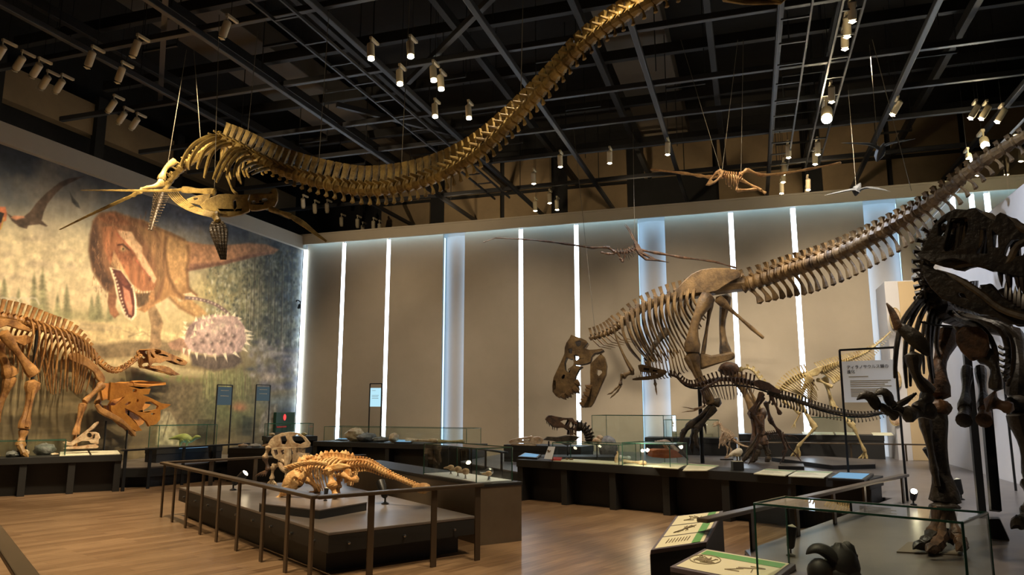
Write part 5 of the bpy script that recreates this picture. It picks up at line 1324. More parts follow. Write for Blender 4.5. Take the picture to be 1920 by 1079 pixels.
    flat_bone(t, 'coracoid', pc, D2([(590, 110), (650, 62), (800, 60), (865, 130), (880, 240), (850, 310), (780, 335), (735, 352), (700, 330), (640, 270), (592, 190)]), .09, 'bone_brown', 0, (), .035)
    long_bone(t, 'upper_arm', a(D2, 830, 290, 7.5), a(D2, 930, 580, 7.4), .05, m, (1.7, 1.2), a(D2, 920, 400, 7.4)); long_bone(t, 'forearm', a(D2, 880, 690, 7.4), a(D2, 1060, 750, 7.3), .05, 'bone_brown', (2.0, 1.1))
    # legs
    long_bone(t, 'femur', a(D2, 530, 130, 8.3), a(D2, 455, 640, 7.9), .082, 'bone_brown', (1.4, 1.4), a(D2, 450, 400, 8.0))
    obj('tibia', tube(MB(), crom(A(D2, (400, 800, 7.85), (425, 900, 7.8)) + A(D3, (455, 60, 7.75), (470, 220, 7.75), (500, 360, 7.7), (502, 455, 7.7)), 11), [.125, .112, .096, .082, .074, .071, .073, .08, .095, .118, .134], 12, .7, up=(1, 0, 0)), 'bone_black', t)
    long_bone(t, 'fibula', a(D2, 330, 830, 7.7), a(D3, 440, 330, 7.6), .04, m, (1.6, .8))
    obj('knee_joint', blob(MB(), a(D2, 440, 745, 7.85), (.12, .11, .085), 12, 8, None, .15), 'bone_brown', t)
    obj('ankle_bone', blob(MB(), a(D3, 500, 505, 7.65), (.13, .1, .045), 12, 8, None, .1), m, t)
    for x0, x1 in ((445, 395), (490, 465), (545, 600)): long_bone(t, 'metatarsal', a(D3, x0, 525, 7.65), a(D3, x1, 745, 7.5), .045, 'bone_brown', (1.4, 1.5))
    toe(t, A(D3, (395, 740, 7.5), (345, 800, 7.4), (300, 830, 7.35), (232, 862, 7.3)), .06, m); toe(t, A(D3, (465, 745, 7.5), (440, 820, 7.35), (400, 858, 7.25), (345, 885, 7.15)), .066, 'bone_brown')
    toe(t, A(D3, (600, 745, 7.5), (640, 800, 7.4), (650, 840, 7.3), (600, 880, 7.2)), .06, 'bone_brown'); toe(t, A(D3, (520, 700, 7.6), (540, 780, 7.55), (575, 830, 7.5)), .04, m)
    long_bone(t, 'femur', a(D2, 1070, 130, 8.4), a(D2, 1110, 640, 8.1), .09, m, (1.3, 1.3), a(D2, 1125, 380, 8.1)); long_bone(t, 'tibia', a(D2, 1120, 800, 8.0), a(D3, 1260, 280, 8.0), .08, m, (1.5, 1.3)); 
    obj('knee_joint', blob(MB(), a(D2, 1115, 710, 8.0), (.11, .1, .085), 12, 8, None, .12), m, t)
    for k in (-1, 0, 1): long_bone(t, 'metatarsal', a(D3, 1270 + 40 * k, 300, 8.0), a(D3, 1290 + 70 * k, 560, 7.9), .06, m)
    for k in (-1, 0, 1): toe(t, A(D3, (1290 + 70 * k, 560, 7.9), (1250 + 90 * k, 640, 7.8), (1180 + 120 * k, 690, 7.9)), .08, m)
    # pelvis
    for s, x in ((0, 840), (1, 670)): 
        long_bone(t, 'pubis', a(D2, 800 if s == 0 else 690, 420, 8.6), a(D2, x, 760, 8.1), .05, m, (1.3, 1.5)); obj('pubic_boot', tube(MB(), A(D2, (x + 5, 700, 8.15), (x + 2, 790, 8.05), (x - 8, 850, 7.95)), [.045, .06, .08], 12, .9), 'bone_brown' if s == 0 else m, t)
    pv = Plane(at(1850, 600, 8.2), (1, .3)); flat_bone(t, 'ilium', pv, D2([(560, 40), (700, -30), (900, -40), (1040, 20), (1100, 120), (1000, 140), (860, 110), (700, 120), (600, 130)]), .12, m)
    # stand
    pt = thing('support_post', 'slanting black steel post with flared foot holding up the near black skeleton', 'support post', onz(1877, 1012, DK))
    p0 = onz(1868, 1008, DK); ft = onz(1872, 1010, DK)
    obj('post', bar(MB(), (ft.x, ft.y, DK + .25), at(1850, 770, 7.45), .085, .085, (1, 0, 0)), 'blackmetal', pt, False)
    c = D3([(872, 597), (964, 597), (1052, 790), (882, 786)]); pp = Plane(ft, (1, -.25)); obj('flared_foot', plate(MB(), pp.many(c), [], pp.n, .16), 'blackmetal', pt, False, .01)
    p2 = thing('support_post', 'long thin black post before the ribs of the near black skeleton', 'support post', onz(1842, 968, DK)); b2 = onz(1842, 972, DK)
    obj('post', bar(MB(), b2, at(1808, 612, 8.5), .075, .075, (1, 0, 0)), 'blackmetal', p2, False)
    p3 = thing('support_post', 'slim black rod standing on the platform near the white partition', 'support post', onz(1905, 921, DK)); b3 = onz(1905, 921, DK)
    obj('post', tube(MB(), [b3, (b3.x, b3.y, 2.2)], .018, 8), 'blackmetal', p3)
    bp = slab('plinth', 'thin dark plate under the foot of the near black skeleton', [tuple(onz(u, v, DK + .012)[:2]) for u, v in cr(1660, 839, 4.496)([(95, 880), (640, 905), (680, 800), (190, 800)])], DK, DK + .012, 'taupe')
dark_rex()

# ------------------------------------------------------------------ amber duckbill skeleton by the mural
def duckbill():
    m = 'bone_had'; H = cr(0, 540, 3.372); G = cr(120, 640, 4.904)
    pl = Plane((-13.72, 12, 0), (0, 1)); 
    t = thing('hadrosaur_skeleton', 'amber duck billed plant eater skeleton before the mural, beak toward the right', 'dinosaur skeleton', pl(38, 850))
    fr = spine(t, pl.many(H([(-60, 170), (100, 200), (200, 232), (300, 268), (400, 292), (480, 335), (560, 405)])), 19, [.075, .08, .07, .06], [.26, .27, .27, .24, .14], [.12, .14, .1], m, name='back_vertebra', sw=.56, lean=-.12)
    spine(t, pl.many(H([(560, 405), (620, 470), (680, 520), (740, 530), (800, 502), (860, 455), (895, 425)])), 15, [.05, .04], [.08, .06, .05], [.08, .07], m, name='neck_vertebra', lean=-.1)
    spine(t, pl.many(H([(-60, 170), (-200, 150), (-400, 170)])), 12, [.08, .05], [.28, .16], [.14, .06], m, [.25, .2], name='tail_vertebra')
    ribs(t, fr[5:], [.7, .95, 1.15, 1.2, 1.15, 1.0, .7], [.3, .38, .42, .4, .3], [.12, .28, .42, .5], .024, m, .2)
    for s in (.2, -.2):
        flat_bone(t, 'ilium', pl, H([(-40, 195), (40, 195), (100, 205), (160, 240), (212, 275), (180, 280), (110, 262), (40, 240), (-20, 262), (-60, 240)]), .05, m, s)
        flat_bone(t, 'prepubis', pl, H([(60, 300), (110, 305), (160, 298), (202, 312), (196, 345), (150, 370), (110, 350), (70, 330)]), .04, m, s * .7)
        flat_bone(t, 'scapula', pl, H([(430, 425), (448, 408), (500, 415), (560, 448), (610, 490), (645, 535), (666, 575), (655, 608), (628, 600), (608, 575), (590, 535), (540, 500), (480, 478), (438, 455)]), .05, m, s * 2.0)
    long_bone(t, 'femur', pl(*H([(20, 285)])[0], .3), pl(*H([(212, 545)])[0], .34), .078, m, (1.3, 1.5)); long_bone(t, 'tibia', pl(*H([(208, 600)])[0], .34), pl(*H([(150, 890)])[0], .34), .075, m, (1.9, 1.5))
    long_bone(t, 'fibula', pl(*H([(225, 600)])[0], .42), pl(*H([(168, 880)])[0], .42), .03, m); long_bone(t, 'metatarsal', pl(*H([(150, 905)])[0], .34), pl(*H([(128, 1000)])[0], .36), .07, m, (1.3, 1.4))
    for k in (-1, 0, 1): toe(t, [pl(*H([(128, 1000)])[0], .36 + k * .06), pl(*H([(140 + 12 * k, 1050)])[0], .4 + k * .14), pl(*H([(160 + 20 * k, 1090)])[0], .42 + k * .2)], .06, m)
    long_bone(t, 'femur', pl(-8, 640, -.3), pl(20, 705, -.3), .09, m); long_bone(t, 'tibia', pl(20, 708, -.3), pl(-15, 800, -.3), .07, m); toe(t, [pl(-15, 805, -.3), pl(-12, 840, -.3), pl(0, 866, -.3)], .07, m)
    long_bone(t, 'upper_arm', pl(*H([(645, 612)])[0], .4), pl(*H([(535, 722)])[0], .42), .055, m, (1.8, 1.3)); long_bone(t, 'forearm', pl(*H([(532, 735)])[0], .42), pl(*H([(482, 925)])[0], .42), .04, m); long_bone(t, 'forearm', pl(*H([(515, 735)])[0], .46), pl(*H([(470, 930)])[0], .46), .032, m)
    for k in (-1, 0, 1): toe(t, [pl(*H([(475, 930)])[0], .42), pl(*H([(470 + 8 * k, 975)])[0], .42 + k * .05), pl(*H([(474 + 12 * k, 1010)])[0], .42 + k * .07)], .028, m, 'finger')
    long_bone(t, 'upper_arm', pl(*H([(640, 620)])[0], -.35), pl(*H([(615, 735)])[0], -.35), .05, m); long_bone(t, 'forearm', pl(*H([(612, 738)])[0], -.35), pl(*H([(845, 925)])[0], -.35), .045, m, (1.4, 1.5)); long_bone(t, 'forearm', pl(*H([(640, 770)])[0], -.32), pl(*H([(830, 905)])[0], -.32), .03, m)
    out = G([(715, 100), (728, 82), (760, 72), (800, 72), (860, 84), (940, 114), (1040, 150), (1100, 178), (1124, 196), (1100, 226), (1040, 216), (960, 182), (900, 182), (850, 205), (800, 200), (770, 204), (740, 240), (730, 195), (724, 150)])
    skull(t, pl, out, [G([(786, 92), (820, 82), (850, 92), (850, 116), (815, 126), (792, 116)]), G([(742, 100), (760, 120), (792, 152), (775, 162), (750, 140)]), G([(1010, 165), (1050, 172), (1075, 185), (1050, 192), (1015, 182)])], .16, .035, 'bone_had', 'skull', (346, 682), (268, 662), (1, 8), .008)
    skull(t, pl, G([(726, 220), (745, 214), (765, 235), (840, 225), (900, 230), (950, 245), (1010, 285), (1060, 308), (1000, 318), (940, 296), (860, 278), (800, 258), (740, 246)]), [], .14, .035, 'bone_had', 'lower_jaw', (336, 702), (270, 688), None, .008)
    b = pl(258, 730); obj('support_pole', tube(MB(), [(b.x + .3, b.y - .5, DK), (b.x + .3, b.y - .5, DK + 1.3)], .02, 8), 'blackmetal', t)
    b = pl(70, 620); obj('support_pole', tube(MB(), [(b.x, b.y, DK), (b.x, b.y, b.z)], .03, 8), 'blackmetal', t)
duckbill()

# ------------------------------------------------------------------ orange horned skull
def horned_skull():
    m = 'bone_cer'; G = cr(120, 640, 4.904); pl = Plane((-13.5, 12.8, 0), (.12, 1))
    t = thing('ceratopsian_skull', 'big orange horned skull on a thin rod behind the amber skeleton arms', 'dinosaur skull', pl(199, 845))
    out = G([(375, 382), (480, 390), (600, 374), (720, 374), (832, 382), (836, 404), (720, 414), (640, 440), (700, 440), (690, 490), (640, 495), (700, 520), (800, 572), (882, 584), (850, 612), (800, 636), (806, 720), (780, 762), (726, 786), (700, 742), (640, 690), (560, 640), (510, 616), (520, 660), (560, 700), (620, 762), (672, 822), (626, 830), (540, 782), (470, 722), (400, 640), (396, 592), (440, 592), (500, 512), (380, 546), (374, 470)])
    hol = [G(circ(574, 458, 18)), G([(505, 582), (530, 560), (556, 560), (548, 582), (520, 594)]), G([(652, 612), (672, 560), (720, 556), (782, 600), (776, 625), (720, 640), (660, 652)]), G(circ(606, 550, 9, 8, 16)), G(circ(742, 670, 18, 8, 10))]
    skull(t, pl, out, hol, .34, .07, m, 'skull', (225, 800), (280, 740), None, .02)
    for s in (-.22, .22): obj('brow_horn', tube(MB(), crom(pl.many(G([(620, 400), (730, 388), (835, 392)]), s), 7), [.085, .08, .07, .058, .045, .03, .01], 9), m, t)
    obj('nose_horn', tube(MB(), pl.many(G([(660, 480), (690, 460), (705, 430)])), [.07, .05, .015], 8), m, t)
    obj('lower_jaw', tube(MB(), crom(pl.many(G([(300, 590), (340, 640), (440, 690), (560, 760), (640, 850), (655, 870)]), .1), 10), [.05, .07, .075, .07, .065, .06, .06, .06, .05, .03], 8, .7), 'bone_had', t)
    b = pl(199, 790); obj('support_rod', tube(MB(), [(b.x, b.y, DK), (b.x, b.y, b.z)], .02, 8), 'blackmetal', t)
horned_skull()

# ------------------------------------------------------------------ cream crested skull on the left counter
def crested_skull():
    G = cr(0, 780, 6.742); p0 = onz(150, 851.5, TB); pl = Plane(p0, (.72, .65)); m = 'bone_cream'
    t = thing('hadrosaur_skull', 'cream skull with a long pointed crest resting on the left counter', 'dinosaur skull', p0)
    out = G([(790, 336), (830, 324), (890, 340), (960, 290), (1050, 220), (1130, 160), (1200, 92), (1238, 74), (1242, 96), (1190, 160), (1120, 208), (1200, 206), (1245, 226), (1262, 285), (1242, 300), (1240, 360), (1200, 350), (1150, 345), (1130, 318), (1040, 318), (960, 352), (920, 382), (830, 366)])
    skull(t, pl, out, [G(circ(1134, 246, 34)), G([(1180, 240), (1212, 226), (1204, 285), (1160, 296)])], .11, .03, m, 'skull', (118, 832), (184, 812), (2, 7), .008)
    skull(t, pl, G([(800, 412), (860, 392), (920, 388), (1000, 386), (1120, 368), (1200, 362), (1240, 388), (1236, 408), (1000, 418), (850, 420)]), [], .10, .03, m, 'lower_jaw', (120, 840), (182, 836), None, .008)
crested_skull()
# ------------------------------------------------------------------ long necked marine reptile hung from the ceiling
def plesiosaur():
    m = 'bone_plesio'; C = cr(260, 220, 4.15)
    def P(*pts): return [at(*C([(x, y)])[0], d) for x, y, d in pts]
    t = thing('plesiosaur_skeleton', 'ochre long necked marine reptile skeleton hanging across the hall, neck rising overhead', 'marine reptile skeleton', at(450, 350, 12))
    neck = [at(*p) for p in ((412, 262, 12.9), (450, 279, 12.7), (500, 307, 12.5), (550, 328, 12.3), (610, 345, 12.1), (680, 357, 11.9), (750, 351, 11.5), (820, 331, 11.0), (880, 299, 10.4), (935, 253, 9.8), (985, 202, 9.2), (1035, 148, 8.6), (1080, 98, 8.1), (1130, 56, 7.6), (1185, 22, 7.1), (1245, -10, 6.7), (1310, -36, 6.3), (1370, -40, 6.0))]
    spine(t, neck, 66, [.105, .115, .112, .10, .088, .075, .062], [.24, .29, .31, .27, .18, .13, .11], [.22, .22, .2, .18, .15, .12, .10], m, name='neck_vertebra', lean=.02, sw=.66, hc=[0, .06, .14, .16, .13, .09, .06])
    back = [at(412, 262, 12.9), at(385, 284, 13.5), at(350, 309, 14.0), at(325, 332, 14.3), at(307, 356, 14.3)]
    fr = spine(t, back, 12, [.09, .07], [.08, .06], [.2, .14], m, name='back_vertebra')
    spine(t, [at(305, 360, 14.3), at(300, 376, 14.1), at(292, 402, 13.9), at(283, 432, 13.7)], 15, [.055, .02], [.12, .04], [.2, .07], 'bone_dark', [.12, .05], up=(-1, 0, .3), name='tail_vertebra')
    trace = [[(700, 155), (560, 150), (440, 205), (360, 300), (325, 385)], [(705, 165), (580, 168), (470, 232), (405, 330), (390, 405)], [(722, 182), (600, 205), (505, 275), (455, 400)], [(760, 206), (645, 218), (560, 295), (510, 470)], [(820, 245), (720, 256), (640, 350), (580, 480)], [(838, 252), (762, 264), (682, 352), (605, 505)], [(868, 277), (795, 282), (722, 352), (686, 452)], [(898, 317), (825, 322), (765, 372), (740, 460)], [(925, 355), (862, 370), (808, 408)], [(965, 375), (900, 395), (850, 425)], [(1010, 395), (940, 415), (880, 445)]]
    for i, tr in enumerate(trace):
        n = len(tr); sd = 13.1 - .07 * i
        pts = [P((x, y, sd - (.9 if k else .1) * (k / (n - 1)) ** .6))[0] for k, (x, y) in enumerate(tr)]
        r = .042 if i < 8 else .032
        obj('rib', tube(MB(), crom(pts, 14), [r * .8, r * .95, r, r * 1.05, r * 1.05, r * 1.05, r, r, r * .97, r * .92, r * .88, r * .82, r * .72, r * .5], 7, .8), m, t)
        x0, y0 = tr[0]; L = (tr[-1][1] - y0)
        far = P((x0, y0, sd), (x0 - 40, y0 + L * .25, sd + .7), (x0 - 60, y0 + L * .7, sd + .9), (x0 - 40, y0 + L * 1.05, sd + .7))
        obj('rib', tube(MB(), crom(far, 10), [r * .8, r * .9, r * .9, r * .9, r * .85, r * .8, r * .8, r * .75, r * .7, r * .5], 6, .8), m, t)
    for i in range(6):
        o = i * 15
        obj('belly_rib', tube(MB(), crom(P((225 + o, 590 - i * 3, 12.6), (275 + o, 650 - i * 3, 12.2), (350 + o, 705 - i * 3, 11.9), (460 + o, 750 - i * 4, 11.7), (590 + o, 780 - i * 5, 11.7), (640 + o, 770 - i * 5, 11.9)), 15), [.006, .009, .011, .012, .012, .012, .012, .012, .012, .012, .012, .011, .01, .008, .005], 6), m, t)
    pl = Plane(at(430, 385, 11.8), (1, .45))
    c1 = C([(480, 690), (520, 650), (570, 625), (620, 605), (700, 598), (800, 606), (868, 602), (850, 650), (872, 690), (862, 735), (800, 762), (700, 778), (600, 772), (525, 742)])
    flat_bone(t, 'coracoid', pl, c1, .07, m, 0, [C([(738, 650), (760, 646), (766, 700), (750, 728), (738, 700)])], .025)
    flat_bone(t, 'scapula', pl, C([(870, 604), (950, 592), (1015, 594), (1040, 562), (1072, 558), (1084, 590), (1082, 650), (1062, 695), (1000, 716), (920, 730), (872, 730), (858, 680)]), .07, m, .05, [C([(880, 655), (905, 650), (915, 668), (890, 676)]), C([(960, 640), (1000, 632), (1010, 650), (970, 662)])], .025)
    flat_bone(t, 'ischium', pl, C([(375, 640), (440, 615), (520, 602), (565, 600), (548, 650), (492, 690), (430, 672), (390, 668)]), .05, m, -.1, [C([(430, 635), (460, 628), (465, 640), (438, 648)])], .02)
    for s in (1, -1): obj('clavicle', tube(MB(), crom(P((690, 455, 12.4), (710, 520, 12.2), (735, 575, 12.0), (770, 598, 11.9)), 8), [.05, .04, .03, .026, .026, .03, .03, .02], 6, .5), m, t) if s > 0 else None
    long_bone(t, 'ilium', P((278, 345, 13.6))[0], P((175, 490, 13.3))[0], .05, m, (1.4, 1.6), P((212, 395, 13.4))[0]); long_bone(t, 'pubis', P((185, 510, 13.3))[0], P((15, 565, 13.0))[0], .05, m, (1.8, .8), P((110, 545, 13.1))[0], .6)
    def paddle(fem, pts, w, tag_, m2, nf=4, wd=(0, 0, 1)):
        long_bone(t, 'upper_flipper_bone', fem[0], fem[1], w * .55, m, (1.3, 1.2), None, .7)
        wd = Vector(wd); path = crom([fem[1]] + pts, 12); n = len(path)
        for k in range(nf):
            o = (k - (nf - 1) / 2) * w * .62; mb = MB()
            for i in range(n - 1):
                f = i / (n - 1); sp_ = math.sin(min(1, f * 2.2 + .25) * math.pi / 2) * (1 - f * .75)
                g = (i + 1) / (n - 1); sp2 = math.sin(min(1, g * 2.2 + .25) * math.pi / 2) * (1 - g * .75)
                a = path[i] + wd * o * sp_; b = path[i + 1] + wd * o * sp2; r = w * .30 * (1 - f * .72)
                tube(mb, [a, a.lerp(b, .15), a.lerp(b, .5), a.lerp(b, .85), b], [r, r * 1.1, r * .8, r * 1.05, r * .8], 6)
            obj('flipper_finger', mb, m2, t)
    paddle((P((590, 583, 11.9))[0], P((345, 563, 12.3))[0]), [P((200, 572, 12.6))[0], at(220, 357.5, 13.0), at(153, 357, 13.6)], .09, 'rear', m, 3, (.5, .8, .12))
    paddle((P((20, 575, 12.9))[0] , P((-40, 605, 13.1))[0]), [at(215, 382, 13.3), at(165, 405, 13.6), at(112, 431, 14.0)], .07, 'rear', m, 3, (.5, .8, .1))
    paddle((at(405, 404, 11.7), at(408, 418, 11.6)), [at(410, 432, 11.55), at(414, 458, 11.5), at(419, 487, 11.5)], .125, 'front', 'bone_dark', 5, (.93, .35, 0))
    paddle((at(507, 392, 11.6), at(546, 406, 11.2)), [at(570, 421, 11.0), at(590, 437, 10.8), at(612, 453, 10.6)], .07, 'front', 'bone_plesio', 4, (.25, .3, .5))
    sk = Plane(at(1420, -8, 5.9), (1, -.2))
    skull(t, sk, [(1352, -40), (1400, -46), (1440, -30), (1474, -4), (1462, 6), (1430, 2), (1390, 2), (1350, -6)], [[(1385, -30), (1405, -32), (1405, -18), (1388, -18)]], .09, .025, m, 'skull', (1474, 0), (1352, -20), (0, 3), .008)
    obj('lower_jaw', tube(MB(), crom([sk(1356, -2, -.06), sk(1400, 6, -.03), sk(1470, 4, 0), sk(1400, 6, .03), sk(1356, -2, .06)], 12), .016, 6), m, t)
    def cb(u0, v0, d0, u1, v1, z=8.55): return (at(u0, v0, d0), onz(u1, v1, z))
    L = []
    for (u, v, d, u2, v2) in ((315, 305, 13.4, 340, 218), (376, 262, 13.4, 358, 165), (462, 276, 12.7, 475, 190), (598, 302, 12.1, 618, 0), (752, 326, 11.5, 766, 90), (976, 196, 9.3, 985, 0), (402, 362, 12.1, 392, 300)):
        a = at(u, v, d); b = at(u2, v2, d); 
        if b.z < 8.4: b = b + Vector((0, 0, 8.6 - b.z))
        L.append((a, b))
    cables(t, L)
plesiosaur()

# ------------------------------------------------------------------ hanging flying reptiles
def flyer(label, C, d, m, body, wings, legs, skull_out, hole, extra, cab):
    def P(pts, dd=0): return [at(*p[:2], d + dd + (p[2] if len(p) > 2 else 0)) for p in C(pts)]
    t = thing('pterosaur_skeleton', label, 'flying reptile skeleton', P([body[len(body) // 2]])[0])
    fr = spine(t, P(body), 9, [.04, .05], [.06, .06], [.08, .1], m, name='back_vertebra')
    ribs(t, fr[2:7], [.14, .2, .14], [.1, .13, .1], [.02, .04], .01, m, .4)
    for w in wings:
        pts = P(w)
        for i, (a, b) in enumerate(zip(pts, pts[1:])): long_bone(t, 'wing_bone', a, b, .032 * (1 - .12 * i), m, (1.5, 1.3))
    for w in legs:
        pts = P(w)
        for a, b in zip(pts, pts[1:]): long_bone(t, 'leg_bone', a, b, .024, m, (1.5, 1.3))
    pl = Plane(P([skull_out[0]])[0], (1, .3))
    skull(t, pl, C(skull_out), [C(h) for h in hole], .07, .03, m, 'skull', C([skull_out[0]])[0], C([skull_out[len(skull_out) // 2]])[0], None, .008)
    for e in extra: obj('beak', tube(MB(), P(e), [.04, .03, .012], 7, .6), m, t)
    cables(t, [(P([a])[0], (lambda q: Vector((q.x, q.y, 8.6)) if q.z < 8.6 else q)(P([b])[0])) for a, b in cab], 'cable', .005)
flyer('tan flying reptile skeleton with thin outstretched wings hanging under the cable ladders', cr(1180, 230, 4.571), 13.0, 'bone_ptero',
      [(790, 450), (830, 462), (880, 468), (930, 475), (965, 490)], [[(950, 445), (1010, 405), (1130, 452), (1300, 440), (1560, 395, -.2), (1812, 344, -.4)], [(800, 462, .3), (690, 468, .5), (600, 455, .6), (480, 435, .7), (185, 402, 1.0)]],
      [[(955, 488), (1120, 575), (1168, 605)], [(920, 490), (922, 582), (1088, 572)]],
      [(655, 536), (690, 480), (730, 430), (770, 405), (800, 430), (790, 470), (740, 515), (690, 538)], [[(700, 495), (735, 450), (765, 430), (775, 455), (745, 490), (715, 510)]], [], [((780, 405), (470, 30)), ((796, 405), (968, 0)), ((956, 480), (1016, 0))])
flyer('brown wide winged flying reptile skeleton hanging in front of the back wall panels', cr(880, 400, 3.692), 17.6, 'bone_brown',
      [(1000, 275), (1040, 272), (1090, 275), (1130, 255), (1165, 240)], [[(1010, 272), (960, 236), (850, 240), (660, 212), (540, 196), (370, 180), (180, 172), (98, 202)], [(1160, 250), (1300, 276), (1465, 305), (1695, 335), (1850, 380)]],
      [[(1005, 280), (965, 282), (912, 272)], [(1080, 290), (1060, 335), (1040, 312)], [(1030, 280), (1065, 338)]],
      [(1385, 342), (1290, 318), (1200, 270), (1175, 225), (1160, 205), (1130, 180), (1105, 120), (1072, 74), (1100, 100), (1135, 165), (1142, 235), (1170, 285), (1220, 326), (1300, 332)], [[(1185, 282), (1250, 310), (1300, 320), (1230, 316)]], [], [((820, 240), (840, 443)), ((1145, 200), (1150, 40))][1:])
def gull(label, C, d, body, wings, m='gullwhite'):
    def P(pts): return [at(*p, d) for p in C(pts)]
    t = thing('flying_reptile_model', label, 'flying reptile model', P([body[0]])[0])
    obj('body', tube(MB(), crom(P(body), 8), [.02, .05, .08, .09, .085, .06, .035, .01], 8), m, t)
    for w in wings: obj('wing', tube(MB(), crom(P(w), 12), [.10, .10, .095, .09, .085, .08, .07, .06, .05, .04, .025, .008], 8, .25, up=(.5, .8, .3)), m, t)
    a = P([body[1]])[0]; cables(t, [(a, Vector((a.x, a.y, 8.6)))], 'cable', .004)
G1 = cr(1600, 180, 4.497)
gull('white gliding flying reptile model hanging below the ceiling grid, the upper one', G1, 13.2, [(200, 552), (215, 500), (240, 450), (262, 395)], [[(230, 450), (150, 412), (40, 402), (-100, 396)], [(260, 420), (330, 395), (420, 378), (522, 362)]])
gull('white gliding flying reptile model hanging just above the back wall, the lower one', G1, 15.0, [(18, 842), (25, 800), (40, 770), (60, 735)], [[(45, 800), (0, 790), (-120, 812), (-240, 838)], [(50, 795), (110, 775), (200, 780), (310, 805)]])

# ------------------------------------------------------------------ armoured skeleton on the platform
def ankylosaur():
    m = 'bone_anky'; C = cr(480, 780, 5.394)
    pl = Plane(at(630, 900, 9.75), at(790, 905, 9.35) - at(630, 900, 9.75))
    t = thing('ankylosaur_skeleton', 'honey coloured armoured skeleton with a club tail, brightly lit on the platform', 'dinosaur skeleton', pl(628, 935))
    spine(t, pl.many(C([(400, 620), (450, 560), (520, 515)])), 5, [.04, .05], [.04, .05], [.06, .08], m, name='neck_vertebra')
    fr = spine(t, pl.many(C([(520, 515), (620, 480), (740, 462), (850, 465), (930, 485)])), 13, [.05, .055], [.05, .06], [.12, .16], m, name='back_vertebra', sw=.9)
    spine(t, pl.many(C([(930, 490), (1050, 482), (1150, 498), (1300, 572), (1500, 660), (1640, 720)])), 26, [.055, .045, .036, .034], [.05, .03, .008, .008], [.09, .06, .02, .015], m, [.06, .03, .0, .0], name='tail_vertebra')
    e = pl.many(C([(1640, 725), (1690, 728), (1690, 748)]))
    mb = MB(); blob(mb, e[0], (.07, .07, .05), 10, 6, None, .2); blob(mb, e[1], (.10, .09, .06), 10, 7, None, .2); blob(mb, e[2], (.07, .10, .05), 10, 6, None, .2); obj('tail_club', mb, m, t)
    ribs(t, fr, [.16, .26, .34, .34, .26], [.22, .34, .4, .38, .3], [.1, .08, .04], .016, m, .15)
    rr = random.Random(9)
    for k in range(34):
        f = rr.uniform(.0, 1); i = int(f * 12); p, T, u, s, r = fr[i]; w = rr.uniform(-.34, .34)
        c = p + s * w + u * (.13 - w * w * .5) + T * rr.uniform(-.04, .04); z = rr.uniform(.025, .045)
        obj('armour_plate', tube(MB(), [c - u * .03, c - u * .015, c + u * z * .35], [z, z * .9, z * .3], 7, .7), m, t)
    for k in range(12):
        p, T, u, s, r = fr[k]; c = p + s * .40; obj('armour_spike', tube(MB(), [c, c + s * .06 + u * .02, c + s * .13 + u * .03], [.03, .022, .004], 6), m, t)
    flat_bone(t, 'ilium', pl, C([(660, 590), (700, 545), (750, 500), (830, 480), (920, 492), (965, 515), (900, 540), (800, 560), (740, 560), (690, 600)]), .05, m, .3)
    flat_bone(t, 'ilium', pl, C([(660, 590), (700, 545), (750, 500), (830, 480), (920, 492), (965, 515), (900, 540), (800, 560), (740, 560), (690, 600)]), .05, m, -.3)
    flat_bone(t, 'ischium', pl, C([(900, 545), (955, 538), (964, 560), (948, 668), (908, 686), (896, 620)]), .03, m, .05)
    long_bone(t, 'pubis', pl(*C([(870, 590)])[0], .1), pl(*C([(1028, 640)])[0], .06), .028, m, (1.3, 1.6), pl(*C([(960, 645)])[0], .08))
    for s, a, b, c in ((.30, (738, 545), (772, 705), (805, 825)), (-.25, (850, 600), (820, 720), (838, 815))):
        long_bone(t, 'femur', pl(*C([a])[0], s), pl(*C([b])[0], s), .045, m); long_bone(t, 'tibia', pl(*C([b])[0], s), pl(*C([c])[0], s), .036, m, (1.8, 1.4))
        for k in (-1, 0, 1): toe(t, [pl(*C([c])[0], s + k * .03), pl(*C([(c[0] - 30, c[1] + 18)])[0], s + k * .06)], .022, m)
    for s, a, b, c in ((.36, (410, 650), (280, 775), (200, 862)), (-.25, (520, 640), (632, 742), (552, 800))):
        long_bone(t, 'upper_arm', pl(*C([a])[0], s), pl(*C([b])[0], s), .036, m); long_bone(t, 'forearm', pl(*C([b])[0], s), pl(*C([c])[0], s), .028, m)
        for k in (-1, 0, 1): toe(t, [pl(*C([c])[0], s + k * .03), pl(*C([(c[0] - 30, c[1] + 14)])[0], s + k * .05)], .02, m, 'finger')
    for s in (.3, -.25): flat_bone(t, 'scapula', pl, C([(420, 640), (480, 560), (560, 520), (585, 540), (520, 600), (460, 670)]), .03, m, s)
    mb = MB(); tube(mb, pl.many(C([(450, 590), (400, 640), (350, 690), (300, 735), (280, 752)])), [.10, .13, .11, .07, .03], 10, 1.1); obj('skull', mb, m, t)
    obj('lower_jaw', tube(MB(), pl.many(C([(440, 680), (390, 705), (320, 752)])), [.06, .05, .02], 8, 1.2), 'bone_brown', t)
    for s in (-.1, .1): obj('cheek_horn', tube(MB(), pl.many(C([(430, 660), (470, 690)]), s), [.04, .008], 6), m, t)
ankylosaur()

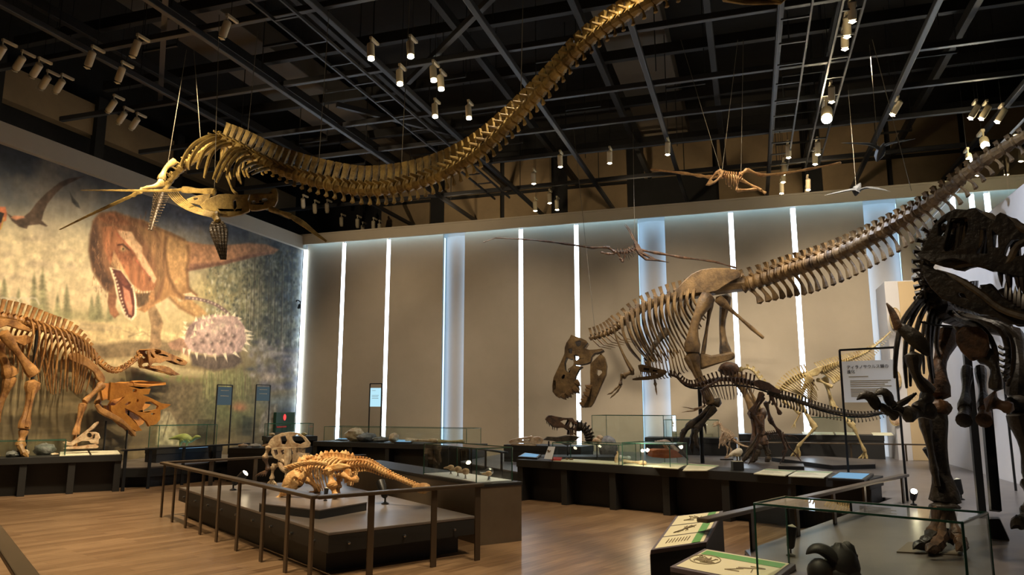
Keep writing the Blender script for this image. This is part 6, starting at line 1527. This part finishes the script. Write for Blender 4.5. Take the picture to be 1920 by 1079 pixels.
def protoceratops():
    m = 'bone_proto'; C = cr(480, 780, 5.394); d = 11.75
    f0 = at(540, 840, d); pl = Plane(f0, (ch, sh)); fwd = pl.n
    t = thing('protoceratops_skeleton', 'frilled horned skeleton facing the viewer at the back of the platform', 'dinosaur skeleton', onz(510, 912, DK))
    fr_out = C([(126, 285), (150, 240), (190, 205), (260, 176), (340, 164), (430, 174), (500, 215), (552, 280), (548, 318), (470, 332), (400, 322), (340, 322), (260, 320), (170, 325), (128, 312)])
    flat_bone(t, 'frill', pl, fr_out, .05, m, -.12, [C([(366, 210), (420, 192), (475, 222), (502, 262), (450, 288), (398, 276), (372, 250)]), C([(250, 215), (300, 200), (318, 250), (300, 290), (262, 290)])])
    face = C([(170, 325), (260, 318), (340, 320), (420, 322), (415, 370), (440, 400), (468, 432), (425, 462), (372, 478), (340, 520), (318, 556), (290, 510), (250, 450), (195, 425), (165, 375)])
    flat_bone(t, 'skull', pl, face, .12, m, 0, [C([(190, 345), (225, 340), (235, 385), (205, 405)]), C([(262, 352), (296, 340), (300, 380), (275, 395)]), C([(354, 350), (386, 345), (390, 385), (362, 395)])], .03)
    a, b, c = [pl(*p, .12) for p in C([(325, 330), (325, 430), (318, 540)])]
    obj('snout_ridge', tube(MB(), [a, b, c + fwd * .08], [.05, .06, .025], 8), m, t)
    obj('lower_jaw', tube(MB(), crom([pl(*C([(235, 470)])[0], 0), pl(*C([(270, 530)])[0], .08), pl(*C([(315, 562)])[0], .14), pl(*C([(380, 510)])[0], .08), pl(*C([(455, 480)])[0], 0)], 11), [.03, .04, .045, .045, .04, .035, .04, .045, .045, .04, .03], 8), m, t)
    for p in ((262, 440), (372, 470)): obj('cheek_bone', tube(MB(), [pl(*C([p])[0], .02), pl(*C([(p[0] + (30 if p[0] < 300 else -30), p[1] + 40)])[0], .12)], [.035, .015], 7), m, t)
    B0 = pl(540, 850, -.35)
    fr = spine(t, [B0, B0 - fwd * .5 + Vector((0, 0, -.08)), B0 - fwd * 1.0 + Vector((0, 0, -.12))], 9, [.04, .05], [.06, .08], [.08, .1], m, name='back_vertebra')
    ribs(t, fr, [.25, .32, .28], [.15, .2, .18], [0, .04], .014, m, .3)
    for L, s, dk in (([(128, 318), (92, 425), (125, 545), (40, 612)], -.1, 'bone_brown'), ([(262, 485), (172, 518), (162, 640), (160, 700)], -.05, m)):
        P = pl.many(C(L), s); long_bone(t, 'upper_arm', P[0], P[1], .034, m); long_bone(t, 'forearm', P[1], P[2], .028, dk if dk != m else m)
        q = P[3]
        for k in (-2, -1, 0, 1, 2): toe(t, [P[2], P[2].lerp(q, .5) + Vector((.02 * k, .0, 0)), q + Vector((.05 * k, 0, -.01))], .018, dk, 'finger')
    z = DK; q = B0 - fwd * 1.0
    for s in (-.22, .22):
        long_bone(t, 'hind_leg', q + pl.h * s + Vector((0, 0, -.12)), Vector((q.x, q.y, z + .02)) + pl.h * s * 1.2 + fwd * .1, .035, m)
protoceratops()

# ------------------------------------------------------------------ single skulls beyond the long counter
def dark_skull():
    m = 'bone_brown'; C = cr(930, 760, 8.3); pl = Plane(at(1070, 820, 14.6), (ch, sh + .1))
    b = pl(1068, 846); t = thing('tyrannosaur_skull', 'dark open jawed skull with neck bones on a stand behind the long counter', 'dinosaur skull', (b.x, b.y, DK))
    out = C([(766, 220), (790, 185), (815, 162), (860, 160), (930, 176), (1020, 194), (1100, 202), (1172, 198), (1205, 250), (1245, 275), (1225, 350), (1225, 480), (1185, 440), (1150, 470), (1120, 465), (1130, 400), (1060, 356), (1000, 352), (950, 358), (880, 342), (832, 285), (790, 252)])
    skull(t, pl, out, [C([(985, 258), (1040, 232), (1112, 224), (1122, 244), (1082, 318), (1058, 312), (1012, 272)]), C([(1142, 262), (1188, 262), (1214, 320), (1196, 350), (1150, 372), (1122, 322)]), C([(1150, 395), (1200, 390), (1208, 430), (1180, 430)])], .17, .04, m, 'skull', (1023, 788), (1078, 810), (1, 8), .008)
    skull(t, pl, C([(735, 545), (800, 492), (960, 500), (1100, 476), (1200, 482), (1296, 492), (1246, 522), (1200, 560), (1150, 612), (1092, 632), (1000, 590), (880, 560), (800, 552)]), [], .15, .035, 'bone_dark', 'lower_jaw', (1020, 826), (1085, 820), None, .008)
    for s in (-.06, .06): teeth(t, pl.many(C([(790, 255), (812, 275), (832, 290), (880, 345), (910, 350), (950, 358)]), s), (0, 0, -1), .05, 'tooth_dark')
    spine(t, pl.many(C([(1250, 330), (1330, 340), (1390, 390), (1430, 470), (1450, 580)])), 8, [.09, .08], [.03, .05], [.12, .12], 'bone_dark', name='neck_vertebra', up=(.5, .3, .6))
    flat_bone(t, 'occiput', pl, C([(1225, 270), (1300, 285), (1340, 290), (1345, 370), (1290, 420), (1240, 400)]), .2, 'bone_dark', -.05)
    for u in (1029, 1064): obj('stand_rod', tube(MB(), [(pl(u, 834).x, pl(u, 834).y, DK + .3), pl(u, 828)], .015, 7), 'blackmetal', t)
    obj('stand_base', box(MB(), (b.x + .15, b.y, DK + .15), (1.5, .7, .3), sh), 'black', t, False, .01)
dark_skull()
def low_skull():
    m = 'bone_cream'; C = cr(930, 760, 8.3); p0 = onz(985, 838, .80); pl = Plane(p0, (ch, sh + .05))
    t = thing('crocodile_like_skull', 'long low cream and red reptile skull lying on the black block', 'reptile skull', p0)
    out = C([(192, 572), (240, 536), (330, 516), (420, 506), (520, 490), (560, 478), (580, 500), (640, 490), (700, 504), (722, 545), (694, 600), (640, 606), (590, 600), (500, 588), (400, 592), (300, 584), (220, 592)])
    skull(t, pl, out, [C([(402, 540), (470, 522), (530, 518), (530, 548), (470, 556), (410, 558)]), C([(310, 548), (340, 540), (360, 548), (335, 556)]), C([(645, 530), (680, 525), (680, 560), (650, 560)])], .18, .04, m, 'skull', (955, 830), (1015, 826), (1, 8), .01)
    skull(t, pl, C([(200, 606), (300, 600), (420, 604), (580, 606), (640, 615), (600, 632), (460, 628), (330, 628), (250, 624)]), [], .16, .03, m, 'lower_jaw', (955, 835), (1010, 834), None, .008)
low_skull()

# orange block with arched bones, white bird on a block, green model
def nest():
    C = cr(1100, 760, 8.3); pl = Plane(at(1250, 850, 15.0), (ch, sh))
    t = thing('fossil_nest', 'orange stone block with pale arched bones behind the bone case', 'fossil', pl(1250, 858))
    mb = plate(MB(), pl.many(C([(985, 800), (990, 700), (1060, 685), (1180, 690), (1300, 685), (1350, 700), (1400, 745), (1462, 792), (1400, 805), (1200, 818)])), [], pl.n, .5); obj('block', mb, 'orange_rock', t, True, .06)
    for k in range(4): obj('arched_bone', tube(MB(), crom(pl.many(C([(1180 - 40 * k, 560 + 6 * k), (1240, 556 + 14 * k), (1320, 610 + 14 * k), (1430 - 20 * k, 720 - 4 * k)]), -.1 + .1 * k), 9), .026, 6), 'bone_cream', t)
    for k in range(5): obj('small_bone', tube(MB(), pl.many(C([(1180 + 14 * k, 600 + 6 * k), (1215 + 10 * k, 660), (1260 + 6 * k, 690)]), .1 * k - .1), .014, 5), 'bone_cream', t)
nest()
def bird():
    z = cr(1280, 820, 5.053); p = onz(*z([(520, 318)])[0], TB); s = .0007
    t = thing('display_block', 'small black block on the long counter carrying the white bird model', 'block', p)
    c = p + Vector((0, .05, .065)); obj('block', box(MB(), c, (.16, .13, .13), .3), 'black', t, False, .004); obj('label_plate', box(MB(), c + Vector((0, 0, .068)), (.14, .11, .006), .3), 'paper', t, False)
    t2 = thing('bird_model', 'small white flightless bird model standing on the black block', 'bird model', c + Vector((0, 0, .072)))
    h = Vector((-ch, -sh, 0)); top = c + Vector((0, 0, .19))
    mb = MB(); tube(mb, crom([top + h * -.085 + Vector((0, 0, .01)), top + h * -.05 + Vector((0, 0, .015)), top, top + h * .05 + Vector((0, 0, -.005)), top + h * .09 + Vector((0, 0, -.03)), top + h * .115 + Vector((0, 0, -.04))], 14), [.02, .045, .058, .062, .062, .06, .055, .05, .042, .034, .03, .028, .026, .014], 10); obj('body', mb, 'whitefeather', t2)
    b0 = top + h * .115 + Vector((0, 0, -.042)); obj('beak', tube(MB(), [b0, b0 + h * .03 + Vector((0, 0, -.02)), b0 + h * .06 + Vector((0, 0, -.045))], [.008, .006, .002], 6), 'bone_cream', t2)
    for k in (-.015, .02): 
        q = top + h * (-.02) + Vector((k, k, -.05)); obj('leg', tube(MB(), [q, Vector((q.x, q.y, c.z + .075)), Vector((q.x, q.y, c.z + .075)) + h * .025], [.014, .011, .006], 6), 'bone_dark', t2)
bird()
def green_model():
    C = cr(220, 780, 6.743); p0 = onz(338, 840, .74); pl = Plane(p0, (ch, sh)); m = 'greenskin'
    q = (onz(338, 839, .74)); t = thing('dinosaur_model', 'small pale green dinosaur model with a long tail in its glass case', 'dinosaur model', q)
    obj('body', tube(MB(), crom(pl.many(C([(648, 296), (700, 285), (760, 275), (820, 275), (880, 290), (925, 305), (955, 300), (985, 275), (1015, 270), (1052, 268)])), 22), [.008, .014, .022, .03, .04, .05, .06, .07, .08, .09, .10, .10, .095, .085, .07, .055, .045, .04, .045, .045, .035, .02], 12), m, t)
    for s in (.05, -.05):
        e = 6 if s > 0 else 0
        obj('hind_leg', tube(MB(), crom(pl.many(C([(830 + e, 300), (800, 335), (800 - e, 365), (775 + e * 2, 405)]), s), 8), [.055, .055, .045, .035, .026, .022, .02, .026], 8), m, t)
        obj('front_leg', tube(MB(), crom(pl.many(C([(905, 320), (880 + e, 345), (862 + e, 398)]), s), 6), [.035, .03, .024, .02, .018, .02], 8), m, t)
    obj('display_board', prism(MB(), [tuple(onz(u, v, .752)[:2]) for u, v in ((336, 841), (392, 838), (388, 836), (340, 838))], .742, .752), 'screen', t, False)
green_model()

# ------------------------------------------------------------------ small fossils on counters and in cases
def stone(label, u, v, z, r, m='greyrock', group=None, seed=1, sq=.55, L=1.6, name='fossil'):
    p = onz(u, v, z) if v is not None else Vector((u[0], u[1], z)); rn = random.Random(seed); R = Matrix.Rotation(rn.uniform(0, 3), 3, 'Z')
    t = thing(name, label, 'fossil', p, group)
    obj('body', blob(MB(), p + Vector((0, 0, r * sq * .85)), (r * L, r, r * sq), 14, 9, R, .28, rn), m, t)
    obj('ridge', tube(MB(), [p + R @ Vector((-r * L * .8, 0, r * sq * 1.1)), p + Vector((0, 0, r * sq * 1.75)), p + R @ Vector((r * L * .8, 0, r * sq * 1.1))], [r * .1, r * .22, r * .08], 6), m, t)
    return t
def bone_item(label, p0, p1, z, r, m='bone_cream', group=None, name='fossil_bone', lift=0):
    a = (Vector((*p0[1], z)) if p0[0] == 'q' else onz(*p0, z)) + Vector((0, 0, r * 1.7 + lift)); b = (Vector((*p1[1], z)) if p1[0] == 'q' else onz(*p1, z)) + Vector((0, 0, r * 1.7 + lift)); t = thing(name, label, 'fossil bone', a - Vector((0, 0, r)), group)
    long_bone(t, 'shaft', a, b, r, m, (1.6, 1.6)); obj('joint_knob', blob(MB(), b, (r * 1.9, r * 1.7, r * 1.6), 9, 6, None, .15), m, t)
stone('pale shiny grey fossil lump in the left glass case', 84, 853.5, TB, .14, 'greyrock', None, 4, .85, 1.4)
stone('long flat grey fossil at the left edge of the left glass case', 24, 857, TB, .12, 'greyrock', None, 6, .5, 2.2)
stone('small pale fossil between two grey lumps in the left glass case', 46, 855.5, TB, .08, 'bone_cream', None, 8, .8, 1.1)
stone('tiny pale stone at the right end inside the left glass case', 102, 854.5, TB, .05, 'bone_cream', None, 9, .5, 1.5)
stone('pinkish clustered fossil at the left in the long glass case', qB(1.06, .5), None, TB + .012, .24, 'bone_cream', None, 11, .8, 1.3)
stone('smooth grey fossil beside the pinkish cluster in the long glass case', qB(1.5, .45), None, TB + .012, .2, 'greyrock', None, 12, .6, 1.9)
stone('pale flat stone in the middle of the long glass case', qB(2.0, .4), None, TB + .012, .14, 'greyrock', None, 13, .5, 1.8)
stone('pale upright stone beside the sign leg in the long glass case', qB(2.35, .5), None, TB + .012, .14, 'bone_cream', None, 14, .9, 1.0)
bone_item('very long cream bone in the right half of the long glass case', ('q', qB(2.75, .5)), ('q', qB(3.75, .4)), TB + .012, .035)
bone_item('long yellow bone at the right end of the long glass case', ('q', qB(3.85, .35)), ('q', qB(4.5, .5)), TB + .012, .03, 'bone_pale')
for i, (s, w, r) in enumerate(((3.25, .3, .05), (3.6, .22, .055), (3.95, .14, .055), (4.15, .38, .06), (4.3, .28, .045))):
    x, y = qM(s, w); t = thing('small_skull', 'tiny pale skull on a clear stand in the small glass case, %s from the left' % order[i], 'small skull', (x, y, TB + .012), 'tiny skulls in the small glass case')
    p = Vector((x, y, TB + .012)); obj('stand', tube(MB(), [p, p + Vector((0, 0, .01)), p + Vector((0, 0, .05))], [.03, .012, .008], 8), 'steel', t)
    h = p + Vector((0, 0, .05 + r * .8)); mb = MB(); blob(mb, h, (r, r * .7, r * .75), 10, 7, None, .15); tube(mb, [h, h + Vector((-r * 1.9, -r * .5, -r * .2))], [r * .55, r * .2], 8); obj('skull', mb, 'steel' if i in (3,) else 'bone_cream', t)
x, y = qR(1.18, .25); p = Vector((x, y, TB + .014))
t = thing('specimen_card', 'white leaning card with a small dark claw printed on it in the red card case', 'card', p)
C5 = cr(930, 760, 8.3); pl = Plane(p, (ch, sh)); 
obj('card', plate(MB(), pl.many(C5([(745, 838), (870, 845), (922, 650), (815, 645)])), [], pl.n, .008), 'white', t, False)
obj('claw_print', tube(MB(), crom(pl.many(C5([(805, 700), (825, 722), (855, 705)]), .008), 6), [.012, .012, .011, .009, .006, .002], 5), 'tooth', t)
t = thing('red_card', 'bright red card lying in the glass case on the long counter', 'card', onz(1045, 861, TB + .02)); obj('card', prism(MB(), [tuple(onz(u, v, TB + .03)[:2]) for u, v in C5([(860, 845), (1010, 850), (1030, 815), (880, 808)])], TB + .013, TB + .03), 'red', t, False, .002)
for i, (u, v) in enumerate(((1063, 862.5), (1071, 863))): stone(['small dark tooth right of the red card, the nearer to the card', 'small dark tooth right of the red card, the farther from the card'][i], u, v, TB + .012, .022, 'tooth', 'small teeth beside the red card', 20 + i, .7, 1.8)
bone_item('pale crossed bone leaning in the bone case on the long counter', (1163, 866), (1180, 868), TB + .012, .018, 'white', None, 'fossil_bone', .05)
bone_item('pinkish long bone lying at the front of the bone case on the long counter', (1168, 870), (1208, 873), TB + .012, .022, 'bone_cream')
t = thing('fossil_jaw', 'upright cream jaw fragment at the left of the bone case on the long counter', 'fossil', onz(1156, 868, TB + .012)); p = onz(1156, 868, TB + .012)
obj('jaw', tube(MB(), crom([p, p + Vector((0, 0, .08)), p + Vector((.03, .02, .15)), p + Vector((.0, .04, .18))], 8), [.03, .035, .03, .028, .026, .024, .02, .01], 7), 'bone_cream', t)
t = thing('case_lamp', 'bright small spot lamp standing inside the bone case on the long counter', 'lamp', onz(1206, 874, TB + .012)); p = onz(1206, 874, TB + .012)
obj('stem', tube(MB(), [p, p + Vector((0, 0, .22))], .007, 6), 'steel', t); obj('lamp_head', tube(MB(), [p + Vector((0, 0, .20)), p + Vector((0, -.01, .24))], [.02, .03], 10), 'steel', t)
obj('bulb', blob(MB(), p + Vector((.0, -.03, .235)), (.022, .022, .022), 10, 7), 'lampbright', t)
d = bpy.data.lights.new('case_glow', 'POINT'); d.energy = 6; d.color = (1, .85, .6); d.shadow_soft_size = .03; o = bpy.data.objects.new('case_glow', d); link(o); o.location = p + Vector((.0, -.09, .24))
t = thing('fossil_skull', 'small white skull on a stem behind the red card case', 'small skull', onz(1119, 850, .72)); p = at(1119, 828, 14.0)
obj('stem', tube(MB(), [(p.x, p.y, DK), p], .012, 6), 'blackmetal', t); mb = MB(); blob(mb, p, (.09, .08, .07), 10, 7, None, .2); blob(mb, p + Vector((.06, 0, .07)), (.06, .05, .05), 8, 6, None, .2); obj('skull', mb, 'bone_cream', t)
t = thing('model_head', 'pale rounded head cast inside the tall glass case', 'cast', at(1140, 826, 15.6)); p = at(1140, 830, 15.6); mb = MB(); blob(mb, p + Vector((0, 0, -.12)), (.2, .16, .26), 12, 8, None, .08); tube(mb, [(p.x, p.y, DK + .012), p - Vector((0, 0, .2))], [.12, .1], 10); obj('cast', mb, 'greyrock', t)
for i, (u, v, mm) in enumerate(((405, 841, 'bone_cream'), (425, 842, 'white'), (447, 836, 'bone_cream'), (459, 833, 'orange_rock'), (475, 838, 'greyrock'))):
    stone('small flat fossil on the counter left of the horned skull, %s from the left' % order[i], qH(.2 + .3 * i, .35), None, .74, .085, mm, 'small fossils on the counter left of the horned skull', 30 + i, .5, 1.6)
for i, f in enumerate((.2, .5, .8, 1.1)):
    x, y = qI(f, .35); t = thing('fossil', 'tiny fossil in the corner case below the mural, %s from the left' % order[i], 'fossil', (x, y, .84), 'tiny fossils in the corner case'); p = Vector((x, y, .84))
    obj('body', blob(MB(), p + Vector((0, 0, .045)), (.09, .06, .05), 9, 6, None, .3, random.Random(i)), ['bone_cream', 'orange_rock', 'greyrock', 'bone_pale'][i], t); obj('label_tag', box(MB(), p + Vector((.02, -.12, .006)), (.08, .03, .01)), 'white', t)

# ------------------------------------------------------------------ black claw cast in the near glass case
def claw_cast():
    C = cr(1400, 920, 6.4); d = 4.75
    pl = Plane(at(1570, 1050, d), (ch, sh))
    t = thing('claw_cast', 'black cast of a huge curved claw standing in the near glass case', 'claw cast', pl(1560, 1090))
    obj('claw', tube(MB(), crom(pl.many(C([(1110, 1010), (1090, 900), (1040, 800), (950, 735), (860, 700), (780, 715), (712, 768)])), 18), [.075, .075, .075, .074, .073, .072, .07, .068, .066, .063, .06, .056, .05, .044, .036, .028, .018, .004], 12, .6), 'bone_dark' if False else 'black', t)
    mb = MB(); blob(mb, pl(*C([(1150, 930)])[0]), (.10, .09, .15), 14, 10, None, .12); blob(mb, pl(*C([(1215, 810)])[0]), (.055, .05, .10), 12, 8, None, .15); blob(mb, pl(*C([(1140, 1050)])[0]), (.12, .10, .10), 12, 8, None, .1); obj('claw_root', mb, 'black', t)
    obj('root_knob', tube(MB(), pl.many(C([(1240, 780), (1290, 800), (1280, 850)])), [.03, .028, .02], 7), 'black', t)
    obj('tendon_knob', blob(MB(), pl(*C([(880, 985)])[0], .02), (.075, .07, .085), 14, 9, None, .06), 'black', t)
    obj('tendon_arm', tube(MB(), pl.many(C([(880, 1000), (1000, 1010), (1110, 1020)])), [.05, .05, .06], 9), 'black', t)
    obj('mount_board', box(MB(), (pl(1560, 1090).x, pl(1560, 1090).y, 0.59), (.4, .22, .02), sh), 'blackmetal', t, False)
claw_cast()
# shield like reliefs on the white partition
for i, (v0, v1, y) in enumerate(((575, 622, 20.4), (690, 735, 20.4), (770, 800, 20.45))):
    p = ony(1679, (v0 + v1) / 2, 19.56); t = thing('wall_relief', 'small pale relief on the lit end of the white partition, %s from the top' % order[i], 'wall relief', p, 'reliefs on the white partition')
    obj('relief', blob(MB(), p, (.11, .03, .26 - .05 * i), 14, 10, None, .06), 'bone_cream', t); obj('rim', tube(MB(), [p + Vector((.12 * math.cos(a), .0, (.27 - .05 * i) * math.sin(a))) for a in [2 * math.pi * k / 20 for k in range(21)]], .015, 5), 'bone_pale', t)
